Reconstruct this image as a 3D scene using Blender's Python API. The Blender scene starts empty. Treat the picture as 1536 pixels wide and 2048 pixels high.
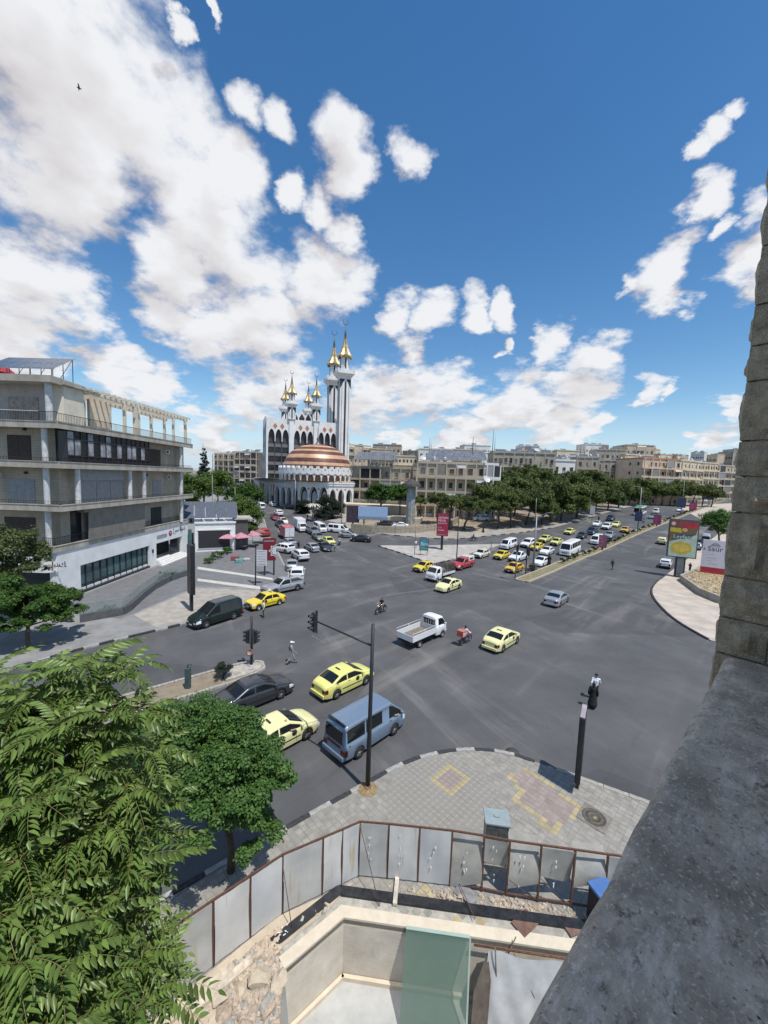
import bpy, bmesh, math, random
from mathutils import Vector, Matrix
from mathutils.geometry import tessellate_polygon
RD = math.radians
random.seed(11)
S = bpy.context.scene
COL = S.collection

# ------------------------------------------------------------------ camera
CAM_H = 14.0
FPX = 770.0                      # focal length in photo pixels (ultra wide phone lens, 2048 px tall)
PITCH = math.atan(69 / 770.0)
ROLL = RD(2.0)
fwd = Vector((0, math.cos(PITCH), -math.sin(PITCH)))
up0 = Vector((0, math.sin(PITCH), math.cos(PITCH)))
rgt = math.cos(ROLL) * Vector((1, 0, 0)) + math.sin(ROLL) * up0
upv = -math.sin(ROLL) * Vector((1, 0, 0)) + math.cos(ROLL) * up0
EYE = Vector((0, 0, CAM_H))
cd = bpy.data.cameras.new('camera')
cam = bpy.data.objects.new('camera', cd)
COL.objects.link(cam)
cd.sensor_fit = 'VERTICAL'
cd.sensor_height = 24
cd.lens = 24 * FPX / 2048
cd.clip_start = 0.05
cd.clip_end = 20000
mw = Matrix.Identity(4)
for i in range(3):
 mw[i][0], mw[i][1], mw[i][2], mw[i][3] = rgt[i], upv[i], -fwd[i], EYE[i]
cam.matrix_world = mw
S.camera = cam

# ------------------------------------------------------------------ light
SUN_EL = RD(65.5)
sh = Vector((0.656, -0.755, 0)).normalized()          # horizontal direction towards the sun
SUN = Vector((sh.x * math.cos(SUN_EL), sh.y * math.cos(SUN_EL), math.sin(SUN_EL)))
sd = bpy.data.lights.new('sun', 'SUN')
sd.energy = 4.6
sd.angle = RD(0.53)
sd.color = (1.0, 0.955, 0.89)
so = bpy.data.objects.new('sun', sd)
so.rotation_euler = SUN.to_track_quat('Z', 'Y').to_euler()
so.location = (0, 0, 60)
COL.objects.link(so)
S.view_settings.view_transform = 'Standard'
S.view_settings.look = 'None'
S.view_settings.exposure = 0.0
S.view_settings.gamma = 1.0
S.view_settings.use_curve_mapping = False
try:
 S.cycles.max_bounces = 6
 S.cycles.transparent_max_bounces = 6
 S.cycles.sample_clamp_indirect = 6
except Exception:
 pass

def ray(x, y):
 return fwd + rgt * ((x - 768) / FPX) + upv * ((1024 - y) / FPX)

# ------------------------------------------------------------------ sky with cumulus
CLOUDS = [(80, 130, 225), (290, 220, 130), (90, 320, 150), (215, 340, 85), (0, 20, 140),
  (50, 570, 105), (150, 610, 70), (30, 670, 80),
  (400, 430, 105), (330, 540, 85), (460, 520, 105), (520, 640, 95), (455, 365, 75), (640, 565, 80), (320, 615, 55), (430, 670, 70), (700, 570, 50),
  (490, 225, 46), (570, 250, 42), (690, 290, 66), (705, 355, 52), (820, 295, 46),
  (585, 395, 36), (650, 425, 40), (690, 470, 42),
  (795, 638, 42), (865, 640, 40), (940, 628, 36), (1010, 622, 34),
  (900, 785, 58), (830, 775, 62), (740, 795, 66), (570, 765, 60), (500, 800, 62), (220, 735, 60), (310, 785, 56), (420, 860, 54), (810, 715, 42),
  (1195, 715, 52), (1110, 688, 36), (1150, 765, 56), (1040, 798, 64), (1110, 842, 56), (985, 820, 44), (1185, 852, 30),
  (1290, 783, 36), (1340, 786, 22), (1460, 803, 34), (1420, 887, 36),
  (1310, 540, 58), (1345, 590, 42), (1250, 568, 26), (1395, 405, 44), (1425, 470, 24),
  (1505, 430, 42), (1510, 535, 62), (1430, 252, 32), (1478, 200, 24), (1385, 300, 28), (1008, 695, 18),
  (800, 878, 40), (930, 870, 50), (325, 30, 26), (410, 18, 18), (80, 800, 70)]

def build_world():
 w = bpy.data.worlds.new('World')
 S.world = w
 w.use_nodes = True
 w.cycles.sampling_method = 'NONE'
 nt = w.node_tree
 nt.nodes.clear()
 N, L = nt.nodes, nt.links
 rnd = random.Random(5)

 def node(t, op=None, **kw):
  n = N.new(t)
  if op: n.operation = op
  for k, v in kw.items():
   setattr(n, k, v)
  return n

 def link(a, n, i):
  if isinstance(a, (int, float, tuple, Vector)):
   n.inputs[i].default_value = a
  else:
   L.new(a, n.inputs[i])

 def math_(op, a, b=None, c=None, clamp=False):
  n = node('ShaderNodeMath', op)
  n.use_clamp = clamp
  for i, q in enumerate((a, b, c)):
   if q is not None: link(q, n, i)
  return n.outputs[0]

 def vec(op, a, b=None, c=None):
  n = node('ShaderNodeVectorMath', op)
  for i, q in enumerate((a, b, c)):
   if q is not None: link(q, n, i)
  return n.outputs['Value'] if op == 'DOT_PRODUCT' else n.outputs[0]

 def noise(v, sc, det, rough=.55, dist=0.0):
  n = node('ShaderNodeTexNoise')
  n.inputs['Scale'].default_value = sc; n.inputs['Detail'].default_value = det
  n.inputs['Roughness'].default_value = rough; n.inputs['Distortion'].default_value = dist
  L.new(v, n.inputs['Vector'])
  return n

 def rng(a, lo, hi, c=0., d=1., sm=False):
  r = node('ShaderNodeMapRange')
  if sm: r.interpolation_type = 'SMOOTHSTEP'
  for i, v in enumerate((lo, hi, c, d)): r.inputs[1 + i].default_value = v
  link(a, r, 0)
  return r.outputs[0]

 d = node('ShaderNodeTexCoord').outputs['Generated']
 sx = node('ShaderNodeSeparateXYZ'); L.new(d, sx.inputs[0])
 # a cloud deck: clouds get smaller towards the horizon
 inv = math_('DIVIDE', 1.0, math_('ADD', math_('MAXIMUM', sx.outputs[2], 0.0), .32))
 sc = node('ShaderNodeVectorMath', 'SCALE'); L.new(d, sc.inputs[0]); L.new(inv, sc.inputs['Scale'])
 deck = sc.outputs[0]
 w1 = noise(deck, 4.2, 8, .6)
 off = vec('MULTIPLY_ADD', w1.outputs['Color'], (.20, .20, .16), (-.10, -.10, -.08))
 dw = vec('NORMALIZE', vec('ADD', d, off))
 blobs = []
 for (x, y, r) in CLOUDS:
  c = ray(x, y).normalized()
  a = 0.5 * (c.angle(ray(x + r, y)) + c.angle(ray(x, y + r)))
  blobs.append((c, a * 1.16))
 n_back = 0
 while n_back < 16:                              # the same kind of sky goes on behind the camera
  az, el = rnd.uniform(-0.2, math.pi + 0.2), rnd.uniform(0.08, 1.1)
  c = Vector((math.cos(az) * math.cos(el), -math.sin(az) * math.cos(el), math.sin(el)))
  if fwd.angle(c) > 1.25:
   blobs.append((c, rnd.uniform(0.06, 0.26))); n_back += 1
 def field(dd):
  prev = None
  for (c, a) in blobs:
   k = 2 / (a * a)
   m = math_('ADD', vec('DOT_PRODUCT', dd, c * k), 1 - k)
   prev = m if prev is None else math_('SMOOTH_MAX', prev, m, .3)
  return rng(prev, -1.2, 1.0, -1.6, 1.35)
 bf = field(dw)
 bf_up = field(vec('NORMALIZE', vec('ADD', dw, (.02, -.01, .06))))      # a step towards the light
 rim = rng(math_('SUBTRACT', bf, bf_up), -.7, .7, -.42, .38)
 n1 = noise(deck, 7.5, 9, .585)
 n1b = noise(vec('ADD', deck, (.03, -.03, .09)), 7.5, 4, .5)
 den = math_('MULTIPLY_ADD', math_('SUBTRACT', n1.outputs[0], .5), 3.7, bf)
 al = rng(den, -.10, 1.15, 0, 1, True)
 lit = math_('MULTIPLY_ADD', math_('SUBTRACT', n1.outputs[0], n1b.outputs[0]), 1.3, math_('ADD', rim, .58))
 lit = math_('SUBTRACT', lit, rng(den, .9, 2.4, 0, .46), clamp=True)
 cr = node('ShaderNodeValToRGB')
 e0, e1 = cr.color_ramp.elements
 e0.position, e0.color = 0.0, (.55, .515, .53, 1)
 e1.position, e1.color = 0.75, (.87, .885, .915, 1)
 e = cr.color_ramp.elements.new(.35); e.color = (.73, .715, .735, 1)
 L.new(lit, cr.inputs[0])
 STR = 0.12
 cc = node('ShaderNodeVectorMath', 'SCALE'); L.new(cr.outputs[0], cc.inputs[0]); cc.inputs['Scale'].default_value = 1 / STR
 sky = node('ShaderNodeTexSky', sky_type='NISHITA', sun_disc=False)
 sky.sun_elevation = SUN_EL
 sky.sun_rotation = math.atan2(sh.x, sh.y)
 sky.altitude = 400; sky.air_density = 1.15; sky.dust_density = 0.05; sky.ozone_density = 1.3
 mixn = node('ShaderNodeMix', data_type='RGBA')
 hs = node('ShaderNodeHueSaturation'); hs.inputs['Saturation'].default_value = 1.3; hs.inputs['Value'].default_value = 1.13
 L.new(sky.outputs[0], hs.inputs['Color'])
 L.new(al, mixn.inputs[0]); L.new(cc.outputs[0], mixn.inputs[7])
 hz = node('ShaderNodeMix', data_type='RGBA')        # pale air low over the horizon, all round
 L.new(rng(sx.outputs[2], .20, -.02, 0, .92, True), hz.inputs[0]); L.new(hs.outputs[0], hz.inputs[6]); hz.inputs[7].default_value = (.50 / STR, .66 / STR, .86 / STR, 1)
 L.new(hz.outputs[2], mixn.inputs[6])
 bg = node('ShaderNodeBackground'); bg.inputs[1].default_value = STR
 L.new(mixn.outputs[2], bg.inputs[0])
 L.new(bg.outputs[0], node('ShaderNodeOutputWorld').inputs[0])

build_world()

# ------------------------------------------------------------------ terrain and picking
TK = [(-5000, 0), (60, 0), (75, .3), (100, 2.2), (130, 3.8), (190, 5.4), (300, 7.5), (650, 11), (6000, 40)]

def T(y):
 for (a, za), (b, zb) in zip(TK, TK[1:]):
  if y <= b:
   return za + (zb - za) * (y - a) / (b - a)
 return TK[-1][1]

def G(x, y, dz=0.0):
 """ground point seen at a photo pixel (flat crossroads, then the rising terrain)"""
 d = ray(x, y)
 lo, hi = 1.0, 2500.0
 if (EYE + d * hi).z > T((EYE + d * hi).y) + dz:
  hi = 2500.0
 for _ in range(60):
  t = (lo + hi) / 2
  p = EYE + d * t
  if p.z > T(p.y) + dz:
   lo = t
  else:
   hi = t
 return EYE + d * lo

def AY(x, y, Y):
 d = ray(x, y)
 return EYE + d * (Y / d.y)

def AZ(x, y, z):
 d = ray(x, y)
 return EYE + d * ((z - CAM_H) / d.z)

# ------------------------------------------------------------------ materials
MATS = {}

def mat(name, col, rough=0.7, metal=0.0, var=0.15, scale=2.5, bump=0.0, bscale=30, col2=None, coat=0.0, island=0.0,
  transl=0.0, alpha=1.0, streak=0.0, emit=0.0, ior=1.45, detail=6, contrast=None, spec=0.5):
 if name in MATS:
  return MATS[name]
 m = bpy.data.materials.new(name)
 m.use_nodes = True
 nt = m.node_tree
 N, L = nt.nodes, nt.links
 b = N['Principled BSDF']
 b.inputs['Roughness'].default_value = rough
 b.inputs['Metallic'].default_value = metal
 b.inputs['IOR'].default_value = ior
 b.inputs['Specular IOR Level'].default_value = spec
 if coat:
  b.inputs['Coat Weight'].default_value = coat
  b.inputs['Coat Roughness'].default_value = 0.06
 if emit:
  b.inputs['Emission Color'].default_value = (*col, 1)
  b.inputs['Emission Strength'].default_value = emit
 c2 = col2 or tuple(max(0, c * (1 - var * 2)) for c in col)
 c1 = col if col2 else tuple(min(1, c * (1 + var)) for c in col)
 src = None
 tc = N.new('ShaderNodeTexCoord')
 if var or col2:
  nz = N.new('ShaderNodeTexNoise')
  nz.inputs['Scale'].default_value = scale
  nz.inputs['Detail'].default_value = detail
  nz.inputs['Roughness'].default_value = 0.62
  if streak:
   mp = N.new('ShaderNodeMapping')
   mp.inputs['Scale'].default_value = (1, 1, streak)
   L.new(tc.outputs['Object'], mp.inputs[0])
   L.new(mp.outputs[0], nz.inputs['Vector'])
  else:
   L.new(tc.outputs['Object'], nz.inputs['Vector'])
  mr = N.new('ShaderNodeMapRange')
  lo, hi = contrast or (0.3, 0.7)
  mr.inputs[1].default_value = lo
  mr.inputs[2].default_value = hi
  L.new(nz.outputs[0], mr.inputs[0])
  mx = N.new('ShaderNodeMix')
  mx.data_type = 'RGBA'
  mx.inputs[6].default_value = (*c2, 1)
  mx.inputs[7].default_value = (*c1, 1)
  L.new(mr.outputs[0], mx.inputs[0])
  src = mx.outputs[2]
  if island:
   ge = N.new('ShaderNodeNewGeometry')
   hv = N.new('ShaderNodeHueSaturation')
   m1 = N.new('ShaderNodeMapRange')
   m1.inputs[3].default_value = 1 - island
   m1.inputs[4].default_value = 1 + island
   L.new(ge.outputs['Random Per Island'], m1.inputs[0])
   L.new(m1.outputs[0], hv.inputs['Value'])
   L.new(src, hv.inputs['Color'])
   src = hv.outputs[0]
  L.new(src, b.inputs['Base Color'])
 else:
  b.inputs['Base Color'].default_value = (*col, 1)
 if bump:
  n2 = N.new('ShaderNodeTexNoise')
  n2.inputs['Scale'].default_value = bscale
  n2.inputs['Detail'].default_value = 5
  L.new(tc.outputs['Object'], n2.inputs['Vector'])
  bp = N.new('ShaderNodeBump')
  bp.inputs['Strength'].default_value = min(1, bump)
  bp.inputs['Distance'].default_value = 0.02 * max(1, bump)
  L.new(n2.outputs[0], bp.inputs['Height'])
  L.new(bp.outputs[0], b.inputs['Normal'])
 if transl:
  tr = N.new('ShaderNodeBsdfTranslucent')
  if src:
   L.new(src, tr.inputs[0])
  else:
   tr.inputs[0].default_value = (*col, 1)
  ms = N.new('ShaderNodeMixShader')
  ms.inputs[0].default_value = transl
  L.new(b.outputs[0], ms.inputs[1])
  L.new(tr.outputs[0], ms.inputs[2])
  L.new(ms.outputs[0], N['Material Output'].inputs[0])
 if alpha < 1:
  b.inputs['Alpha'].default_value = alpha
 MATS[name] = m
 return m

# ------------------------------------------------------------------ mesh helpers
class MB:
 def __init__(s):
  s.v, s.f, s.m, s.sm = [], [], [], []

 def add(s, vs, fs, m=0, smooth=False, mtx=None):
  o = len(s.v)
  if mtx is not None:
   vs = [mtx @ Vector(v) for v in vs]
  s.v += [tuple(v) for v in vs]
  s.f += [tuple(i + o for i in f) for f in fs]
  s.m += [m] * len(fs)
  s.sm += [smooth] * len(fs)
  return s

 def bx(s, x0, x1, y0, y1, z0, z1, m=0, mtx=None):
  v = [(x0, y0, z0), (x1, y0, z0), (x1, y1, z0), (x0, y1, z0), (x0, y0, z1), (x1, y0, z1), (x1, y1, z1), (x0, y1, z1)]
  f = [(0, 3, 2, 1), (4, 5, 6, 7), (0, 1, 5, 4), (1, 2, 6, 5), (2, 3, 7, 6), (3, 0, 4, 7)]
  return s.add(v, f, m, False, mtx)

 def rbx(s, x0, x1, y0, y1, z0, z1, r=.02, m=0, mtx=None):
  """box with chamfered edges"""
  bm = bmesh.new()
  bmesh.ops.create_cube(bm, size=1)
  for v in bm.verts:
   v.co = Vector(((x0 + x1) / 2 + v.co.x * (x1 - x0), (y0 + y1) / 2 + v.co.y * (y1 - y0), (z0 + z1) / 2 + v.co.z * (z1 - z0)))
  bmesh.ops.bevel(bm, geom=bm.edges[:] + bm.verts[:], offset=r, segments=2, affect='EDGES', profile=.6)
  s.frombm(bm, m, False, mtx)
  return s

 def frombm(s, bm, m=0, smooth=False, mtx=None):
  bm.verts.index_update()
  s.add([v.co.copy() for v in bm.verts], [[v.index for v in f.verts] for f in bm.faces], m, smooth, mtx)
  bm.free()

 def bar(s, p, q, w=.05, h=None, m=0):
  """rectangular bar between two points"""
  p, q = Vector(p), Vector(q)
  h = h or w
  d = (q - p)
  l = d.length
  if l < 1e-6:
   return s
  mt = Matrix.Translation(p) @ d.to_track_quat('X', 'Z').to_matrix().to_4x4()
  return s.bx(0, l, -w / 2, w / 2, -h / 2, h / 2, m, mt)

 def tube(s, pts, r, n=6, m=0, cap=True, smooth=True):
  pts = [Vector(p) for p in pts]
  rs = r if isinstance(r, (list, tuple)) else [r] * len(pts)
  o = len(s.v)
  up = Vector((0.13, 0.31, 0.94))
  for i, p in enumerate(pts):
   d = (pts[min(i + 1, len(pts) - 1)] - pts[max(i - 1, 0)])
   d.normalize()
   a = d.cross(up)
   if a.length < 1e-3:
    a = d.cross(Vector((1, 0, 0)))
   a.normalize()
   b = d.cross(a)
   for k in range(n):
    t = 2 * math.pi * k / n
    s.v.append(tuple(p + (a * math.cos(t) + b * math.sin(t)) * rs[i]))
  for i in range(len(pts) - 1):
   for k in range(n):
    s.f.append((o + i * n + k, o + i * n + (k + 1) % n, o + (i + 1) * n + (k + 1) % n, o + (i + 1) * n + k))
    s.m.append(m); s.sm.append(smooth)
  if cap:
   s.f.append(tuple(o + k for k in reversed(range(n)))); s.m.append(m); s.sm.append(False)
   e = o + (len(pts) - 1) * n
   s.f.append(tuple(e + k for k in range(n))); s.m.append(m); s.sm.append(False)
  return s

 def lathe(s, prof, n=16, c=(0, 0, 0), m=0, smooth=True, mtx=None, mf=None):
  vs, fs = [], []
  for (r, z) in prof:
   for k in range(n):
    t = 2 * math.pi * k / n
    vs.append((c[0] + r * math.cos(t), c[1] + r * math.sin(t), c[2] + z))
  for i in range(len(prof) - 1):
   for k in range(n):
    fs.append((i * n + k, i * n + (k + 1) % n, (i + 1) * n + (k + 1) % n, (i + 1) * n + k))
  base = len(s.m)
  s.add(vs, fs, m, smooth, mtx)
  if mf:
   for i in range(len(fs)):
    s.m[base + i] = mf(i // n, i % n)
  return s

 def prism(s, poly, z0, z1, m=0, mtx=None, top=None):
  """vertical prism of any simple polygon (x, y)"""
  n = len(poly)
  ar = sum(poly[i][0] * poly[(i + 1) % n][1] - poly[(i + 1) % n][0] * poly[i][1] for i in range(n))
  if ar < 0:
   poly = list(reversed(poly))
  vs = [(x, y, z0) for x, y in poly] + [(x, y, z1) for x, y in poly]
  fs = [(i, (i + 1) % n, n + (i + 1) % n, n + i) for i in range(n)]
  s.add(vs, fs, m, False, mtx)
  for flip, z in ((True, z0), (False, z1)):
   tris = tessellate_polygon([[Vector((x, y, 0)) for x, y in poly]])
   ff = []
   for t in tris:
    a, b, c = [Vector(poly[i]) for i in t]
    ccw = (b - a).cross(c - a) > 0
    t = tuple(t)
    if ccw == flip:
     t = t[::-1]
    ff.append(t)
   s.add([(x, y, z) for x, y in poly], ff, m if (flip or top is None) else top, False, mtx)
  return s

 def grid(s, fn, nu, nv, m=0, smooth=True, flip=False):
  o = len(s.v)
  for i in range(nu + 1):
   for j in range(nv + 1):
    s.v.append(tuple(fn(i / nu, j / nv)))
  for i in range(nu):
   for j in range(nv):
    a, b, c, d = o + i * (nv + 1) + j, o + (i + 1) * (nv + 1) + j, o + (i + 1) * (nv + 1) + j + 1, o + i * (nv + 1) + j + 1
    s.f.append((a, d, c, b) if flip else (a, b, c, d)); s.m.append(m); s.sm.append(smooth)
  return s

 def mesh(s, name, mats):
  me = bpy.data.meshes.new(name)
  me.from_pydata(s.v, [], s.f)
  for mm in (mats if isinstance(mats, (list, tuple)) else [mats]):
   me.materials.append(mm)
  me.polygons.foreach_set('material_index', s.m)
  me.polygons.foreach_set('use_smooth', s.sm)
  me.update()
  return me

 def build(s, name, mats, parent=None, loc=None, rz=0.0):
  return inst(s.mesh(name, mats), name, parent, loc, rz)

def inst(me, name, parent=None, loc=None, rz=0.0, scale=None, mtx=None):
 o = bpy.data.objects.new(name, me)
 COL.objects.link(o)
 if parent is not None:
  o.parent = parent
 if mtx is not None:
  o.matrix_local = mtx
 else:
  if loc is not None:
   o.location = loc
  if rz:
   o.rotation_euler = (0, 0, rz)
  if scale is not None:
   o.scale = scale if isinstance(scale, (tuple, list)) else (scale,) * 3
 return o

BENCH = bpy.data.scenes.new('bench')          # side scene for evaluating text and remeshed bodies, removed at the end

def evaluated_mesh(o):
 BENCH.collection.objects.link(o)
 vl = BENCH.view_layers[0]
 vl.update()
 me = bpy.data.meshes.new_from_object(o.evaluated_get(vl.depsgraph))
 bpy.data.objects.remove(o)
 return me

def tag(o, label=None, cat=None, group=None, kind=None):
 if label: o['label'] = label
 if cat: o['category'] = cat
 if group: o['group'] = group
 if kind: o['kind'] = kind
 return o

def thing(name, label, cat, loc=(0, 0, 0), rz=0.0, group=None):
 o = bpy.data.objects.new(name, None)
 o.empty_display_size = 0.2
 COL.objects.link(o)
 o.location = loc
 o.rotation_euler = (0, 0, rz)
 return tag(o, label, cat, group)

def lerp(a, b, t):
 return a + (b - a) * t

def pl(keys, x):
 """piecewise linear"""
 if x <= keys[0][0]:
  return keys[0][1]
 for (a, za), (b, zb) in zip(keys, keys[1:]):
  if x <= b:
   return za + (zb - za) * (x - a) / (b - a)
 return keys[-1][1]

def sheet(name, outer, m, dz=0.0, holes=(), mats=None, thick=0.0, parent=None, kind='structure'):
 """ground sheet draped over the terrain; thick > 0 makes a raised slab with sides"""
 bm = bmesh.new()
 loops = [[Vector((p[0], p[1], 0)) for p in outer]] + [[Vector((p[0], p[1], 0)) for p in h] for h in holes]
 flat = [v for l in loops for v in l]
 vs = [bm.verts.new(v) for v in flat]
 for t in tessellate_polygon(loops):
  a, b, c = (vs[i] for i in t)
  try:
   f = bm.faces.new((a, b, c))
  except ValueError:
   continue
 bm.normal_update()
 for f in bm.faces:
  if f.normal.z < 0:
   f.normal_flip()
 ymin, ymax = min(p.y for p in flat), max(p.y for p in flat)
 for (yk, zk) in TK[1:-1]:
  if ymin < yk < ymax:
   bmesh.ops.bisect_plane(bm, geom=bm.verts[:] + bm.edges[:] + bm.faces[:], plane_co=(0, yk, 0), plane_no=(0, 1, 0))
 for v in bm.verts:
  v.co.z = T(v.co.y) + dz
 if thick:
  be = [e for e in bm.edges if e.is_boundary]
  r = bmesh.ops.extrude_edge_only(bm, edges=be)
  for v in r['geom']:
   if isinstance(v, bmesh.types.BMVert):
    v.co.z -= thick
  bmesh.ops.recalc_face_normals(bm, faces=bm.faces[:])
 me = bpy.data.meshes.new(name)
 bm.to_mesh(me)
 bm.free()
 me.materials.append(m)
 o = inst(me, name, parent)
 if kind:
  o['kind'] = kind
 return o
# ================================================================== GROUND
def asphalt_material():
 m = bpy.data.materials.new('asphalt')
 m.use_nodes = True
 N, L = m.node_tree.nodes, m.node_tree.links
 b = N['Principled BSDF']
 tc = N.new('ShaderNodeTexCoord')

 def noise(sc, det=6, mp=None, rough=.6, dist=0):
  n = N.new('ShaderNodeTexNoise')
  n.inputs['Scale'].default_value = sc
  n.inputs['Detail'].default_value = det
  n.inputs['Roughness'].default_value = rough
  n.inputs['Distortion'].default_value = dist
  if mp:
   q = N.new('ShaderNodeMapping'); q.vector_type = 'TEXTURE'
   q.inputs['Rotation'].default_value = (0, 0, mp[0])
   q.inputs['Scale'].default_value = tuple(1 / v for v in mp[1])
   L.new(tc.outputs['Object'], q.inputs[0])
   L.new(q.outputs[0], n.inputs['Vector'])
  else:
   L.new(tc.outputs['Object'], n.inputs['Vector'])
  return n.outputs[0]

 def rng(s, a, b_, c=0., d=1., sm=False):
  r = N.new('ShaderNodeMapRange')
  if sm:
   r.interpolation_type = 'SMOOTHSTEP'
  for i, v in enumerate((a, b_, c, d)):
   r.inputs[1 + i].default_value = v
  L.new(s, r.inputs[0])
  return r.outputs[0]

 def mul(a, b_):
  x = N.new('ShaderNodeMath'); x.operation = 'MULTIPLY'
  L.new(a, x.inputs[0]); L.new(b_, x.inputs[1])
  return x.outputs[0]

 def mix(f, a, b_):
  x = N.new('ShaderNodeMix'); x.data_type = 'RGBA'
  L.new(f, x.inputs[0])
  for i, q in ((6, a), (7, b_)):
   if isinstance(q, tuple):
    x.inputs[i].default_value = (*q, 1)
   else:
    L.new(q, x.inputs[i])
  return x.outputs[2]
 base = mix(rng(noise(.22, 7), .32, .68), (.066, .067, .071), (.106, .106, .108))
 # dust swept into long soft streaks along the two driving directions
 s1 = rng(noise(1.0, 7, (RD(47), (.035, .34, 1)), .6, .4), .49, .66, 0, 1, True)
 s2 = rng(noise(1.0, 7, (RD(121), (.045, .42, 1)), .64, .5), .51, .68, 0, 1, True)
 area = rng(noise(.055, 4), .42, .58, .10, 1, True)
 base = mix(mul(rng(s1, 0, 1, 0, .6), area), base, (.25, .237, .215))
 base = mix(mul(rng(s2, 0, 1, 0, .42), area), base, (.25, .238, .22))
 # dark oil drip lines, patches of newer asphalt, fine grit
 base = mix(rng(noise(1.0, 5, (RD(47), (.07, .9, 1)), .55, .6), .60, .78, 0, .42, True), base, (.03, .031, .034))
 v = N.new('ShaderNodeTexVoronoi'); v.inputs['Scale'].default_value = .07
 q = N.new('ShaderNodeMapping'); q.inputs['Rotation'].default_value = (0, 0, RD(44)); q.inputs['Scale'].default_value = (1, 2.3, 1)
 L.new(tc.outputs['Object'], q.inputs[0]); L.new(q.outputs[0], v.inputs['Vector'])
 sepc = N.new('ShaderNodeSeparateColor'); L.new(v.outputs['Color'], sepc.inputs[0])
 base = mix(rng(sepc.outputs[0], .78, .82, 0, .35), base, (.04, .041, .045))
 # hairline cracks
 c = N.new('ShaderNodeTexVoronoi'); c.feature = 'DISTANCE_TO_EDGE'; c.inputs['Scale'].default_value = .16
 dn = N.new('ShaderNodeTexNoise'); dn.inputs['Scale'].default_value = .9; dn.inputs['Detail'].default_value = 6
 L.new(tc.outputs['Object'], dn.inputs['Vector'])
 va = N.new('ShaderNodeVectorMath'); va.operation = 'MULTIPLY_ADD'
 L.new(dn.outputs['Color'], va.inputs[0]); va.inputs[1].default_value = (2.2, 2.2, 0); L.new(tc.outputs['Object'], va.inputs[2])
 L.new(va.outputs[0], c.inputs['Vector'])
 base = mix(rng(c.outputs['Distance'], .0, .004, .28, 0), base, (.022, .022, .024))
 base = mix(rng(noise(9, 5), .35, .7, 0, .35), base, (.085, .085, .088))
 L.new(base, b.inputs['Base Color'])
 L.new(rng(noise(.8, 5), .3, .7, .72, .95), b.inputs['Roughness'])
 b.inputs['Specular IOR Level'].default_value = .35
 bp = N.new('ShaderNodeBump'); bp.inputs['Strength'].default_value = .45; bp.inputs['Distance'].default_value = .015
 L.new(noise(38, 4), bp.inputs['Height']); L.new(bp.outputs[0], b.inputs['Normal'])
 return m

M_ASPH = asphalt_material()
M_PAVE = mat('paving_concrete', (.25, .243, .222), .85, var=.16, scale=.9, bump=.5, bscale=22)
M_PAVE2 = mat('plaza_paving', (.25, .25, .245), .8, var=.14, scale=.7, bump=.4, bscale=18)
M_DUST = mat('dusty_earth', (.30, .235, .165), .95, var=.22, scale=.35, bump=.8, bscale=9)
M_TERR = mat('terrain_earth', (.24, .21, .165), .95, var=.2, scale=.02)
M_KB = mat('kerb_black', (.045, .045, .05), .8, var=.3, scale=6, bump=.4, bscale=30)
M_KW = mat('kerb_white', (.36, .355, .34), .8, var=.22, scale=5, bump=.4, bscale=30)
M_KG = mat('kerb_stone_grey', (.36, .34, .30), .85, var=.2, scale=5, bump=.5, bscale=25)
M_KT = mat('kerb_stone_tan', (.45, .38, .28), .85, var=.2, scale=5, bump=.5, bscale=25)

# the sunken courtyard below the camera is a hole in road and pavement
HOLE = [(-.82, 10.92), (-2.35, 9.6), (-1.1, 6.2), (2.2, 2.6), (8.6, 8.2), (8.6, 9.98)]
ROAD_OUT = [(-260, -120), (700, -120), (700, 650), (-260, 650)]
sheet('road', ROAD_OUT, M_ASPH, 0.0, [[(p[0], p[1]) for p in HOLE]])
far = sheet('ground', [(-6000, -3000), (6000, -3000), (6000, 6000), (-6000, 6000)], M_TERR, -.06, [[(-259, -119), (699, -119), (699, 649), (-259, 649)]])

def kerb_mesh(m):
 b = MB()
 b.rbx(-.49, .49, -.11, .11, -.2, .16, .025)
 return b.mesh('kerb_stone', [m])

KM = {'b': kerb_mesh(M_KB), 'w': kerb_mesh(M_KW), 'g': kerb_mesh(M_KG), 't': kerb_mesh(M_KT)}

def kerb(parent, pts, pattern='bw', step=1.0, dz=0.0):
 """a row of kerb stones along a polyline of ground points"""
 pts = [Vector((p[0], p[1], 0)) for p in pts]
 out, acc = [pts[0]], 0.0
 for a, b in zip(pts, pts[1:]):
  d = (b - a)
  l = d.length
  t = step - acc
  while t <= l:
   out.append(a + d * (t / l))
   t += step
  acc = l - (t - step)
 for i, (a, b) in enumerate(zip(out, out[1:])):
  a = Vector((a.x, a.y, T(a.y))); b = Vector((b.x, b.y, T(b.y)))
  d = b - a
  mt = Matrix.Translation((a + b) / 2 + Vector((0, 0, dz + random.uniform(-.008, .006)))) @ Matrix.Rotation(math.atan2(d.y, d.x) + random.uniform(-.012, .012), 4, 'Z') \
   @ Matrix.Rotation(-math.atan2(d.z, d.xy.length), 4, 'Y') @ Matrix.Diagonal((d.length, 1, 1, 1))
  inst(KM[pattern[i % len(pattern)]], 'kerb_stone', parent, mtx=mt)

def smooth(pts, n=2):
 for _ in range(n):
  q = [pts[0]]
  for a, b in zip(pts, pts[1:]):
   q += [(a[0] * .75 + b[0] * .25, a[1] * .75 + b[1] * .25), (a[0] * .25 + b[0] * .75, a[1] * .25 + b[1] * .75)]
  q.append(pts[-1])
  pts = q
 return pts

def PX(lst):
 return [(G(*p).x, G(*p).y) for p in lst]

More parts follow.
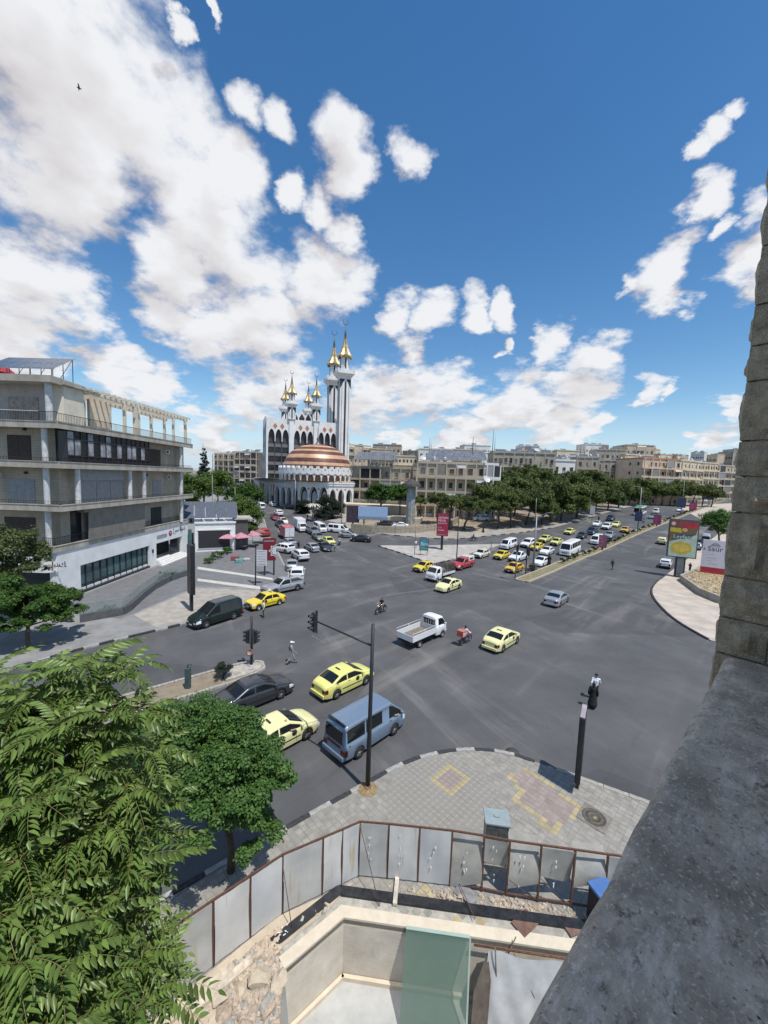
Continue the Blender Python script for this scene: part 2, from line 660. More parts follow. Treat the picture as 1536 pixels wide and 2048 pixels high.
# A: pavement on the camera's corner
kA = [(-17.5, 2.8), (-10, 8.7), (-4.2, 13.4), (-.3, 16.4), (1.2, 17.6), (2.8, 18.4), (4.7, 18.85), (6.6, 18.75), (7.9, 18.15), (11.7, 16.05), (20, 11.5), (34, 3.6)]
kAs = smooth(kA, 1)
pavA = sheet('pavement', kAs + [(34, -30), (-17.5, -30)], M_PAVE, .12, [HOLE], thick=.14)
kerb(pavA, kAs[:-6], 'bw')
kerb(pavA, kAs[-7:], 'g')

# paving blocks: grey field, two yellow framed insets with pinkish middles
M_PV = [mat('paver_grey', (.285, .27, .238), .85, var=.13, scale=3, bump=.4, bscale=40, island=.10),
  mat('paver_yellow', (.40, .33, .19), .85, var=.14, scale=3, bump=.4, bscale=40, island=.10),
  mat('paver_pink', (.30, .245, .22), .85, var=.12, scale=3, bump=.4, bscale=40, island=.10)]

def inpoly(x, y, poly):
 c = False
 n = len(poly)
 for i in range(n):
  (x1, y1), (x2, y2) = poly[i], poly[(i + 1) % n]
  if (y1 > y) != (y2 > y) and x < (x2 - x1) * (y - y1) / (y2 - y1) + x1:
   c = not c
 return c

Y1 = PX([(852, 1562), (900, 1533), (943, 1561), (897, 1596)])
Y1i = PX([(866, 1562), (901, 1543), (930, 1561), (898, 1585)])
Y2 = PX([(1012, 1560), (1050, 1536), (1170, 1622), (1108, 1674), (1022, 1604), (1040, 1587)])
Y2i = PX([(1026, 1560), (1052, 1545), (1156, 1622), (1107, 1660), (1040, 1604), (1054, 1588)])
Y3 = PX([(845, 1770), (905, 1835), (1010, 1850), (1000, 1870), (880, 1850), (825, 1775)])
FENCE_LINE = [(-7.6, 8.0), (-2.8, 11.3), (-.45, 12.3), (7.6, 11.35)]

def pavers():
 ang = RD(44)
 c, s = math.cos(ang), math.sin(ang)
 A, small = kAs + [(34, -30), (-17.5, -30)], []
 ca, sa = .26, .006
 items = []
 for i in range(-90, 140):
  for j in range(-60, 110):
   u, w = i * ca, j * ca
   x, y = u * c - w * s, u * s + w * c
   if not (-13 < x < 17 and 7.5 < y < 19.5):
    continue
   if not inpoly(x, y, A) or inpoly(x, y, HOLE):
    continue
   if min(math.hypot(x - px_, y - py_) for px_, py_ in kAs) < .25:
    continue
   # keep clear of the granite rim round the courtyard
   if y < 11.35 - max(0, x + 1.1) * .1 and x > -4.5 and y > 7 and x - .6 * (y - 11) > -2.2 and x < 9:
    continue
   k = 0
   if inpoly(x, y, Y1i) or inpoly(x, y, Y2i): k = 2
   elif inpoly(x, y, Y1) or inpoly(x, y, Y2) or inpoly(x, y, Y3): k = 1
   items.append((math.hypot(x - 3, y - 15.5), x, y, k))
 items.sort()
 proto = []
 for k in range(3):
  b = MB()
  h, t = ca / 2 - sa, ca / 2 - sa - .008
  b.add([(-h, -h, 0), (h, -h, 0), (h, h, 0), (-h, h, 0), (-t, -t, .03), (t, -t, .03), (t, t, .03), (-t, t, .03)],
   [(4, 5, 6, 7), (0, 1, 5, 4), (1, 2, 6, 5), (2, 3, 7, 6), (3, 0, 4, 7)])
  proto.append(b.mesh('paver', [M_PV[k]]))
 rest = MB()
 for n, (d, x, y, k) in enumerate(items):
  z = .098 + random.uniform(-.005, .005)
  mt = Matrix.Translation((x, y, z)) @ Matrix.Rotation(ang + random.uniform(-.015, .015), 4, 'Z')
  if n < 300:
   inst(proto[k], 'paver', pavA, mtx=mt)
  else:
   h, t = ca / 2 - sa, ca / 2 - sa - .008
   rest.add([(-h, -h, 0), (h, -h, 0), (h, h, 0), (-h, h, 0), (-t, -t, .03), (t, -t, .03), (t, t, .03), (-t, t, .03)],
     [(4, 5, 6, 7), (0, 1, 5, 4), (1, 2, 6, 5), (2, 3, 7, 6), (3, 0, 4, 7)], k, False, mt)
 o = rest.build('pavers', M_PV, pavA)
 o['kind'] = 'stuff'

pavers()

# B: left corner pavement with the bank forecourt
kB = [(-90, -20), (-45, 9), (-25.5, 24.6), (-23.5, 27.8), (-20.6, 31.2), (-17.8, 34.1), (-15.6, 37.2), (-14.2, 40.4), (-13.0, 44.5), (-12.3, 48.5), (-12.8, 52.5), (-15, 58), (-17.5, 64.5), (-20, 71), (-23.5, 79), (-27, 88), (-32, 102), (-42, 125), (-52, 150), (-64, 180)]
kBs = smooth(kB, 1)
pavB = sheet('pavement', kBs + [(-150, 180), (-150, -20)], M_PAVE2, .12, thick=.14)
kerb(pavB, [p for p in kBs if p[0] > -32 and p[1] < 40], 'bwbwb')
kerb(pavB, [p for p in kBs if 40 <= p[1] < 105], 'g', 1.4)
# darker paving of the forecourt strips and pale bands
M_BAND = mat('pale_stone_band', (.52, .50, .46), .8, var=.1, scale=2)
M_FORE = mat('forecourt_granite', (.17, .172, .175), .6, var=.12, scale=1.2, bump=.2, bscale=30)
M_TANP = mat('tan_paving', (.36, .33, .29), .85, var=.14, scale=1.2, bump=.4, bscale=20)
for nm, mm, dz, poly in (('forecourt', M_FORE, .126, [(-32.6, 36), (-24, 34.6), (-22.3, 45.5), (-13.7, 45.9), (-12.9, 52.5), (-17.2, 63), (-22.5, 75.5), (-32.3, 78)]),
      ('pavement', M_TANP, .13, [(-17.9, 34.6), (-15.7, 37.6), (-14.4, 40.6), (-13.2, 44.6), (-22.0, 44.8), (-23.5, 35.6), (-19.6, 32.8)]),
      ('stone_band', M_BAND, .132, PX([(395, 1135), (545, 1158), (546, 1162), (395, 1140)])),
      ('stone_band', M_BAND, .135, PX([(395, 1159), (520, 1175), (520, 1181), (395, 1164)]))):
 sheet(nm, poly, mm, dz)

# C: short median with the small traffic light
mC = [(-8.6, 27.3), (-8.3, 26.5), (-8.9, 25.3), (-14.4, 20.7), (-22, 14), (-23.2, 15.2), (-15.6, 22.2), (-9.6, 27.2)]
medC = sheet('median', mC, mat('median_dirt', (.19, .15, .105), .95, col2=(.27, .225, .165), scale=1.8, bump=.8, bscale=12), .13, thick=.16)
kerb(medC, [(-22.3, 13.9), (-14.3, 20.6), (-8.9, 25.2), (-8.2, 26.5), (-8.7, 27.5), (-9.7, 27.4), (-15.7, 22.4), (-23.4, 15.4)], 'g')
sheet('median_cap', [(-8.6, 27.2), (-8.4, 26.4), (-9.0, 25.5), (-10.2, 24.6), (-11.2, 25.7), (-9.7, 27.1)], mat('median_concrete', (.40, .37, .32), .9, var=.2, scale=3, bump=.5), .145)

# D: triangular island in front of the parked taxis
pD = PX([(757, 1092), (800, 1106), (843, 1121), (868, 1129), (905, 1120), (945, 1106), (985, 1096), (1004, 1089), (960, 1090), (920, 1091), (870, 1092), (820, 1093), (780, 1092)])
islD = sheet('traffic_island', pD, mat('island_paving', (.40, .375, .34), .88, var=.14, scale=.8, bump=.4), .13, thick=.16)
kerb(islD, pD[:5], 'bw', 1.0)
kerb(islD, pD[4:] + pD[:1], 'g', 1.6)

# E: long avenue median
mE = [(1042, 1163), (1075, 1150), (1120, 1131), (1160, 1114), (1200, 1098), (1250, 1076), (1300, 1055), (1350, 1036), (1390, 1021), (1425, 1008), (1452, 1001)]
cE = PX(mE)

def offset(line, d):
 out = []
 for i, p in enumerate(line):
  a, b = line[max(i - 1, 0)], line[min(i + 1, len(line) - 1)]
  v = Vector((b[0] - a[0], b[1] - a[1])).normalized()
  out.append((p[0] - v.y * d, p[1] + v.x * d))
 return out

cL, cR = offset(cE, .95), offset(cE, -.95)
M_GRASSY = mat('median_soil', (.13, .14, .06), .95, var=.3, scale=1.6, bump=.8, bscale=8, col2=(.26, .22, .14))
medE = sheet('median', cR + cL[::-1], M_GRASSY, .2, thick=.23)
kerb(medE, [cL[1], cL[0], cR[0], cR[1]] + cR[2:6], 't', 1.0, .06)
kerb(medE, cR[5:9], 't', 3.0, .06)
kerb(medE, cL[1:8], 't', 2.0, .06)

# F: pavement of the right hand corner
pF = PX([(1331, 1152), (1312, 1165), (1302, 1180), (1304, 1192), (1314, 1207), (1340, 1234), (1375, 1257), (1422, 1283)])
kF = smooth(pF, 1)
pavF = sheet('pavement', kF + [(38, 28), (60, 20), (120, 60), (260, 260), (140, 185)] + PX([(1440, 1066), (1400, 1098), (1362, 1128)]), mat('corner_paving', (.46, .40, .335), .88, var=.13, scale=.6, bump=.4), .12, thick=.14)
kerb(pavF, kF, 'b', 1.2)

# G: far side pavement and park
eG = PX([(690, 1060), (760, 1068), (830, 1075), (905, 1079), (960, 1074), (1040, 1066), (1105, 1056), (1150, 1044), (1200, 1029), (1250, 1016), (1300, 1005), (1350, 998)])
pavG = sheet('pavement', eG + [(eG[-1][0] - 5, eG[-1][1] + 60), (120, 420), (-5, 420), (-12, 125)], mat('far_paving', (.33, .30, .26), .9, var=.15, scale=.5), .13, thick=.15)
kerb(pavG, eG[:7], 'bw', 1.5)
eP = offset(eG, 6.0)
sheet('park_ground', eP + [(eG[-1][0] - 15, eG[-1][1] + 60), (118, 415), (10, 415), (0, 130)], M_DUST, .14)

# H: planted island in front of the mosque
pH = PX([(672, 1046), (640, 1040), (612, 1029), (604, 1016), (610, 1008), (680, 1008), (700, 1030), (690, 1046)])
islH = sheet('traffic_island', pH, mat('mosque_paving', (.34, .315, .28), .9, var=.15, scale=.6), .13, thick=.16)
kerb(islH, pH[:4], 'g', 1.5)

# road paint and wear: faint stop line and lane remains
M_PAINT = mat('worn_road_paint', (.15, .15, .148), .8, var=.3, scale=4)
for poly in (PX([(945, 1145), (1020, 1162), (1019, 1164), (943, 1147)]), PX([(770, 1190), (905, 1172), (905, 1173.5), (770, 1192)]),
   PX([(625, 1270), (655, 1288), (653, 1289), (623, 1271)]), PX([(1130, 1160), (1255, 1165), (1255, 1166), (1130, 1161)])):
 sheet('road_marking', poly, M_PAINT, .004)
# ================================================================== OWN BUILDING: parapet under the camera, stone pier, wall behind
OB = math.atan2(.67, .742)

def stone_mat(name, c1, c2, rough=.9, sc=7, bump=.9, bs=26):
 return mat(name, c1, rough, var=.2, scale=sc, col2=c2, bump=bump, bscale=bs, detail=9)

M_LEDGE = bpy.data.materials.new('weathered_ledge')

def ledge_material(m):
 m.use_nodes = True
 N, L = m.node_tree.nodes, m.node_tree.links
 b = N['Principled BSDF']
 tc = N.new('ShaderNodeTexCoord')

 def nz(sc, det, mp=(1, 1, 1), rough=.62):
  q = N.new('ShaderNodeMapping'); q.inputs['Scale'].default_value = mp; q.inputs['Rotation'].default_value = (0, 0, RD(18))
  n = N.new('ShaderNodeTexNoise'); n.inputs['Scale'].default_value = sc; n.inputs['Detail'].default_value = det; n.inputs['Roughness'].default_value = rough
  L.new(tc.outputs['Object'], q.inputs[0]); L.new(q.outputs[0], n.inputs['Vector'])
  return n.outputs[0]

 def ramp(s, lo, hi, a, c):
  r = N.new('ShaderNodeMapRange'); r.inputs[1].default_value = lo; r.inputs[2].default_value = hi
  L.new(s, r.inputs[0])
  x = N.new('ShaderNodeMix'); x.data_type = 'RGBA'
  L.new(r.outputs[0], x.inputs[0])
  for i, q in ((6, a), (7, c)):
   if isinstance(q, tuple): x.inputs[i].default_value = (*q, 1)
   else: L.new(q, x.inputs[i])
  return x.outputs[2]
 c = ramp(nz(11, 10, (1, 1, 1), .7), .36, .66, (.40, .305, .215), (.84, .66, .48))
 c = ramp(nz(26, 9, (.35, 1.5, 1), .68), .52, .72, c, (.92, .76, .60))
 c = ramp(nz(34, 8, (.7, 1, 1), .7), .57, .68, c, (.20, .145, .10))
 c = ramp(nz(4.5, 7), .52, .70, c, (.36, .275, .195))
 c = ramp(nz(5.5, 5), .64, .74, c, (.52, .40, .22))
 c = ramp(nz(120, 4), .56, .70, c, (.90, .78, .64))
 c = ramp(nz(85, 4), .60, .72, c, (.22, .165, .12))
 # pits
 v = N.new('ShaderNodeTexVoronoi'); v.inputs['Scale'].default_value = 55
 L.new(tc.outputs['Object'], v.inputs['Vector'])
 r = N.new('ShaderNodeMapRange'); r.inputs[1].default_value = .05; r.inputs[2].default_value = .13
 L.new(v.outputs['Distance'], r.inputs[0])
 g = nz(3, 3)
 gm = N.new('ShaderNodeMath'); gm.operation = 'GREATER_THAN'; gm.inputs[1].default_value = .56; L.new(g, gm.inputs[0])
 mx = N.new('ShaderNodeMath'); mx.operation = 'SUBTRACT'; mx.inputs[0].default_value = 1; L.new(r.outputs[0], mx.inputs[1])
 mm = N.new('ShaderNodeMath'); mm.operation = 'MULTIPLY'; L.new(mx.outputs[0], mm.inputs[0]); L.new(gm.outputs[0], mm.inputs[1])
 x = N.new('ShaderNodeMix'); x.data_type = 'RGBA'; L.new(mm.outputs[0], x.inputs[0]); L.new(c, x.inputs[6]); x.inputs[7].default_value = (.06, .055, .05, 1)
 L.new(x.outputs[2], b.inputs['Base Color'])
 b.inputs['Roughness'].default_value = .88
 h = N.new('ShaderNodeMath'); h.operation = 'SUBTRACT'; L.new(nz(95, 8), h.inputs[0]); L.new(mm.outputs[0], h.inputs[1])
 bp = N.new('ShaderNodeBump'); bp.inputs['Strength'].default_value = .9; bp.inputs['Distance'].default_value = .004
 L.new(h.outputs[0], bp.inputs['Height']); L.new(bp.outputs[0], b.inputs['Normal'])

ledge_material(M_LEDGE)
M_STONE = stone_mat('limestone_rough', (.74, .60, .42), (.36, .28, .185), sc=24, bump=.9, bs=150)
M_STMARG = stone_mat('limestone_margin', (.70, .58, .44), (.48, .39, .29), sc=18, bump=.5, bs=120)
M_STUCCO = mat('facade_limestone', (.42, .37, .29), .9, var=.15, scale=1.5, bump=.4)

own = thing('stone_building', 'rough limestone building with a weathered parapet the picture is taken from', 'building', (0, 0, 0), OB)
# parapet ledge: rounded, slightly uneven outer nose
rr = random.Random(3)
ed = [rr.uniform(-.0022, .0018) - (.005 if rr.random() < .06 else 0) for _ in range(61)]

def ledge_fn(u, v):
 x = lerp(-3.0, 2.30, u)
 k = u * 60
 wob = ed[int(k)] * (1 - (k % 1)) + ed[min(60, int(k) + 1)] * (k % 1)
 prof = [(-.26, 13.05), (-.26, 13.22), (-.25, 13.25), (-.05, 13.252), (.16, 13.25), (.188, 13.244), (.202, 13.228), (.207, 13.20), (.205, 13.08), (.16, 13.05)]
 y, z = prof[round(v * 9)]
 if y > .15:
  y += wob
  z += wob * .6
 return (x, y, z)

b = MB(); b.grid(ledge_fn, 60, 9, flip=True)
b.build('parapet_ledge', [M_LEDGE], own)
b = MB(); b.bx(-3, 2.3, -.2, .13, 0, 13.06)
b.bx(-3, 4.6, -1.25, -.95, 0, 16.3); b.bx(2.62, 4.6, -.95, .2, 0, 12.6)  # unseen back wall, added to shade the parapet; height set for the light
b.bx(-3, 2.3, -.95, -.2, 11.9, 12.1)
b.build('facade_wall', [M_STUCCO], own)
# pier of rock-faced blocks at the end of the parapet; courses seen in the photograph
zc = [12.55, 12.80, 13.02, 13.25, 13.42, 13.61, 13.90, 14.06, 14.215, 14.47, 14.62, 14.79, 15.03, 15.25, 15.5, 15.75, 16.0, 16.3, 16.6]
b = MB(); b.bx(2.335, 2.9, -.94, .205, 0, 16.6)
b.build('pier_core', [M_STMARG], own)
rr = random.Random(8)

def block(z0, z1, y0, y1, corner):
 """a rock-faced block: smooth drafted margin, bulging broken face towards -x"""
 mb = MB()
 mg = .022
 ny, nz_ = max(6, int((y1 - y0) / .025)), max(5, int((z1 - z0) / .022))
 sx = rr.uniform(0, 50)
 from mathutils import noise as mn

 def fn(u, v):
  y, z = lerp(y0, y1, u), lerp(z0, z1, v)
  e = min(y - y0, y1 - y - (.03 if corner else 0), z - z0, z1 - z)
  k = max(0, min(1, (e - mg) / .03))
  n = mn.fractal(Vector((y * 9 + sx, z * 9, sx)), 1.0, 2.0, 5)
  n2 = mn.noise(Vector((y * 3 + sx, z * 4, 7)))
  x = 2.318 - k * (.026 + .030 * n2 + .030 * n)
  return (x, y, z)
 mb.grid(fn, ny, nz_, smooth=False, flip=True)
 # sides
 w = .10
 for (ya, yb) in ((y0, y0), (y1, y1)):
  mb.add([(2.318, ya, z0), (2.318, ya, z1), (2.318 + w, ya, z1), (2.318 + w, ya, z0)], [(0, 1, 2, 3)])
 for z in (z0, z1):
  mb.add([(2.318, y0, z), (2.318, y1, z), (2.318 + w, y1, z), (2.318 + w, y0, z)], [(0, 1, 2, 3)])
 if corner:       # outer street face of the corner block
  def f2(u, v):
   x, z = lerp(2.318, 2.9, u), lerp(z0, z1, v)
   n = mn.fractal(Vector((x * 9 + sx, z * 9, 3)), 1.0, 2.0, 5)
   e = min(x - 2.318, z - z0, z1 - z)
   k = max(0, min(1, (e - mg) / .03))
   return (x, y1 + k * (.014 + .012 * n), z)
  mb.grid(f2, 14, nz_, smooth=False, flip=True)
 return mb

for i, (z0, z1) in enumerate(zip(zc, zc[1:])):
 cut = .238
 first = True
 while cut > -.95:
  w = rr.uniform(.24, .42) if not (first and i % 2) else rr.uniform(.14, .22)
  y0 = max(-.95, cut - w)
  block(z0 + .004, z1 - .004, y0 + .003, cut - (0 if first else .003), first).build('stone_block', [M_STONE], own)
  cut = y0
  first = False

# ================================================================== SUNKEN COURTYARD
M_MARBLE = mat('pale_marble_floor', (.50, .505, .485), .45, col2=(.36, .365, .35), var=.1, scale=1.6, detail=11, bump=.15)
M_PLAST = mat('stained_plaster', (.66, .60, .51), .9, col2=(.46, .42, .355), scale=1.6, detail=9, bump=.4, bscale=14)
M_COPE = mat('cream_coping', (.66, .585, .46), .75, col2=(.55, .48, .37), scale=3, bump=.3)
M_GRAN = mat('black_granite', (.025, .027, .032), .35, var=.35, scale=5, spec=.5)
M_GSTRIP = mat('grey_strip', (.40, .38, .33), .85, var=.18, scale=4, bump=.4)
ZF = -1.9
cy = thing('sunken_courtyard', 'sunken marble courtyard with cream coping and black granite rim behind the metal hoarding', 'courtyard', (0, 0, 0))
b = MB(); b.prism(HOLE, ZF - .1, ZF); b.build('marble_floor', [M_MARBLE], cy)
Hc = [Vector((p[0], p[1])) for p in HOLE]

def out2(p, q, c=Vector((2.5, 7.5))):
 d = (q - p).normalized()
 n = Vector((-d.y, d.x))
 return n if n.dot((p + q) / 2 - c) > 0 else -n

def mitre(pts, d):
 """offset an open chain of three points outwards by d"""
 n1, n2 = out2(pts[0], pts[1]), out2(pts[1], pts[2])
 k = (n1 + n2); k = k / (1 + n1.dot(n2))
 return [pts[0] + n1 * d, pts[1] + k * d, pts[2] + n2 * d]

chain = [Hc[1], Hc[0], Hc[5]]

def strip(d0, d1, z0, z1, name, m, parent):
 a, c = mitre(chain, d0), mitre(chain, d1)
 for i in (0, 1):
  mb = MB()
  poly = [tuple(a[i]), tuple(a[i + 1]), tuple(c[i + 1]), tuple(c[i])]
  mb.prism(poly, z0, z1)
  mb.build(name, [m], parent)

strip(0, .34, -.1, .19, 'coping_stone', M_COPE, cy)
strip(.34, .62, -.1, .13, 'stone_strip', M_GSTRIP, cy)
strip(.62, .92, -.1, .21, 'granite_slab', M_GRAN, cy)
for i, (p, q) in enumerate([(Hc[1], Hc[0]), (Hc[0], Hc[5]), (Hc[2], Hc[1]), (Hc[3], Hc[2]), (Hc[4], Hc[3]), (Hc[5], Hc[4])]):
 n = out2(p, q)
 mb = MB()
 mb.prism([tuple(p + n * .0), tuple(q + n * .0), tuple(q + n * .3), tuple(p + n * .3)], ZF - .1, -.1 if i < 2 else .1)
 mb.build('wall', [M_PLAST], cy)
 if i < 2:
  mb = MB()
  e = -.015
  mb.prism([tuple(p + n * e), tuple(q + n * e), tuple(q - n * .12), tuple(p - n * .12)], ZF, ZF + .14)
  mb.build('skirting', [M_COPE], cy)

# white graffito scrawl on the granite end
gp = mitre(chain, .915)
mb = MB()
d_ = (gp[1] - gp[0]).normalized()
for k in range(9):
 a0 = gp[0] + d_ * (.12 + .05 * k) - Vector((-d_.y, d_.x)) * (.10 + .10 * math.sin(k * 2.1))
 mb.bar((a0.x, a0.y, .216), (a0.x + .05 * math.cos(k * 3.3) + .03, a0.y + .06 * math.sin(k * 1.7) + .02, .216), .02, .008)
mb.build('paint_marks', [mat('white_paint', (.8, .8, .8), .7)], cy)

# green glass sheet leaning on the coping
M_GREENG = bpy.data.materials.new('green_glass')
M_GREENG.use_nodes = True
pb = M_GREENG.node_tree.nodes['Principled BSDF']
pb.inputs['Base Color'].default_value = (.15, .235, .19, 1)
pb.inputs['Roughness'].default_value = .25
pb.inputs['Alpha'].default_value = .5
gl = thing('glass_panel', 'green translucent glass sheet leaning against the cream coping of the courtyard', 'glass panel')
t0, t1 = AZ(808, 1862, .24), AZ(950, 1893, .24)
b0, b1 = AZ(786, 1985, ZF + .02), AZ(935, 2030, ZF + .02)
t0, t1 = Vector((1.12, 10.62, .26)), Vector((3.05, 10.43, .26))
b0, b1 = Vector((.95, 9.75, ZF)), Vector((2.85, 9.55, ZF))
mb = MB()
nn = (t1 - t0).cross(b0 - t0).normalized() * .008
mb.add([t0 + nn, t1 + nn, b1 + nn, b0 + nn, t0 - nn, t1 - nn, b1 - nn, b0 - nn], [(0, 1, 2, 3), (7, 6, 5, 4), (0, 4, 5, 1), (1, 5, 6, 2), (2, 6, 7, 3), (3, 7, 4, 0)])
mb.build('glass_sheet', [M_GREENG], gl)
mb = MB()
mb.bar(t0 + Vector((0, .02, .012)), t1 + Vector((0, .02, .012)), .09, .02); mb.bar(t1, b1, .05, .024)
mb.build('edge_strip', [mat('pale_green_edge', (.34, .43, .37), .3, var=.05)], gl)

# torn white tarpaulin sheet on a rusty bar with two sticks
tp = thing('tarpaulin', 'torn white plastic tarpaulin hanging in the courtyard from a rusty bar', 'tarpaulin')
M_TARP = mat('white_plastic_sheet', (.60, .61, .61), .45, var=.10, scale=2, transl=.2, bump=.3, bscale=5)
ta, tb = Vector((3.55, 10.33, .10)), Vector((8.0, 9.85, .10))

def tarp_fn(u, v):
 p = ta.lerp(tb, u)
 z = lerp(.10, ZF + .02, v)
 sag = .05 * math.sin(u * 19 + v * 4) + .035 * math.sin(u * 41 - v * 7) * v
 return (p.x + .15 * v * (1 - u) * -1, p.y - .10 - .35 * v + sag, z + .02 * math.sin(u * 30))

mb = MB(); mb.grid(tarp_fn, 46, 22)
mb.build('plastic_sheet', [M_TARP], tp)
mb = MB(); mb.tube([ta + Vector((-.4, .03, .03)), tb + Vector((0, .03, .03))], .03, 6)
mb.build('rusty_bar', [mat('rust', (.17, .075, .04), .85, var=.3, scale=12, bump=.4)], tp)
for (p, q) in (((3.75, 10.2, -1.0), (4.4, 10.38, .42)), ((3.72, 10.15, .34), (3.85, 10.1, -1.2)), ((4.3, 10.2, .1), (4.9, 9.95, -1.0))):
 mb = MB(); mb.tube([p, q], [.022, .016], 5); mb.build('stick', [mat('grey_wood', (.16, .13, .10), .9, var=.2, scale=8)], tp)
mb = MB(); mb.add([(3.55, 10.28, .02), (3.12, 10.0, -.9), (3.0, 9.7, ZF + .03), (3.5, 9.75, ZF + .03), (3.62, 10.05, -.6)], [(0, 1, 4), (1, 2, 3, 4)])
mb.build('dark_flap', [mat('brown_canvas', (.13, .105, .085), .9, var=.2, scale=4)], tp)

# ================================================================== HOARDING (sheet metal fence on rusty frames)
M_RUST = mat('rusty_steel', (.16, .075, .045), .85, col2=(.07, .04, .03), scale=14, bump=.5, bscale=50)
M_SHEET = bpy.data.materials.new('galvanised_sheet')

def sheet_material(m, c, c2):
 m.use_nodes = True
 N, L = m.node_tree.nodes, m.node_tree.links
 bb = N['Principled BSDF']
 tc = N.new('ShaderNodeTexCoord')

 def nz(sc, mp):
  q = N.new('ShaderNodeMapping'); q.inputs['Scale'].default_value = mp
  n = N.new('ShaderNodeTexNoise'); n.inputs['Scale'].default_value = sc; n.inputs['Detail'].default_value = 7
  L.new(tc.outputs['Object'], q.inputs[0]); L.new(q.outputs[0], n.inputs['Vector'])
  return n.outputs[0]

 def rng(s, a, b_, c_, d):
  r = N.new('ShaderNodeMapRange')
  for i, v in enumerate((a, b_, c_, d)): r.inputs[1 + i].default_value = v
  L.new(s, r.inputs[0]); return r.outputs[0]

 def mix(f, a, b_):
  x = N.new('ShaderNodeMix'); x.data_type = 'RGBA'; L.new(f, x.inputs[0])
  for i, q in ((6, a), (7, b_)):
   if isinstance(q, tuple): x.inputs[i].default_value = (*q, 1)
   else: L.new(q, x.inputs[i])
  return x.outputs[2]
 base = mix(rng(nz(1.3, (1, 1, 1)), .35, .68, 0, 1), c, c2)
 base = mix(rng(nz(7, (1, 1, .06)), .60, .72, 0, .75), base, (.42, .30, .13))      # vertical rust runs
 base = mix(rng(nz(11, (1, 1, .05)), .66, .76, 0, .6), base, (.20, .17, .13))
 L.new(base, bb.inputs['Base Color'])
 bb.inputs['Roughness'].default_value = .5
 bb.inputs['Metallic'].default_value = .1

sheet_material(M_SHEET, (.47, .485, .50), (.57, .58, .575))
M_SHEETS = [M_SHEET, bpy.data.materials.new('galvanised_sheet_dull'), bpy.data.materials.new('galvanised_sheet_pale')]
sheet_material(M_SHEETS[1], (.38, .385, .38), (.50, .50, .48))
sheet_material(M_SHEETS[2], (.50, .50, .49), (.62, .62, .60))
fn_ = thing('hoarding_fence', 'sheet metal hoarding on rusty frames around the courtyard, torn on its right', 'fence')
FP = [(-9.0, 5.5), (-8.05, 6.35), (-7.1, 7.2), (-6.15, 8.05), (-5.2, 8.9), (-4.36, 9.65), (-3.57, 10.34), (-2.79, 11.0), (-1.62, 11.62), (-1.02, 11.94), (-.45, 12.25),
 (.55, 12.2), (1.6, 12.12), (2.69, 12.03), (3.75, 11.88), (4.55, 11.74), (5.55, 11.62), (6.6, 11.5), (7.6, 11.38), (8.4, 11.3)]
FZ = .13
for i, (x, y) in enumerate(FP):
 mb = MB()
 lean = random.uniform(-.02, .02)
 mb.bx(x - .03, x + .03, y - .03, y + .03, FZ - .05, 2.2)
 mb.build('post', [M_RUST], fn_)
for i, (a, c) in enumerate(zip(FP, FP[1:])):
 a, c = Vector((*a, 0)), Vector((*c, 0))
 for z in (2.18, FZ + .12):
  mb = MB(); mb.bar(a + Vector((0, 0, z)), c + Vector((0, 0, z)), .05, .05); mb.build('rail', [M_RUST], fn_)
 d = (c - a); n = Vector((-d.y, d.x, 0)).normalized()
 torn = i >= 13
 rs = random.Random(100 + i)
 if not torn:
  def pf(u, v, a=a, d=d, n=n, s=rs.uniform(0, 9)):
   p = a + d * lerp(.03, .97, u)
   bul = .035 * math.sin(u * 3.1 + s) * math.sin(v * 3.1) + .006 * math.sin(u * 14 + s)
   return (p.x - n.x * (.035 + bul), p.y - n.y * (.035 + bul), lerp(FZ + .06, 2.15, v))
  mb = MB(); mb.grid(pf, 10, 10)
  mb.build('sheet_panel', [M_SHEETS[i % 3]], fn_)
 else:
  def pf(u, v, a=a, d=d, n=n, s=rs.uniform(0, 9), i=i):
   p = a + d * lerp(.02, .98, u)
   curl = (v - .15) ** 2 * (.35 + .25 * math.sin(s)) if i % 2 else (1 - v) * .25 * u
   lo = {13: .1, 14: .95, 15: .45, 16: .75, 17: .85, 18: .5}[i]
   lo = lo + .35 * (u if i % 2 else 1 - u)
   z = lerp(min(1.9, lo), 2.13, v)
   return (p.x + n.x * curl - n.x * .04, p.y + n.y * curl - n.y * .04, z)
  mb = MB(); mb.grid(pf, 12, 10)
  mb.build('torn_panel', [mat('dirty_sheet', (.40, .39, .355), .55, col2=(.28, .27, .24), scale=2.4)], fn_)
 if 10 <= i <= 16:          # small torn flaps
  for k in range(5):
   t, z = rs.uniform(.3, .5), rs.uniform(.5, 1.95)
   p = a + d * t - n * .06
   w = rs.uniform(.03, .07)
   mb = MB(); mb.add([(p.x, p.y, z), (p.x + d.x * w, p.y + d.y * w, z + w * .4), (p.x + d.x * w * .4 - n.x * .06, p.y + d.y * w * .4 - n.y * .06, z - w)], [(0, 1, 2)])
   mb.build('torn_flap', [mat('sheet_edge', (.50, .49, .46), .5)], fn_)
for (p, q) in (((-.45, 12.2, 2.1), (.3, 11.3, .15)), ((-2.79, 11.0, 1.9), (-2.35, 10.55, .12)), ((3.0, 12, .3), (3.3, 10.9, .32)), ((5.6, 11.6, 1.0), (6.5, 11.5, .2)), ((4.6, 11.7, .8), (5.5, 11.6, .2))):
 mb = MB(); mb.tube([p, q], .012, 5); mb.build('brace_rod', [M_RUST], fn_)

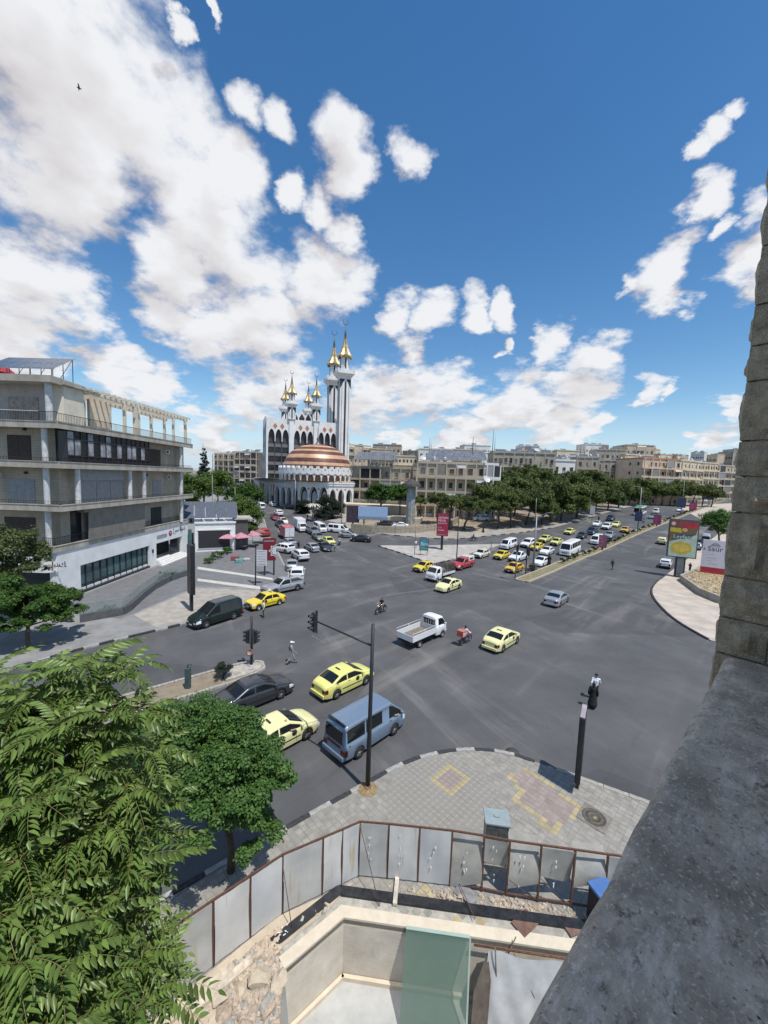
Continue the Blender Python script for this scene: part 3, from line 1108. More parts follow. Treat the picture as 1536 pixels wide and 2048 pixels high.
# ================================================================== RUBBLE
from mathutils import noise as mnoise
M_RUB = [mat('rubble_cream', (.55, .47, .36), .95, col2=(.42, .35, .26), scale=5, bump=.6, bscale=20), mat('rubble_grey', (.38, .355, .31), .95, var=.2, scale=6, bump=.6, bscale=20),
  mat('rubble_pink', (.46, .36, .27), .95, var=.2, scale=6, bump=.6)]

def rock_mesh(seed):
 bm = bmesh.new()
 bmesh.ops.create_icosphere(bm, subdivisions=2, radius=.5)
 r = random.Random(seed)
 planes = [Vector((r.uniform(-1, 1), r.uniform(-1, 1), r.uniform(-1, 1))).normalized() for _ in range(7)]
 for v in bm.verts:
  for p in planes:
   e = v.co.dot(p) - r.uniform(.27, .30)
   if e > 0:
    v.co -= p * e
  v.co.z *= .62
 mb = MB(); mb.frombm(bm, 0, False)
 return mb.mesh('rubble_stone', [M_RUB[seed % 3]])

ROCKS = [rock_mesh(k) for k in range(9)]
rubA = sheet('rubble_bed', [(-8.6, 5.0), (-6.2, 7.8), (-2.9, 10.9), (-.6, 12.0), (-1.45, 11.05), (-2.75, 9.95), (-2.2, 8.3), (-1.6, 6.2), (-3.4, 3.5)],
   mat('rubble_earth', (.52, .44, .33), .95, col2=(.40, .33, .245), scale=2.2, bump=1.0, bscale=16), .16)
rubA['kind'] = 'stuff'; rubA['label'] = 'pale rubble and dust heaped along the left hoarding'; rubA['category'] = 'rubble'
rr = random.Random(21)
spots = []
for k in range(78):
 t = rr.random()
 p = Vector((-6.3, 7.5)).lerp(Vector((-.9, 11.75)), t)
 off = rr.uniform(.1, 1.9) if p.x > -4.6 else rr.uniform(.3, 3.2)
 q = p + Vector((.62, -.78)) * off
 if q.x > -2.4 and q.y < 10.9 - (.9 - (-q.x)) * -.8 and off > .8:
  continue
 spots.append((q.x, q.y, rr.choice([.10, .14, .18, .24, .34, .5])))
for k in range(34):
 u = rr.random()
 spots.append((lerp(2.2, 7.0, u), lerp(11.85, 11.35, u) - rr.uniform(0, .55), rr.choice([.08, .12, .16, .2])))
spots += [(-2.9, 9.35, .75), (-2.75, 10.1, .55), (-3.6, 8.7, .6), (-2.6, 8.9, .55), (-3.0, 8.4, .5), (4.6, 11.2, .42), (4.9, 11.05, .36), (-3.3, 9.9, .5)]
NEARS = [('cream limestone rubble chunk', 'grey concrete rubble chunk', 'pinkish rubble chunk')[k % 3] for k in range(9)]
for i, (x, y, s_) in enumerate(spots):
 if inpoly(x, y, HOLE) or any((Vector((x, y)) - (p_ + (q_ - p_) * max(0, min(1, (Vector((x, y)) - p_).dot(q_ - p_) / (q_ - p_).length_squared)))).length < .95 + s_ * .4 for p_, q_ in ((Hc[1], Hc[0]), (Hc[0], Hc[5]))) and not (x < -2.2 and y < 9.9):
  continue
 k = rr.randrange(9)
 o = inst(ROCKS[k], 'rubble_stone', None, (x, y, .14 + s_ * .16), rr.uniform(0, 6), (s_ * rr.uniform(.8, 1.3), s_ * rr.uniform(.7, 1.1), s_ * rr.uniform(.6, 1)))
 o.rotation_euler = (rr.uniform(-.3, .3), rr.uniform(-.3, .3), rr.uniform(0, 6))
 where = 'below the left run of the hoarding' if x < -.3 else 'under the torn panels of the hoarding'
 tag(o, ('tiny ' if s_ < .12 else 'small ' if s_ < .17 else 'medium ' if s_ < .3 else 'large ') + NEARS[k] + ' lying ' + where, 'rubble', 'rubble stones inside the hoarding')
# planks and sheets thrown on the ground
for (x, y, rz, l, w, h, c, nm, lab) in ((.85, 11.75, 1.45, .9, .14, .10, (.55, .5, .42), 'timber_block', 'white painted timber block standing by the hoarding corner'), (4.9, 10.95, .6, .75, .5, .03, (.17, .10, .075), 'scrap_board', 'brown scrap board on the rubble behind the granite rim'),
         (3.2, 11.75, -.6, .7, .45, .03, (.22, .22, .225), 'scrap_board', 'grey scrap board under the torn panel'), (-3.9, 9.2, .75, 1.6, .22, .12, (.55, .47, .37), 'stone_step', 'long cream stone step among the rubble'),
         (-4.45, 9.0, .75, 1.7, .22, .09, (.50, .43, .33), 'stone_step', 'second cream stone step beside the first one'), (6.4, 10.9, .3, .6, .45, .03, (.2, .13, .1), 'scrap_board', 'brown scrap board beside the parapet')):
 mb = MB(); mb.rbx(-l / 2, l / 2, -w / 2, w / 2, 0, h, .008)
 o = mb.build(nm, [mat('scrap_%d' % int(x * 100), c, .85, var=.2, scale=5)], None, (x, y, .17), rz)
 tag(o, lab, 'debris')

# gravel and crumbs, far too many to count
def gravel(lab, polys, n, seed, smin=.02, smax=.09, name='gravel'):
 r = random.Random(seed)
 mb = MB()
 k = 0
 while k < n:
  pg_ = polys[r.randrange(len(polys))]
  xs, ys = [p[0] for p in pg_], [p[1] for p in pg_]
  x, y = r.uniform(min(xs), max(xs)), r.uniform(min(ys), max(ys))
  if not inpoly(x, y, pg_) or inpoly(x, y, HOLE):
   continue
  k += 1
  s_ = smin + (smax - smin) * r.random() ** 2.5
  mt = Matrix.Translation((x, y, .135 + s_ * .3)) @ Matrix.Rotation(r.uniform(0, 6), 4, 'Z') @ Matrix.Rotation(r.uniform(-.6, .6), 4, 'X') @ Matrix.Diagonal((s_, s_ * r.uniform(.5, .9), s_ * r.uniform(.35, .7), 1))
  mb.add([(-1, -.7, -.8), (.9, -.9, -.8), (1, .8, -.8), (-.8, 1, -.8), (-.6, -.5, .8), (.7, -.4, .6), (.5, .6, .9), (-.5, .4, .7)], [(0, 3, 2, 1), (4, 5, 6, 7), (0, 1, 5, 4), (1, 2, 6, 5), (2, 3, 7, 6), (3, 0, 4, 7)], r.randrange(3), False, mt)
 o = mb.build(name, M_RUB); tag(o, lab, 'gravel', kind='stuff')

gravel('crumbled stone and grit strewn between hoarding and granite rim', [[(-.6, 12.1), (7.4, 11.3), (7.4, 10.85), (-.9, 11.75)], [(2.0, 12.0), (6.6, 11.5), (6.6, 11.1), (2.0, 11.5)], [(4.0, 11.7), (5.6, 11.5), (5.6, 11.0), (4.0, 11.1)]], 800, 5, .015, .085)
gravel('pale broken stone heaped along the left run of the hoarding', [[(-6.6, 7.2), (-1.0, 11.8), (-1.3, 11.2), (-2.8, 10.1), (-2.4, 9.2), (-5.0, 5.6)], [(-3.9, 9.6), (-2.7, 10.6), (-2.4, 9.4), (-2.2, 8.4), (-3.6, 8.2)]], 2600, 6, .03, .13)
# ================================================================== VEHICLES
def paint(name, c, rough=.34, metal=0.0, var=.05):
 return mat('paint_' + name, c, rough, metal, col2=tuple(lerp(v, w, .03 + .15 * max(c)) for v, w in zip(c, (.30, .26, .20))), scale=2.2, coat=.45, detail=8)

P = {'lemon': paint('lemon', (.70, .68, .20)), 'pale': paint('pale_yellow', (.74, .71, .36)), 'yellow': paint('yellow', (.72, .55, .02)), 'amber': paint('amber', (.70, .42, .02)),
 'white': paint('white', (.72, .73, .74)), 'cream': paint('cream', (.68, .66, .55)), 'silver': paint('silver', (.42, .44, .47), .3, .5), 'grey': paint('grey', (.20, .215, .23), .3, .45),
 'charcoal': paint('charcoal', (.055, .06, .068), .28, .45), 'black': paint('black', (.015, .016, .018), .25), 'bluegrey': paint('bluegrey', (.19, .265, .36), .35, .35),
 'green': paint('dark_green', (.006, .017, .017), .22, .2), 'navy': paint('navy', (.03, .05, .085), .3, .3), 'teal': paint('teal', (.22, .33, .37), .35, .3),
 'maroon': paint('maroon', (.20, .02, .035)), 'red': paint('red', (.42, .03, .035)), 'pink': paint('pink', (.55, .16, .20)), 'busgreen': paint('bus_green', (.12, .50, .22)), 'olive': paint('olive', (.22, .23, .20), .35, .3)}
M_CGLASS = mat('car_glass', (.012, .014, .016), .06, var=0, spec=.6)
M_TYRE = mat('tyre_rubber', (.022, .022, .023), .85, var=.2, scale=9)
M_RIM = mat('alloy_rim', (.42, .43, .44), .35, .7, var=.1)
M_DARKP = mat('black_plastic', (.025, .025, .027), .6, var=.15, scale=6)
M_HEADL = mat('headlamp', (.70, .72, .74), .12, var=.1, scale=9)
M_TAILL = mat('tail_lamp', (.13, .012, .012), .2, var=.1, scale=9)
M_PLATE = mat('number_plate', (.65, .65, .63), .5, var=.1, scale=12)
M_CHROME = mat('chrome', (.6, .6, .62), .15, 1, var=.05)
M_SKIN = mat('skin', (.40, .235, .16), .6, var=.1, scale=9)
M_SEAT = mat('seat_cloth', (.05, .048, .05), .9, var=.2)

def wheel_meshes(r, w, steel=False):
 t = MB()
 prof = [(r * .60, -w / 2), (r * .93, -w / 2), (r, -w * .32), (r, w * .32), (r * .93, w / 2), (r * .60, w / 2)]
 rot = Matrix.Rotation(RD(90), 4, 'X')
 t.lathe(prof, 22, m=0, mtx=rot)
 k = MB()
 k.lathe([(r * .62, w * .36), (r * .62, w * .47), (r * .54, w * .47), (r * .52, w * .30), (.001, w * .30)], 20, m=1 if not steel else 0, mtx=rot)
 k.lathe([(.001, w * .44), (r * .16, w * .42), (r * .17, w * .28)], 10, mtx=rot)
 n = 5 if not steel else 0
 for i in range(n):
  a = 2 * math.pi * i / n
  mt = rot @ Matrix.Rotation(a, 4, 'Z')
  k.bx(r * .1, r * .56, -r * .075, r * .075, w * .29, w * .43, 0, mt)
 return t.mesh('tyre', [M_TYRE]), k.mesh('rim', [M_RIM, M_DARKP])

WH = {}

def wheels(car, axles, halfw, r, w=.2, steel=False):
 key = (round(r, 3), w, steel)
 if key not in WH:
  WH[key] = wheel_meshes(r, w, steel)
 tm, rm = WH[key]
 for x in axles:
  for s in (-1, 1):
   o = inst(tm, 'wheel', car, (x, s * (halfw - w / 2), r), math.pi if s > 0 else 0)
   inst(rm, 'rim', o)

class Body:
 """lofted car body: x forward; sections run from the sill up to the roof centre line"""

 def __init__(s, L, W, top, belt, axles, r, sill=.24, tumble=.26, nose=.2, tail=.16, crown=.025, plan=.5, roofr=.06, arch=.06, side=.03):
  s.__dict__.update(locals())

 def w(s, x):
  k = 1.0
  e = (abs(x) - (s.L / 2 - s.plan)) / s.plan
  if e > 0:
   k -= (s.nose if x > 0 else s.tail) * e * e
  return s.W / 2 * k

 def zb(s, x):
  z = s.sill + (.06 * max(0, (abs(x) - s.L / 2 + .5) / .5))
  for a in s.axles:
   R = s.r + s.arch
   if abs(x - a) < R:
    z = max(z, s.r + math.sqrt(R * R - (x - a) ** 2))
  return z

 def sec(s, x):
  w, zb = s.w(x), s.zb(x)
  bl = pl(s.belt, x)
  tp = max(pl(s.top, x), bl + .012)
  bl = max(bl, zb + .06)
  tp = max(tp, bl + .012)
  h = tp - bl
  wr = w * .96 - s.tumble * h
  hr = min(s.roofr, h * .6)
  mid = lerp(zb, bl, .45)
  return [(w * .955, zb), (w * .985 + 0, lerp(zb, mid, .5)), (w, mid), (w - s.side * .3, lerp(mid, bl, .7)), (w * .985 - s.side, bl - .015), (w * .965 - s.side, bl),
    (wr + s.tumble * hr, tp - hr), (wr - .02, tp - hr * .35), (wr - .10, tp), (wr * .5, tp + s.crown * .8), (0, tp + s.crown)]

 def pt(s, x, t, off=0.0):
  """point at section index t (0..10), pushed out by off"""
  p = s.sec(x)
  i = min(9, int(t))
  f = t - i
  (y0, z0), (y1, z1) = p[i], p[i + 1]
  y, z = lerp(y0, y1, f), lerp(z0, z1, f)
  n = Vector((z1 - z0, -(y1 - y0)))
  if n.length > 1e-6:
   n.normalize()
  if n.x < 0 and n.y < 0:
   n = -n
  return y + n.x * off, z + n.y * off

 def xs(s):
  h = s.L / 2
  v = set([-h, h])
  x = -h
  while x < h:
   v.add(round(x, 3)); x += .11
  for a in s.axles:
   R = s.r + s.arch
   for k in range(13):
    v.add(round(a - R * math.cos(math.pi * k / 12), 3))
   v.add(round(a - R - .004, 3)); v.add(round(a + R + .004, 3))
  for q in list(s.top) + list(s.belt):
   v.add(round(q[0], 3))
  return sorted(q for q in v if -h <= q <= h)

 def shell(s, m=0):
  mb = MB()
  xs = s.xs()
  ns = 21
  for x in xs:
   p = s.sec(x)
   for (y, z) in p:
    mb.v.append((x, y, z))
   for (y, z) in reversed(p[:-1]):
    mb.v.append((x, -y, z))
  for i in range(len(xs) - 1):
   for j in range(ns - 1):
    a, b = i * ns + j, (i + 1) * ns + j
    mb.f.append((a, a + 1, b + 1, b)); mb.m.append(m); mb.sm.append(True)
  for i, fl in ((0, False), (len(xs) - 1, True)):
   o = i * ns
   idx = [o + j for j in range(ns)]
   mb.f.append(tuple(idx if fl else idx[::-1])); mb.m.append(m); mb.sm.append(False)
  return mb

 def patch(s, mb, x0, x1, t0, t1, m=0, off=.006, sides=(1, -1), nx=8, nt=3):
  for sd in sides:
   def fn(u, v):
    x = lerp(x0, x1, u)
    y, z = s.pt(x, lerp(t0, t1, v), off)
    return (x, sd * y, z)
   mb.grid(fn, nx, nt, m, True, flip=(sd < 0))
  return mb

 def top_glass(s, mb, x0, x1, m=0, off=.008, k=.93, nx=8):
  """windscreen / rear window over the roof surface"""
  def fn(u, v):
   x = lerp(x0, x1, u)
   p = s.sec(x)
   wmax = lerp(p[7][0], p[8][0], .3) * k
   y = lerp(-wmax, wmax, v)
   ay = abs(y)
   pts = p[6:]
   z = pts[-1][1]
   for (ya, za), (yb, zb_) in zip(pts, pts[1:]):
    if yb <= ay <= ya:
     z = lerp(za, zb_, (ya - ay) / max(1e-6, ya - yb))
     break
   return (x, y, z + off)
  mb.grid(fn, nx, 8, m, True)
  return mb

CARMESH = {}

def vehicle(kind, spec, color, label, cat, px, py, heading, group, extra=None, loc=None):
 """build (or reuse) the meshes of a kind in a colour and stand one vehicle on the road"""
 p = loc or G(px, py)
 car = thing({'taxi': 'taxi'}.get(cat, cat.replace(' ', '_')), label, cat, (p.x, p.y, T(p.y) + .003), RD(heading), group)
 d = 2.0
 hx, hy = math.cos(RD(heading)), math.sin(RD(heading))
 slope = (T(p.y + hy * d) - T(p.y - hy * d)) / (2 * d)
 car.rotation_euler = (0, -math.atan(slope), RD(heading))
 key = (kind, color)
 if key not in CARMESH:
  CARMESH[key] = spec(P[color])
 for (nm, me, sub) in CARMESH[key]['parts']:
  o = inst(me, nm, car)
  for (n2, m2) in sub:
   inst(m2, n2, o)
 c = CARMESH[key]
 wheels(car, c['axles'], c['hw'], c['r'], c.get('ww', .2), c.get('steel', False))
 if extra:
  extra(car, c)
 return car

def std_parts(B, pm, side_wins, ws, rear, head=(.42, .05), tailx=.22, dark_bumper=False, grille=True, handles=True, rear_cap=None, front_cap=None, taill=(1.6, 3.4), headt=(2.2, 3.9), strip=True, plate=True, roofrail=False):
 parts = []
 h = B.L / 2
 parts.append(('body', B.shell().mesh('body', [pm]), []))
 # dark floor pan closes the wheel arches
 u = MB(); u.bx(-h + .25, h - .25, -B.W * .40, B.W * .40, B.sill - .02, B.r * 2 + .02)
 u.bx(-h + .12, h - .12, -B.W * .44, B.W * .44, B.sill - .03, B.sill + .03)
 parts.append(('underbody', u.mesh('underbody', [M_DARKP]), []))
 for (x0, x1) in side_wins:
  for sd in (1, -1):
   g = MB(); B.patch(g, x0, x1, 5.12, 5.9, 0, .007, (sd,), nx=6)
   parts.append(('side_window', g.mesh('side_window', [M_CGLASS]), []))
 if ws:
  g = MB(); B.top_glass(g, *ws); parts.append(('windscreen', g.mesh('windscreen', [M_CGLASS]), []))
 if rear:
  g = MB(); B.top_glass(g, *rear); parts.append(('rear_window', g.mesh('rear_window', [M_CGLASS]), []))
 for sd in (1, -1):
  g = MB(); B.patch(g, h - head[0], h - head[1], headt[0], headt[1], 0, .008, (sd,), nx=5)
  w = B.w(h) * .98
  z0, z1 = B.pt(h, headt[0])[1], B.pt(h, headt[1])[1]
  g.bx(h - .02, h + .012, sd * w * .58 if sd > 0 else -w, sd * w if sd > 0 else -w * .58, z0 + .02, z1 - .01)
  parts.append(('headlight', g.mesh('headlight', [M_HEADL]), []))
  g = MB(); B.patch(g, -h + .01, -h + tailx, taill[0], taill[1], 0, .008, (sd,), nx=4)
  w = B.w(-h) * .99
  z0, z1 = B.pt(-h, taill[0])[1], B.pt(-h, taill[1])[1]
  a, b_ = (w * .66, w) if sd > 0 else (-w, -w * .66)
  g.bx(-h - .012, -h + .02, a, b_, z0, z1)
  parts.append(('tail_light', g.mesh('tail_light', [M_TAILL]), []))
 wf, wr = B.w(h), B.w(-h)
 if grille:
  g = MB(); z0, z1 = B.pt(h, headt[0])[1], B.pt(h, headt[1])[1]
  g.bx(h - .02, h + .014, -wf * .52, wf * .52, z0 + .02, z1 - .02)
  g.bx(h - .02, h + .012, -wf * .7, wf * .7, B.sill + .1, B.sill + .2)
  parts.append(('grille', g.mesh('grille', [M_DARKP]), []))
 bm_ = M_DARKP if dark_bumper else pm
 for nm, x, w, d in (('front_bumper', h, wf, 1), ('rear_bumper', -h, wr, -1)):
  g = MB()
  g.rbx(min(x, x + d * .06) - .05, max(x, x + d * .06) + .0, -w * 1.0, w * 1.0, B.sill + .06, B.sill + .27, .03)
  parts.append((nm, g.mesh(nm, [bm_]), []))
 if plate:
  for x, d in ((h + .062, 1), (-h - .062, -1)):
   g = MB(); g.bx(x - .006, x + .006, -.2, .2, B.sill + .12, B.sill + .23); parts.append(('number_plate', g.mesh('number_plate', [M_PLATE]), []))
 if rear_cap:
  y, z0, z1 = rear_cap
  g = MB(); g.rbx(-h - .012, -h + .02, -y, y, z0, z1, .01); parts.append(('rear_window', g.mesh('rear_window', [M_CGLASS]), []))
 # mirrors
 if ws:
  xm = max(ws) - .18
  for sd in (1, -1):
   y, z = B.pt(xm, 5.1)
   g = MB(); g.rbx(xm - .05, xm + .07, sd * y - .01 if sd > 0 else sd * y - .17, sd * y + .17 if sd > 0 else sd * y + .01, z + .03, z + .17, .025)
   parts.append(('wing_mirror', g.mesh('wing_mirror', [pm]), []))
 if strip:
  for sd in (1, -1):
   g = MB(); B.patch(g, B.axles[0] + B.r + B.arch + .06, B.axles[-1] - B.r - B.arch - .06, 1.8, 2.1, 0, .012, (sd,), nx=6, nt=1)
   parts.append(('side_trim', g.mesh('side_trim', [M_DARKP]), []))
 if handles:
  for xd in ((side_wins[-1][0] + .1,) + ((side_wins[0][0] + .12,) if len(side_wins) > 1 else ())):
   for sd in (1, -1):
    y, z = B.pt(xd, 3.6)
    g = MB(); g.rbx(xd - .07, xd + .07, sd * y - .015, sd * y + .02, z - .015, z + .02, .008)
    parts.append(('door_handle', g.mesh('door_handle', [M_DARKP]), []))
  # door gaps
  for xd in [w[0] - .03 for w in side_wins[-2:]] + [side_wins[-1][1] - .25]:
   for sd in (1, -1):
    g = MB()
    def fn(u, v, xd=xd, sd=sd):
     y, z = B.pt(xd + (u - .5) * .014, lerp(.4, 4.9, v), .003)
     return (xd + (u - .5) * .014, sd * y, z)
    g.grid(fn, 1, 6, flip=(sd < 0))
    parts.append(('door_gap', g.mesh('door_gap', [M_DARKP]), []))
 return parts

def sedan(pm, L=4.25, W=1.68, H=1.46, dark=False, boxy=False):
 h = L / 2
 if boxy:
  top = [(-h, .80), (-h + .04, .93), (-1.28, .96), (-.92, H - .05), (-.3, H), (.28, H - .03), (.88, .98), (h - .25, .88), (h, .80)]
  belt = [(-h, .78), (-1.2, .90), (.9, .90), (h, .76)]
  B = Body(L, W, top, belt, (-1.22, 1.25), .29, .27, .20, .10, .08, .015, .35, .05)
 else:
  top = [(-h, .84), (-h + .10, 1.00), (-1.62, 1.05), (-.80, H - .05), (-.25, H), (.25, H - .02), (1.12, 1.02), (1.5, .93), (h - .22, .78), (h, .62)]
  belt = [(-h, .80), (-1.5, .98), (.2, .93), (1.1, .91), (h - .2, .72), (h, .56)]
  B = Body(L, W, top, belt, (-1.25, 1.27), .30, .22, .27, .24, .20, .03, .62, .08)
 x0 = -1.22 if boxy else -1.30
 parts = std_parts(B, pm, [(x0, -.42), (-.34, .82)], (.92 if boxy else 1.06, .30), (-.96 if not boxy else -1.0, -1.24 if boxy else -1.56), dark_bumper=dark or boxy,
     headt=(2.3, 3.9), taill=(2.2, 3.9))
 return dict(parts=parts, axles=B.axles, hw=W / 2 - .01, r=B.r, steel=boxy, B=B)

def saloon_old(pm): return sedan(pm, 4.05, 1.60, 1.42, True, True)
def saloon_big(pm): return sedan(pm, 4.55, 1.76, 1.45)

def wagon(pm, H=1.46):
 L, W = 4.2, 1.64
 h = L / 2
 top = [(-h, 1.0), (-h + .05, 1.18), (-h + .32, H - .04), (-.6, H), (.35, H - .03), (.95, .99), (h - .2, .88), (h, .76)]
 belt = [(-h, .88), (.9, .91), (h, .72)]
 B = Body(L, W, top, belt, (-1.22, 1.28), .30, .26, .18, .12, .05, .015, .4, .05)
 parts = std_parts(B, pm, [(-1.85, -1.15), (-1.07, -.3), (-.22, .88)], (.98, .38), (-h + .05, -h + .30), dark_bumper=True, taill=(2.2, 4.2))
 return dict(parts=parts, axles=B.axles, hw=W / 2 - .01, r=B.r, steel=True, B=B)

def suv(pm):
 L, W, H = 4.45, 1.84, 1.68
 h = L / 2
 top = [(-h, 1.05), (-h + .06, 1.22), (-h + .42, H - .06), (-.6, H), (.25, H - .03), (1.0, 1.12), (1.5, 1.04), (h - .15, .95), (h, .8)]
 belt = [(-h, 1.0), (-1.2, 1.06), (.95, 1.02), (h - .2, .9), (h, .74)]
 B = Body(L, W, top, belt, (-1.32, 1.36), .35, .30, .22, .16, .10, .025, .5, .08)
 parts = std_parts(B, pm, [(-1.85, -1.2), (-1.12, -.25), (-.17, .92)], (1.0, .34), (-h + .08, -h + .38), dark_bumper=True, taill=(3.0, 4.4))
 return dict(parts=parts, axles=B.axles, hw=W / 2 - .01, r=B.r, ww=.22, B=B)

def van(pm, L=4.6, W=1.70, H=1.95, slope=.75, wins=3, r=.31):
 h = L / 2
 top = [(-h, 1.55), (-h + .05, H - .16), (-h + .28, H - .01), (-.4, H), (h - slope - .35, H - .03), (h - slope * .28, 1.15), (h - .06, .98), (h, .82)]
 belt = [(-h, 1.02), (h - .6, 1.02), (h - .1, .92), (h, .74)]
 B = Body(L, W, top, belt, (-h + 1.0, h - .92), r, .28, .11, .13, .05, .025, .35, .07)
 a, b_ = -h + .22, h - .42
 wl = []
 if wins == 3:
  wl = [(a, a + 1.15), (a + 1.25, a + 2.4), (h - 1.35, b_)]
 elif wins == 1:
  wl = [(h - 1.5, b_)]
 parts = std_parts(B, pm, wl, (h - slope * .3, h - slope - .25), None, head=(.3, .03), rear_cap=(W * .38, 1.08, H - .22), taill=(1.3, 2.7), strip=False)
 return dict(parts=parts, axles=B.axles, hw=W / 2 - .01, r=r, B=B)

def bluevan(pm):
 d = van(pm, 4.5, 1.68, 1.95, .8, 3, .30)
 t = MB(); t.rbx(-2.16, -2.02, -.62, .62, 1.965, 2.0, .012); d['parts'].append(('roof_spoiler', t.mesh('roof_spoiler', [M_DARKP]), []))
 for s in (-1, 1):
  t = MB(); t.bx(-2.2, 1.0, s * .80 - .008, s * .80 + .008, 1.885, 1.90); d['parts'].append(('rain_gutter', t.mesh('rain_gutter', [M_CHROME]), []))
 t = MB(); t.tube([(-2.33, -.75, .42), (-2.33, .75, .42)], .035, 8); d['parts'].append(('chrome_bumper', t.mesh('chrome_bumper', [M_CHROME]), []))
 t = MB(); t.rbx(-2.275, -2.25, -.5, .5, .86, .98, .008); d['parts'].append(('tail_panel', t.mesh('tail_panel', [mat('dark_red_panel', (.05, .012, .014), .35)]), []))
 return d

def panelvan(pm):
 L, W, H = 4.7, 1.82, 1.95
 h = L / 2
 top = [(-h, 1.5), (-h + .04, H - .14), (-h + .25, H), (-.3, H), (.35, H - .04), (1.35, 1.18), (1.75, 1.06), (h - .15, .90), (h, .74)]
 belt = [(-h, 1.02), (1.2, 1.02), (1.6, .98), (h - .15, .82), (h, .66)]
 B = Body(L, W, top, belt, (-h + .95, h - .95), .33, .26, .13, .22, .05, .03, .5, .08)
 parts = std_parts(B, pm, [(.02, 1.1)], (1.3, .42), None, rear_cap=(W * .36, 1.1, H - .3), taill=(1.6, 3.2), strip=False)
 return dict(parts=parts, axles=B.axles, hw=W / 2 - .01, r=.33, B=B)

def minibus(pm):
 L, W, H = 6.9, 2.05, 2.65
 h = L / 2
 top = [(-h, 2.2), (-h + .06, H - .12), (-h + .3, H), (h - 1.0, H - .02), (h - .62, H - .22), (h - .12, 1.32), (h, 1.1)]
 belt = [(-h, 1.35), (h - .25, 1.30), (h, 1.0)]
 B = Body(L, W, top, belt, (-h + 1.7, h - 1.05), .38, .32, .07, .08, .04, .03, .35, .09)
 wl = [(-h + .25 + i * 1.05, -h + 1.2 + i * 1.05) for i in range(5)] + [(h - 1.25, h - .42)]
 parts = std_parts(B, pm, wl, (h - .14, h - .60), None, head=(.16, .02), rear_cap=(W * .4, 1.4, 2.3), taill=(2, 4.2), handles=False, strip=False, headt=(1.6, 2.8))
 return dict(parts=parts, axles=B.axles, hw=W / 2 - .01, r=.38, ww=.24, steel=True, B=B)

def citybus(pm):
 L, W, H = 11, 2.5, 3.1
 h = L / 2
 top = [(-h, 2.8), (-h + .1, H - .05), (-h + .4, H), (h - .5, H), (h - .12, H - .2), (h - .02, 1.3), (h, 1.2)]
 belt = [(-h, 1.2), (h, 1.1)]
 B = Body(L, W, top, belt, (-h + 3.0, h - 2.5), .48, .35, .03, .04, .02, .04, .4, .1)
 wl = [(-h + .3 + i * 1.5, -h + 1.7 + i * 1.5) for i in range(7)]
 parts = std_parts(B, P['white'], wl, None, None, head=(.1, .02), rear_cap=(W * .42, 1.3, 2.6), handles=False, strip=False, headt=(1, 2))
 g = MB(); g.rbx(h - .02, h + .014, -W * .46, W * .46, 1.25, 2.85, .01); parts.append(('windscreen', g.mesh('windscreen', [M_CGLASS]), []))
 g = MB(); g.rbx(-h + .3, h - .2, -W * .42, W * .42, H + .0, H + .17, .05); parts.append(('roof_panel', g.mesh('roof_panel', [pm]), []))
 return dict(parts=parts, axles=B.axles, hw=W / 2 - .01, r=.48, ww=.28, steel=True, B=B)

def truck_cab(pm, x0, W=1.72, H=1.98):
 L = 1.62
 h = L / 2
 top = [(-h, H - .06), (-h + .1, H), (-.1, H), (.18, H - .06), (h - .16, 1.28), (h - .03, 1.06), (h, .9)]
 belt = [(-h, 1.16), (.4, 1.14), (h - .05, 1.02), (h, .84)]
 B = Body(L, W, top, belt, (h - .62,), .30, .38, .13, .12, .03, .03, .3, .08)
 sub = std_parts(B, pm, [(-.45, .52)], (h - .18, .2), None, head=(.2, .02), taill=(9.2, 9.6), plate=False, strip=False, headt=(1.6, 2.9), rear_cap=(W * .36, 1.25, 1.75))
 out = []
 for nm, me, sp in sub:
  if nm in ('tail_light', 'rear_bumper', 'door_gap'):
   continue
  me.transform(Matrix.Translation((x0, 0, 0)))
  out.append(('cab' if nm == 'body' else nm, me, sp))
 return out, x0 + h - .62

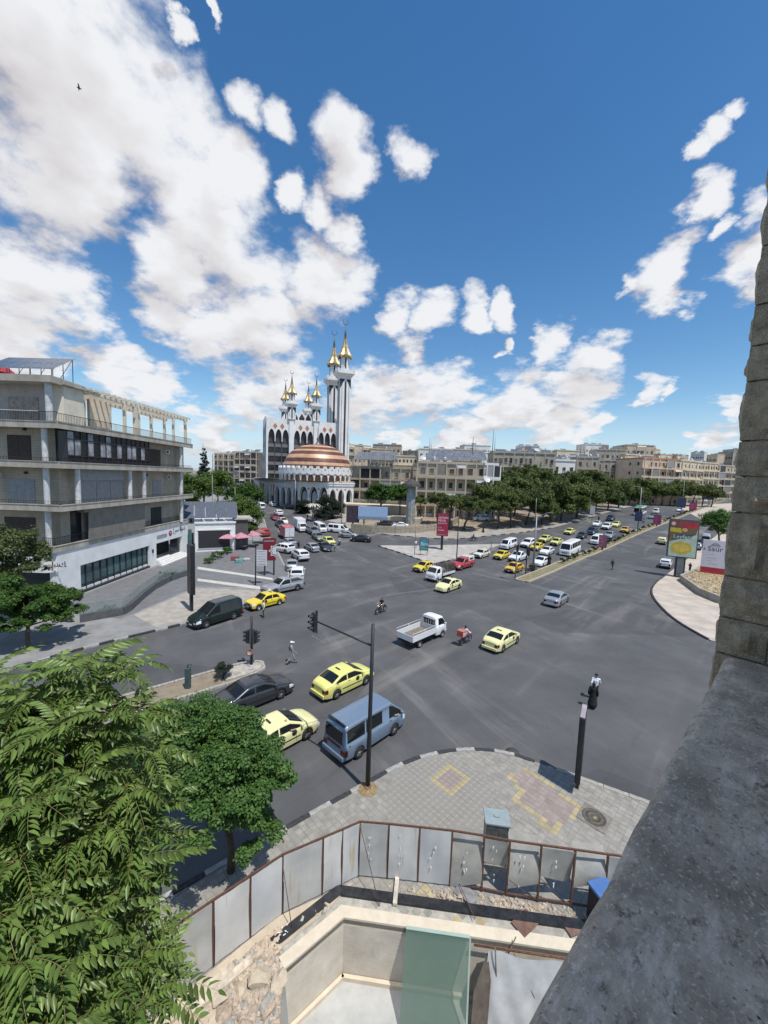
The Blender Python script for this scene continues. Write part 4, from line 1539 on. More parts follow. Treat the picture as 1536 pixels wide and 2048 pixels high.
def flatbed(pm, cage=False):
 parts, fx = truck_cab(pm, 1.62)
 xb, xf, W = -2.45, .72, 1.78
 c = MB(); c.bx(xb + .1, 2.2, -.42, .42, .42, .58); c.bx(xb + .1, .7, -.75, .75, .50, .60)
 parts.append(('chassis', c.mesh('chassis', [M_DARKP]), []))
 f = MB(); f.bx(xb, xf, -W / 2, W / 2, .70, .78)
 parts.append(('bed_floor', f.mesh('bed_floor', [mat('bed_floor', (.20, .175, .15), .9, var=.25, scale=5)]), []))
 hh = .50 if not cage else .34
 for y in (-W / 2, W / 2):
  for k in range(3):
   z = .74 + k * hh / 3
   s_ = MB(); s_.rbx(xb, xf, y - .02, y + .02, z + .008, z + hh / 3 - .008, .008); parts.append(('side_board', s_.mesh('side_board', [pm]), []))
  r_ = MB(); r_.tube([(xb, y, .74), (xb, y, .95 + hh), (xf, y, .95 + hh), (xf, y, .74)], .02, 6); r_.tube([(-.85, y, .74), (-.85, y, .95 + hh)], .02, 6)
  parts.append(('side_rail', r_.mesh('side_rail', [M_DARKP if cage else pm]), []))
 for k in range(3):
  z = .74 + k * hh / 3
  s_ = MB(); s_.rbx(xb - .02, xb + .02, -W / 2 + .03, W / 2 - .03, z + .008, z + hh / 3 - .008, .008); parts.append(('tailgate_board', s_.mesh('tailgate_board', [pm]), []))
 hb = MB()
 for k in range(7):
  y = lerp(-W / 2 + .12, W / 2 - .12, k / 6)
  hb.tube([(xf + .02, y, .78), (xf + .02, y, 1.85)], .016, 5)
 hb.tube([(xf + .02, -W / 2 + .1, 1.85), (xf + .02, W / 2 - .1, 1.85)], .022, 6); hb.tube([(xf + .02, -W / 2 + .1, 1.25), (xf + .02, W / 2 - .1, 1.25)], .018, 6)
 parts.append(('headboard', hb.mesh('headboard', [pm]), []))
 if cage:
  for y in (-W / 2 + .02, W / 2 - .02):
   cg = MB()
   for k in range(5):
    cg.bar((xb + .02, y, .95 + hh + k * .2), (xf, y, .95 + hh + k * .2), .05, .09)
   for k in range(8):
    x = lerp(xb + .03, xf - .02, k / 7)
    cg.bar((x, y, .75), (x, y, 1.85 + hh), .07, .07)
   parts.append(('cage_side', cg.mesh('cage_side', [mat('cage_steel', (.07, .06, .055), .7, var=.3, scale=8)]), []))
  cg = MB()
  for k in range(5):
   cg.bar((xb + .02, -W / 2, 1.1 + k * .24), (xb + .02, W / 2, 1.1 + k * .24), .05, .09)
  parts.append(('cage_gate', cg.mesh('cage_gate', [MATS['cage_steel']]), []))
 for sd in (-1, 1):
  t = MB(); t.bx(xb - .03, xb + .0, sd * .72 - .1, sd * .72 + .1, .52, .62); parts.append(('tail_light', t.mesh('tail_light', [M_TAILL]), []))
  m_ = MB(); m_.bx(-1.85, -.95, sd * .70 - .12, sd * .70 + .12, .60, .66); parts.append(('mudguard', m_.mesh('mudguard', [M_DARKP]), []))
 return dict(parts=parts, axles=(-1.4, fx), hw=.84, r=.30, ww=.2, steel=True)

def cage_truck(pm): return flatbed(pm, True)

def pickup(pm):
 L, W = 5.0, 1.76
 h = L / 2
 H = 1.72
 top = [(-h, 1.0), (-h + .02, 1.06), (-.78, 1.06), (-.72, 1.08), (-.55, H - .08), (-.3, H), (.3, H - .03), (.98, 1.14), (1.5, 1.06), (h - .15, .95), (h, .8)]
 belt = [(-h, .98), (-.75, 1.03), (.95, 1.03), (h - .2, .9), (h, .74)]
 B = Body(L, W, top, belt, (-1.5, 1.5), .36, .34, .2, .14, .03, .02, .45, .07)
 parts = std_parts(B, pm, [(-.5, .88)], (.98, .38), None, dark_bumper=True, taill=(2.0, 4.2))
 t = MB(); t.bx(-h + .08, -.85, -W * .40, W * .40, 1.05, 1.095); parts.append(('load_bed', t.mesh('load_bed', [M_DARKP]), []))
 for sd in (-1, 1):
  t = MB(); t.rbx(-h + .03, -.8, sd * W * .43 - .035, sd * W * .43 + .035, 1.02, 1.20, .02); parts.append(('bed_side', t.mesh('bed_side', [pm]), []))
 t = MB(); t.rbx(-h + .0, -h + .06, -W * .42, W * .42, 1.0, 1.20, .02); parts.append(('tailgate', t.mesh('tailgate', [pm]), []))
 return dict(parts=parts, axles=B.axles, hw=W / 2 - .01, r=.36, ww=.22, B=B)

def box_truck(pm, box=None):
 parts, fx = truck_cab(P['white'] if box is None else pm, 1.75, 1.8, 2.0)
 c = MB(); c.bx(-2.4, 2.3, -.42, .42, .42, .60); parts.append(('chassis', c.mesh('chassis', [M_DARKP]), []))
 c = MB(); c.rbx(-2.6, .85, -.98, .98, .72, 2.75, .04); parts.append(('box_body', c.mesh('box_body', [pm]), []))
 for y in (-.5, .5):
  c = MB(); c.rbx(-2.63, -2.59, y - .46, y + .46, .82, 2.62, .01); parts.append(('rear_door', c.mesh('rear_door', [mat('box_door_white', (.66, .68, .70), .5, var=.08)]), []))
 return dict(parts=parts, axles=(-1.5, fx), hw=.88, r=.34, ww=.22, steel=True)

def canopy_van(pm):
 d = pickup(pm)
 t = MB(); t.rbx(-2.47, -.72, -.80, .80, 1.06, 1.86, .12); d['parts'].append(('canopy', t.mesh('canopy', [P['cream']]), []))
 t = MB(); t.rbx(-2.49, -2.46, -.55, .55, 1.25, 1.68, .01); d['parts'].append(('rear_window', t.mesh('rear_window', [M_CGLASS]), []))
 for sd in (-1, 1):
  t = MB(); t.rbx(-1.9, -1.0, sd * .80 - .012, sd * .80 + .012, 1.3, 1.62, .01); d['parts'].append(('side_window', t.mesh('side_window', [M_CGLASS]), []))
 return d

M_DECAL = mat('black_decal', (.03, .03, .03), .5, var=0)

def taxi_bits(car, c, roof_sign=True, door=True):
 B = c['B']
 if roof_sign:
  z = pl(B.top, -.55) + B.crown
  s_ = MB(); s_.rbx(-.62, -.52, -.22, .22, z, z + .05, .02)
  s_.build('roof_bar', [M_DECAL], car)
 if door:
  for sd in (1, -1):
   y, z = B.pt(.45, 3.0, .012)
   d = MB(); d.lathe([(.15, .0), (.15, .012), (.001, .012)], 16, mtx=Matrix.Translation((.45, sd * (y - .006), z)) @ Matrix.Rotation(RD(-90 * sd), 4, 'X'))
   d.build('door_emblem', [M_DECAL], car)

def tb(car, c): taxi_bits(car, c)

VEH = {'sedan': sedan, 'old': saloon_old, 'big': saloon_big, 'wagon': wagon, 'suv': suv, 'van': van, 'bluevan': bluevan, 'panelvan': panelvan, 'minibus': minibus, 'bus': citybus,
 'flatbed': flatbed, 'cage': cage_truck, 'pickup': pickup, 'box': box_truck, 'canopy': canopy_van}
g1, g2, g3, g4, g5 = 'vehicles crossing the junction', 'vehicles queueing beside the avenue median', 'vehicles crowding the mosque street', 'vehicles driving up the avenue', 'vehicles parked by the park wall'
LIST = [
 # kind, colour, cat, px, py, heading, group, taxi bits, label
 ('sedan', 'lemon', 'taxi', 688, 1374, 46, g1, 1, 'lemon yellow taxi sedan level with the arm of the tall traffic light'),
 ('big', 'charcoal', 'car', 511, 1402, 44, g1, 0, 'dark charcoal sedan passing the small traffic light median'),
 ('sedan', 'pale', 'taxi', 556, 1487, 46, g1, 1, 'pale yellow taxi half hidden by the round green tree, arm out of its window'),
 ('bluevan', 'bluegrey', 'van', 733, 1478, 46, g1, 0, 'blue grey passenger van behind the black traffic light pole'),
 ('panelvan', 'green', 'van', 431, 1243, 236, g1, 0, 'very dark green panel van parked at the black and white kerb'),
 ('old', 'yellow', 'taxi', 531, 1212, 230, g1, 1, 'bright yellow boxy taxi behind the dark green van'),
 ('pickup', 'silver', 'pickup', 566, 1183, 226, g1, 0, 'silver pickup truck parked behind the bright yellow taxi'),
 ('flatbed', 'white', 'truck', 845, 1280, 46, g1, 0, 'white open bed truck with slatted sides in the middle of the junction'),
 ('sedan', 'pale', 'taxi', 1003, 1290, 46, g1, 1, 'pale yellow taxi to the right of the delivery motorcycle'),
 ('big', 'silver', 'car', 1113, 1206, 48, g1, 0, 'silver sedan alone on the right side of the junction'),
 ('cage', 'white', 'truck', 880, 1158, 228, g1, 0, 'white truck with a tall dark steel cage on its bed'),
 ('canopy', 'red', 'pickup', 924, 1136, 228, g1, 0, 'red pickup with a cream canopy behind the cage truck'),
 ('old', 'yellow', 'taxi', 848, 1141, 228, g1, 1, 'yellow taxi mostly hidden behind the white cage truck'),
 ('sedan', 'pale', 'taxi', 897, 1179, 228, g1, 1, 'pale yellow taxi in front of the white cage truck'),
 # queue at the median
 ('old', 'cream', 'car', 963, 1114, 228, g2, 0, 'old cream saloon at the head of the queue by the island'),
 ('old', 'yellow', 'taxi', 1003, 1117, 228, g2, 0, 'yellow taxi next to the old cream saloon'),
 ('pickup', 'white', 'pickup', 1036, 1121, 228, g2, 0, 'small white pickup between two yellow taxis'),
 ('old', 'amber', 'taxi', 1028, 1143, 228, g2, 0, 'amber yellow taxi beside the tip of the median'),
 ('van', 'white', 'van', 1017, 1096, 228, g2, 0, 'white passenger van behind the old cream saloon'),
 ('suv', 'white', 'car', 1056, 1093, 228, g2, 0, 'white crossover right of the white passenger van'),
 ('old', 'yellow', 'taxi', 1074, 1099, 228, g2, 0, 'yellow taxi left of the street lamp, behind the white crossover'),
 ('old', 'lemon', 'taxi', 1090, 1083, 228, g2, 0, 'lemon yellow taxi farthest left behind the street lamp'),
 ('old', 'lemon', 'taxi', 1113, 1089, 228, g2, 0, 'lemon yellow taxi beside the white minibus'),
 ('sedan', 'white', 'car', 1094, 1108, 228, g2, 0, 'white sedan in front of the white minibus'),
 ('sedan', 'white', 'car', 1082, 1130, 228, g2, 0, 'white sedan alongside the median by the street lamp'),
 ('minibus', 'white', 'minibus', 1140, 1108, 228, g2, 0, 'white minibus with a row of dark windows'),
 ('old', 'lemon', 'taxi', 1139, 1068, 228, g2, 0, 'lone lemon yellow taxi near the park side kerb'),
 ('suv', 'navy', 'car', 1184, 1068, 228, g4, 0, 'navy blue car left of the white minivan'),
 ('van', 'white', 'van', 1193, 1087, 228, g4, 0, 'white minivan partly behind the small pink sign'),
 ('sedan', 'silver', 'car', 1219, 1075, 228, g4, 0, 'silver sedan right of the white minivan'),
 ('suv', 'white', 'car', 1213, 1058, 228, g4, 0, 'white crossover behind the navy blue car'),
 ('sedan', 'lemon', 'taxi', 1232, 1053, 228, g4, 0, 'lemon yellow taxi behind the silver sedan'),
 ('sedan', 'white', 'car', 1194, 1052, 228, g4, 0, 'white sedan farthest left behind the navy blue car'),
 ('old', 'amber', 'taxi', 1250, 1064, 228, g4, 0, 'amber taxi driving down the avenue beside the hedge'),
 ('old', 'charcoal', 'car', 1164, 1076, 228, g2, 0, 'dark sedan tucked behind the white minibus'),
 ('suv', 'navy', 'car', 1221, 1041, 228, g4, 0, 'dark blue four wheel drive at the far kerb of the avenue'),
 ('bus', 'busgreen', 'bus', 1280, 1030, 229, g4, 0, 'green and white city bus coming down the avenue'),
 ('van', 'white', 'minibus', 1312, 1027, 229, g4, 0, 'white minibus behind the green city bus'),
 ('sedan', 'teal', 'car', 1304, 1037, 229, g4, 0, 'teal sedan beside the green city bus'),
 ('sedan', 'white', 'car', 1359, 1023, 229, g4, 0, 'white sedan far up the avenue below the dark sign'),
 ('box', 'white', 'truck', 1385, 1012, 229, g4, 0, 'white box truck at the top of the avenue'),
 ('sedan', 'black', 'car', 1372, 1001, 229, g4, 0, 'black car at the far end of the avenue'),
 # right hand carriageway
 ('wagon', 'pale', 'taxi', 1324, 1087, 49, g4, 0, 'pale yellow taxi driving away left of the food billboard'),
 ('wagon', 'white', 'car', 1331, 1134, 50, g4, 0, 'white estate car beside the foot of the food billboard'),
 ('wagon', 'silver', 'car', 1393, 1098, 50, g4, 0, 'silver estate car parked right of the food billboard'),
 ('van', 'silver', 'van', 1411, 1084, 50, g4, 0, 'silver van parked behind the silver estate car'),
 # mosque street
 ('sedan', 'silver', 'car', 583, 1138, 105, g3, 0, 'silver sedan parked at the forecourt edge'),
 ('suv', 'white', 'car', 595, 1157, 100, g3, 0, 'white hatchback with a black rear behind the silver sedan'),
 ('suv', 'white', 'car', 600, 1118, 122, g3, 0, 'white crossover seen from behind in the mosque street'),
 ('suv', 'white', 'car', 566, 1104, 150, g3, 0, 'white crossover beside the maroon star sign'),
 ('sedan', 'silver', 'car', 577, 1091, 130, g3, 0, 'silver sedan below the pink box truck'),
 ('sedan', 'silver', 'car', 623, 1101, 125, g3, 0, 'silver sedan right of the white crossover in the mosque street'),
 ('sedan', 'charcoal', 'car', 649, 1100, 300, g3, 0, 'dark sedan nose to the junction in the mosque street'),
 ('old', 'lemon', 'taxi', 657, 1088, 300, g3, 0, 'lemon yellow taxi leaving the mosque street'),
 ('sedan', 'olive', 'car', 636, 1079, 300, g3, 0, 'olive grey sedan behind the lemon taxi'),
 ('suv', 'grey', 'car', 625, 1068, 305, g3, 0, 'grey crossover behind the olive sedan'),
 ('van', 'white', 'van', 640, 1062, 300, g3, 0, 'white van with its rear to the grey crossover'),
 ('van', 'white', 'van', 676, 1065, 345, g3, 0, 'white van standing broadside by the dense dark tree'),
 ('sedan', 'silver', 'car', 697, 1075, 350, g3, 0, 'silver sedan behind the black sedan at the wall street'),
 ('sedan', 'black', 'car', 721, 1083, 172, g3, 0, 'black sedan turning into the wall street'),
 ('box', 'pink', 'truck', 571, 1076, 122, g3, 0, 'pink box truck with a poster on its rear doors'),
 ('box', 'white', 'truck', 600, 1061, 300, g3, 0, 'white box truck on the right of the mosque street'),
 ('suv', 'red', 'van', 528, 1071, 120, g3, 0, 'red van beside the pink parasols'),
 ('suv', 'white', 'car', 557, 1031, 118, g3, 0, 'white crossover far up the mosque street'),
 ('sedan', 'maroon', 'car', 550, 1039, 300, g3, 0, 'dark maroon sedan far up the mosque street'),
 ('sedan', 'cream', 'car', 566, 1047, 300, g3, 0, 'cream sedan in the middle of the mosque street'),
 ('sedan', 'black', 'car', 560, 1053, 300, g3, 0, 'black sedan in the middle of the mosque street'),
 ('suv', 'black', 'car', 578, 1018, 10, g3, 0, 'black car parked before the mosque terrace'),
 ('van', 'white', 'van', 522, 1017, 120, g3, 0, 'white van at the top of the mosque street'),
 ('sedan', 'white', 'car', 545, 1012, 120, g3, 0, 'white sedan at the top of the mosque street'),
 # park side
 ('sedan', 'white', 'car', 800, 1056, 182, g5, 0, 'white sedan parked behind the low park wall'),
 ('sedan', 'white', 'car', 858, 1033, 185, g5, 0, 'white sedan parked below the apartment blocks'),
 ('suv', 'black', 'car', 768, 1054, 180, g5, 0, 'black car parked behind the blank billboard'),
 ('van', 'white', 'van', 962, 1042, 190, g5, 0, 'white van parked under the pines'),
 ('sedan', 'white', 'car', 1410, 1004, 40, g5, 0, 'white car parked at the end of the avenue'),
]
VOBJ = {}
for (kind, colr, cat, px, py, hd, grp, tx, lab) in LIST:
 VOBJ[lab] = vehicle(kind, VEH[kind], colr, lab, cat, px, py, hd, grp, tb if tx else None)
# ================================================================== LEFT APARTMENT BUILDING OVER THE BANK
def tile_mat(name, c, c2, tw=.55, th=.28, mortar=(.2, .18, .15), rough=.85):
 m = bpy.data.materials.new(name)
 m.use_nodes = True
 N, L = m.node_tree.nodes, m.node_tree.links
 b = N['Principled BSDF']
 tc = N.new('ShaderNodeTexCoord')
 # brick courses on walls facing either way: use (x + y, z)
 s = N.new('ShaderNodeSeparateXYZ'); L.new(tc.outputs['Object'], s.inputs[0])
 a = N.new('ShaderNodeMath'); a.operation = 'ADD'; L.new(s.outputs[0], a.inputs[0]); L.new(s.outputs[1], a.inputs[1])
 cb = N.new('ShaderNodeCombineXYZ'); L.new(a.outputs[0], cb.inputs[0]); L.new(s.outputs[2], cb.inputs[1])
 br = N.new('ShaderNodeTexBrick')
 br.inputs['Scale'].default_value = 1.0
 br.inputs['Brick Width'].default_value = tw
 br.inputs['Row Height'].default_value = th
 br.inputs['Mortar Size'].default_value = .008
 br.inputs['Color1'].default_value = (*c, 1); br.inputs['Color2'].default_value = (*c2, 1); br.inputs['Mortar'].default_value = (*mortar, 1)
 L.new(cb.outputs[0], br.inputs['Vector'])
 nz = N.new('ShaderNodeTexNoise'); nz.inputs['Scale'].default_value = .9; nz.inputs['Detail'].default_value = 8
 q = N.new('ShaderNodeMapping'); q.inputs['Scale'].default_value = (1, 1, .3)
 L.new(tc.outputs['Object'], q.inputs[0]); L.new(q.outputs[0], nz.inputs['Vector'])
 r = N.new('ShaderNodeMapRange'); r.inputs[1].default_value = .35; r.inputs[2].default_value = .7; r.inputs[3].default_value = 1; r.inputs[4].default_value = .72
 L.new(nz.outputs[0], r.inputs[0])
 v = N.new('ShaderNodeVectorMath'); v.operation = 'SCALE'; L.new(br.outputs[0], v.inputs[0]); L.new(r.outputs[0], v.inputs['Scale'])
 L.new(v.outputs[0], b.inputs['Base Color'])
 b.inputs['Roughness'].default_value = rough
 return m

M_TILE = tile_mat('limestone_tiles', (.42, .37, .29), (.37, .325, .255))
M_SLAB = mat('weathered_concrete', (.47, .44, .38), .9, col2=(.27, .245, .20), scale=1.1, streak=.35, bump=.4, bscale=12, detail=9)
M_COLW = mat('white_column', (.56, .57, .57), .8, var=.16, scale=1.5)
M_BROWN = mat('brown_shutter', (.055, .042, .035), .7, var=.2, scale=4)
M_GREYSH = mat('grey_shutter', (.28, .285, .29), .6, var=.1, scale=2)
M_TAUPE = mat('taupe_blind', (.235, .22, .19), .75, var=.12, scale=1.6)
M_DGLASS = mat('dark_window_glass', (.02, .023, .027), .08, var=.2, scale=.8)
M_TEAL = mat('teal_bank_glass', (.07, .145, .15), .05, var=.25, scale=.35, spec=.8)
M_BANKW = mat('white_cladding', (.74, .745, .74), .5, var=.06, scale=.8)
M_IRON = mat('black_iron', (.03, .03, .032), .6, var=.2)
M_CREAM = mat('cream_render', (.66, .61, .50), .85, var=.1, scale=.8)
M_ACW = mat('ac_casing', (.55, .55, .53), .5, var=.1)
M_PV = mat('solar_cells', (.13, .145, .175), .18, .2, var=.12, scale=3)
M_ALU = mat('aluminium', (.5, .51, .52), .4, .8, var=.06)

class Fac:
 """facade frame: u along the wall, d outwards, z up"""

 def __init__(s, o, u, n):
  s.o, s.u, s.n = Vector((*o, 0)), Vector((*u, 0)), Vector((*n, 0))

 def p(s, u, d, z):
  q = s.o + s.u * u + s.n * d
  return Vector((q.x, q.y, z))

 def box(s, mb, u0, u1, d0, d1, z0, z1, m=0):
  mt = Matrix(((s.u.x, s.n.x, 0, s.o.x), (s.u.y, s.n.y, 0, s.o.y), (0, 0, 1, 0), (0, 0, 0, 1)))
  flip = s.u.cross(s.n).z < 0
  v = [(u0, d0, z0), (u1, d0, z0), (u1, d1, z0), (u0, d1, z0), (u0, d0, z1), (u1, d0, z1), (u1, d1, z1), (u0, d1, z1)]
  f = [(0, 3, 2, 1), (4, 5, 6, 7), (0, 1, 5, 4), (1, 2, 6, 5), (2, 3, 7, 6), (3, 0, 4, 7)]
  if flip:
   f = [q[::-1] for q in f]
  return mb.add(v, f, m, False, mt)

AB = thing('apartment_building', 'weathered limestone apartment building with long balconies above a white bank', 'building', (0, 0, 0))
RF = Fac((-33.5, 38.8), (0, 1), (1, 0))          # right hand facade, u runs away from the corner
LF = Fac((-33.5, 39.6), (-1, 0), (0, -1))        # facade facing the camera, u runs to the left

def Yx(x):
 return 25795 / (768 - x) - 38.8

FL = [0, 5.75, 9.95, 14.25, 18.15]
END = 25.4
OV = 1.4

def part(fac, name, m, *boxes, parent=None):
 mb = MB()
 for b_ in boxes:
  fac.box(mb, *b_)
 return mb.build(name, [m], parent or AB)

# walls of the three flats floors: one core per floor and face
for k in (1, 2, 3):
 mb = MB()
 mb.prism([(-33.5, 39.6), (-33.5, 38.8 + END), (-50, 38.8 + END), (-75, 50), (-75, 39.6)], FL[k], FL[k + 1] - .3)
 mb.build('wall', [M_TILE], AB)
# balcony slabs with a heavier drip edge
for k, z in enumerate(FL[1:]):
 mb = MB()
 o_ = OV if k else .55
 poly = [(-33.5 + o_, 38.0), (-33.5 + o_, 38.8 + END + .2), (-50, 38.8 + END + .2), (-76, 50), (-76, 39.6 - OV), (-34.2, 39.6 - OV)]
 mb.prism(poly, z - .30, z)
 sl = mb.build('balcony_slab', [M_SLAB], AB)
 mb = MB()
 for a, c in zip(poly[-2:] + poly[:2], poly[-1:] + poly[:3]):
  pass
 pts = [(-76, 39.6 - OV), (-34.2, 39.6 - OV), (-33.5 + o_, 38.0), (-33.5 + o_, 38.8 + END + .2)]
 for (a, c) in zip(pts, pts[1:]):
  mb.bar((a[0], a[1], z - .16), (c[0], c[1], z - .16), .12, .62)
  mb.bar((a[0], a[1], z + .17), (c[0], c[1], z + .17), .22, .07)
 mb.build('slab_edge', [M_SLAB], sl)

# columns
for k, us in ((3, [(LF, .55), (RF, Yx(350))]), (2, [(LF, .55), (RF, Yx(138)), (RF, Yx(245)), (RF, Yx(274)), (RF, Yx(350))]), (1, [(LF, .55), (RF, Yx(350))])):
 for f, u in us:
  p = f.p(u, OV - .55, 0)
  mb = MB(); mb.lathe([(.26, FL[k]), (.26, FL[k + 1] - .3)], 14, (p.x, p.y, 0))
  mb.build('column', [M_COLW], AB)

def shutter_window(f, u0, u1, z0, z1, m, leaves=2, frame=M_TILE, deep=.05):
 w = part(f, 'window', m, (u0, u1, .0, deep, z0, z1))
 n = leaves
 for i in range(n):
  a, c = lerp(u0, u1, i / n) + .03, lerp(u0, u1, (i + 1) / n) - .03
  mb = MB()
  ns = 16
  for j in range(ns):
   z = lerp(z0 + .05, z1 - .05, j / ns)
   f.box(mb, a, c, deep, deep + .025, z, z + (z1 - z0) / ns * .55)
  mb.build('shutter_leaf', [m], w)
 part(f, 'sill', M_SLAB, (u0 - .1, u1 + .1, 0, .14, z0 - .12, z0), parent=w)

# top flat: brown shutter, glazed loggia, dark door
shutter_window(LF, 1.6 + 1.1, 1.6 + 3.5, 14.35, 17.0, M_BROWN, 2)
lg = part(RF, 'glazed_loggia', M_DGLASS, (.55, Yx(281), .0, OV - .25, FL[3] + .02, FL[4] - .32))
n = 15
for i in range(n + 1):
 u = lerp(.55, Yx(281), i / n)
 part(RF, 'mullion', M_IRON, (u - .04, u + .04, OV - .25, OV - .18, FL[3] + .02, FL[4] - .32), parent=lg)
part(RF, 'transom', M_IRON, (.55, Yx(281), OV - .25, OV - .17, FL[3] + 2.5, FL[3] + 2.6), (.55, Yx(281), OV - .25, OV - .17, FL[3] + .85, FL[3] + .95), parent=lg)
M_CURT = mat('curtain', (.33, .34, .37), .9, var=.35, scale=1.5)
for i in (0, 1, 3, 5, 6, 8, 10, 11, 13):
 u0, u1 = lerp(.55, Yx(281), i / n) + .06, lerp(.55, Yx(281), (i + 1) / n) - .06
 part(RF, 'curtain', M_CURT, (u0, u1, OV - .25, OV - .235, FL[3] + .95, FL[3] + (2.5 if i % 3 else 3.3)), parent=lg)
shutter_window(RF, Yx(299), Yx(320), 14.4, 16.9, M_BROWN, 2)
# second flat
shutter_window(LF, 1.6 + .9, 1.6 + 3.7, 10.1, 12.5, M_GREYSH, 3)
part(RF, 'roller_shutter_box', M_GREYSH, (Yx(152), Yx(240), .0, .5, FL[2] + 2.55, FL[3] - .32))
for i in range(3):
 u0, u1 = lerp(Yx(154), Yx(240), i / 3) + .03, lerp(Yx(154), Yx(240), (i + 1) / 3) - .03
 w_ = part(RF, 'roller_shutter', M_GREYSH, (u0, u1, 0, .30, FL[2] + .1, FL[2] + 2.55))
 for j in range(12):
  z = FL[2] + .15 + j * .2
  part(RF, 'slat', M_GREYSH, (u0, u1, .30, .325, z, z + .13), parent=w_)
shutter_window(RF, Yx(303), Yx(320), 10.1, 12.5, M_GREYSH, 2)
# first flat: taupe blinds over the loggia, dark opening, dark window
part(RF, 'dark_opening', M_DGLASS, (Yx(136), Yx(158), 0, .04, FL[1] + .05, FL[2] - .4))
bl = part(RF, 'blind_panel', M_TAUPE, (Yx(160), Yx(276), OV - .75, OV - .65, FL[1] + .05, FL[2] - .9))
for i in range(26):
 z = FL[1] + .1 + i * .125
 part(RF, 'blind_slat', M_TAUPE, (Yx(160), Yx(276), OV - .65, OV - .63, z, z + .085), parent=bl)
part(RF, 'blind_box', M_TAUPE, (Yx(150), Yx(281), .0, OV - .55, FL[2] - .9, FL[2] - .31))
shutter_window(RF, Yx(299), Yx(320), 6.0, 8.5, mat('dark_green_shutter', (.018, .028, .026), .6), 2)
shutter_window(LF, 1.6 + 1.0, 1.6 + 4.2, 6.1, 8.6, M_BROWN, 2)
# air conditioners
for f, u, z in ((LF, 6.2, 12.6), (RF, Yx(333), 12.6), (RF, Yx(331), 16.4), (LF, 8.2, 16.3)):
 ac = part(f, 'air_conditioner', M_ACW, (u - .45, u + .45, .03, .38, z, z + .62))
 p = f.p(u - .1, .385, z + .31)
 mb = MB()
 rotm = Matrix.Translation(p) @ f.n.to_track_quat('Z', 'Y').to_matrix().to_4x4()
 mb.lathe([(.24, 0), (.24, .015), (.001, .015)], 16, mtx=rotm)
 mb.build('fan_grille', [M_IRON], ac)
# wall lamps
for f, u, z in ((LF, 3.2, 17.6), (LF, 3.3, 13.2), (RF, Yx(293), 17.2), (RF, Yx(291), 13.2)):
 part(f, 'wall_lamp', M_IRON, (u - .1, u + .1, .0, .22, z - .12, z + .14))

def railing(pts, z, h, nm, parent, m=M_IRON, gap=.16, top=.05):
 mb = MB()
 for a, c in zip(pts, pts[1:]):
  a, c = Vector((*a, z)), Vector((*c, z))
  mb.bar(a + Vector((0, 0, h)), c + Vector((0, 0, h)), top, top)
  mb.bar(a + Vector((0, 0, .06)), c + Vector((0, 0, .06)), .03, .03)
  n_ = max(1, int((c - a).length / gap))
  for i in range(n_ + 1):
   p = a.lerp(c, i / n_)
   mb.bar(p, p + Vector((0, 0, h)), .022, .022)
 return mb.build(nm, [m], parent)

e = .12
railing([(-76, 39.6 - OV + e), (-34.2, 39.6 - OV + e), (-33.5 + OV - e, 38.1)], FL[4] + .18, .95, 'railing', AB)
railing([(-33.5 + OV - e, 38.1), (-33.5 + OV - e, 38.8 + END)], FL[4] + .18, .85, 'railing', AB, gap=.2)
for z in FL[2:4]:
 railing([(-60, 39.6 - OV + e), (-34.2, 39.6 - OV + e), (-33.5 + OV - e, 38.1), (-33.5 + OV - e, 38.8 + END)], z + .16, .38, 'railing', AB, gap=.3, top=.03)
railing([(-34.4, 38.4), (-33.5 + .45, 38.2), (-33.5 + .45, 38.8 + Yx(158))], FL[1] + .2, .8, 'railing', AB, gap=.2)
railing([(-33.5 + .45, 38.8 + Yx(278)), (-33.5 + .45, 38.8 + END)], FL[1] + .2, .75, 'railing', AB, gap=.2)
mb = MB(); mb.bar((-76, 39.6 - OV + e, FL[4] + 1.16), (-34.2, 39.6 - OV + e, FL[4] + 1.16), .16, .06)
mb.build('handrail', [M_CREAM], AB)

# penthouse on the left
ph = MB(); ph.prism([(-34.6, 39.9), (-34.6, 44), (-76, 46), (-76, 39.9)], FL[4], 22.1)
pw = ph.build('penthouse_wall', [mat('grey_render', (.38, .36, .33), .9, var=.1, scale=1)], AB)
ph = MB(); ph.prism([(-32.7, 38.2), (-33.2, 43.2), (-76, 47), (-76, 38.2)], 22.1, 22.75)
ph.build('penthouse_roof', [M_SLAB], AB)
shutter_window(Fac((-34.6, 39.9), (-1, 0), (0, -1)), .9, 4.0, 18.35, 20.9, mat('beige_shutter', (.33, .30, .26), .7, var=.2, scale=3), 4)
shutter_window(Fac((-34.6, 39.9), (-1, 0), (0, -1)), 6.6, 8.6, 18.3, 20.9, M_BROWN, 1)
mb = MB(); mb.lathe([(.3, FL[4]), (.3, 22.1)], 14, (-33.6, 38.9, 0)); mb.build('column', [M_COLW], AB)
mb = MB(); mb.prism([(-34.6, 39.6), (-33.0, 40.0), (-33.0, 42.6), (-37, 43)], FL[4], 22.2); mb.build('stair_tower', [M_CREAM], AB)
mb = MB(); mb.prism([(-37, 39.6), (-32.6, 39.6), (-32.6, 44.6), (-37, 44.6)], 22.2, 22.5); mb.build('stair_tower_roof', [M_SLAB], AB)

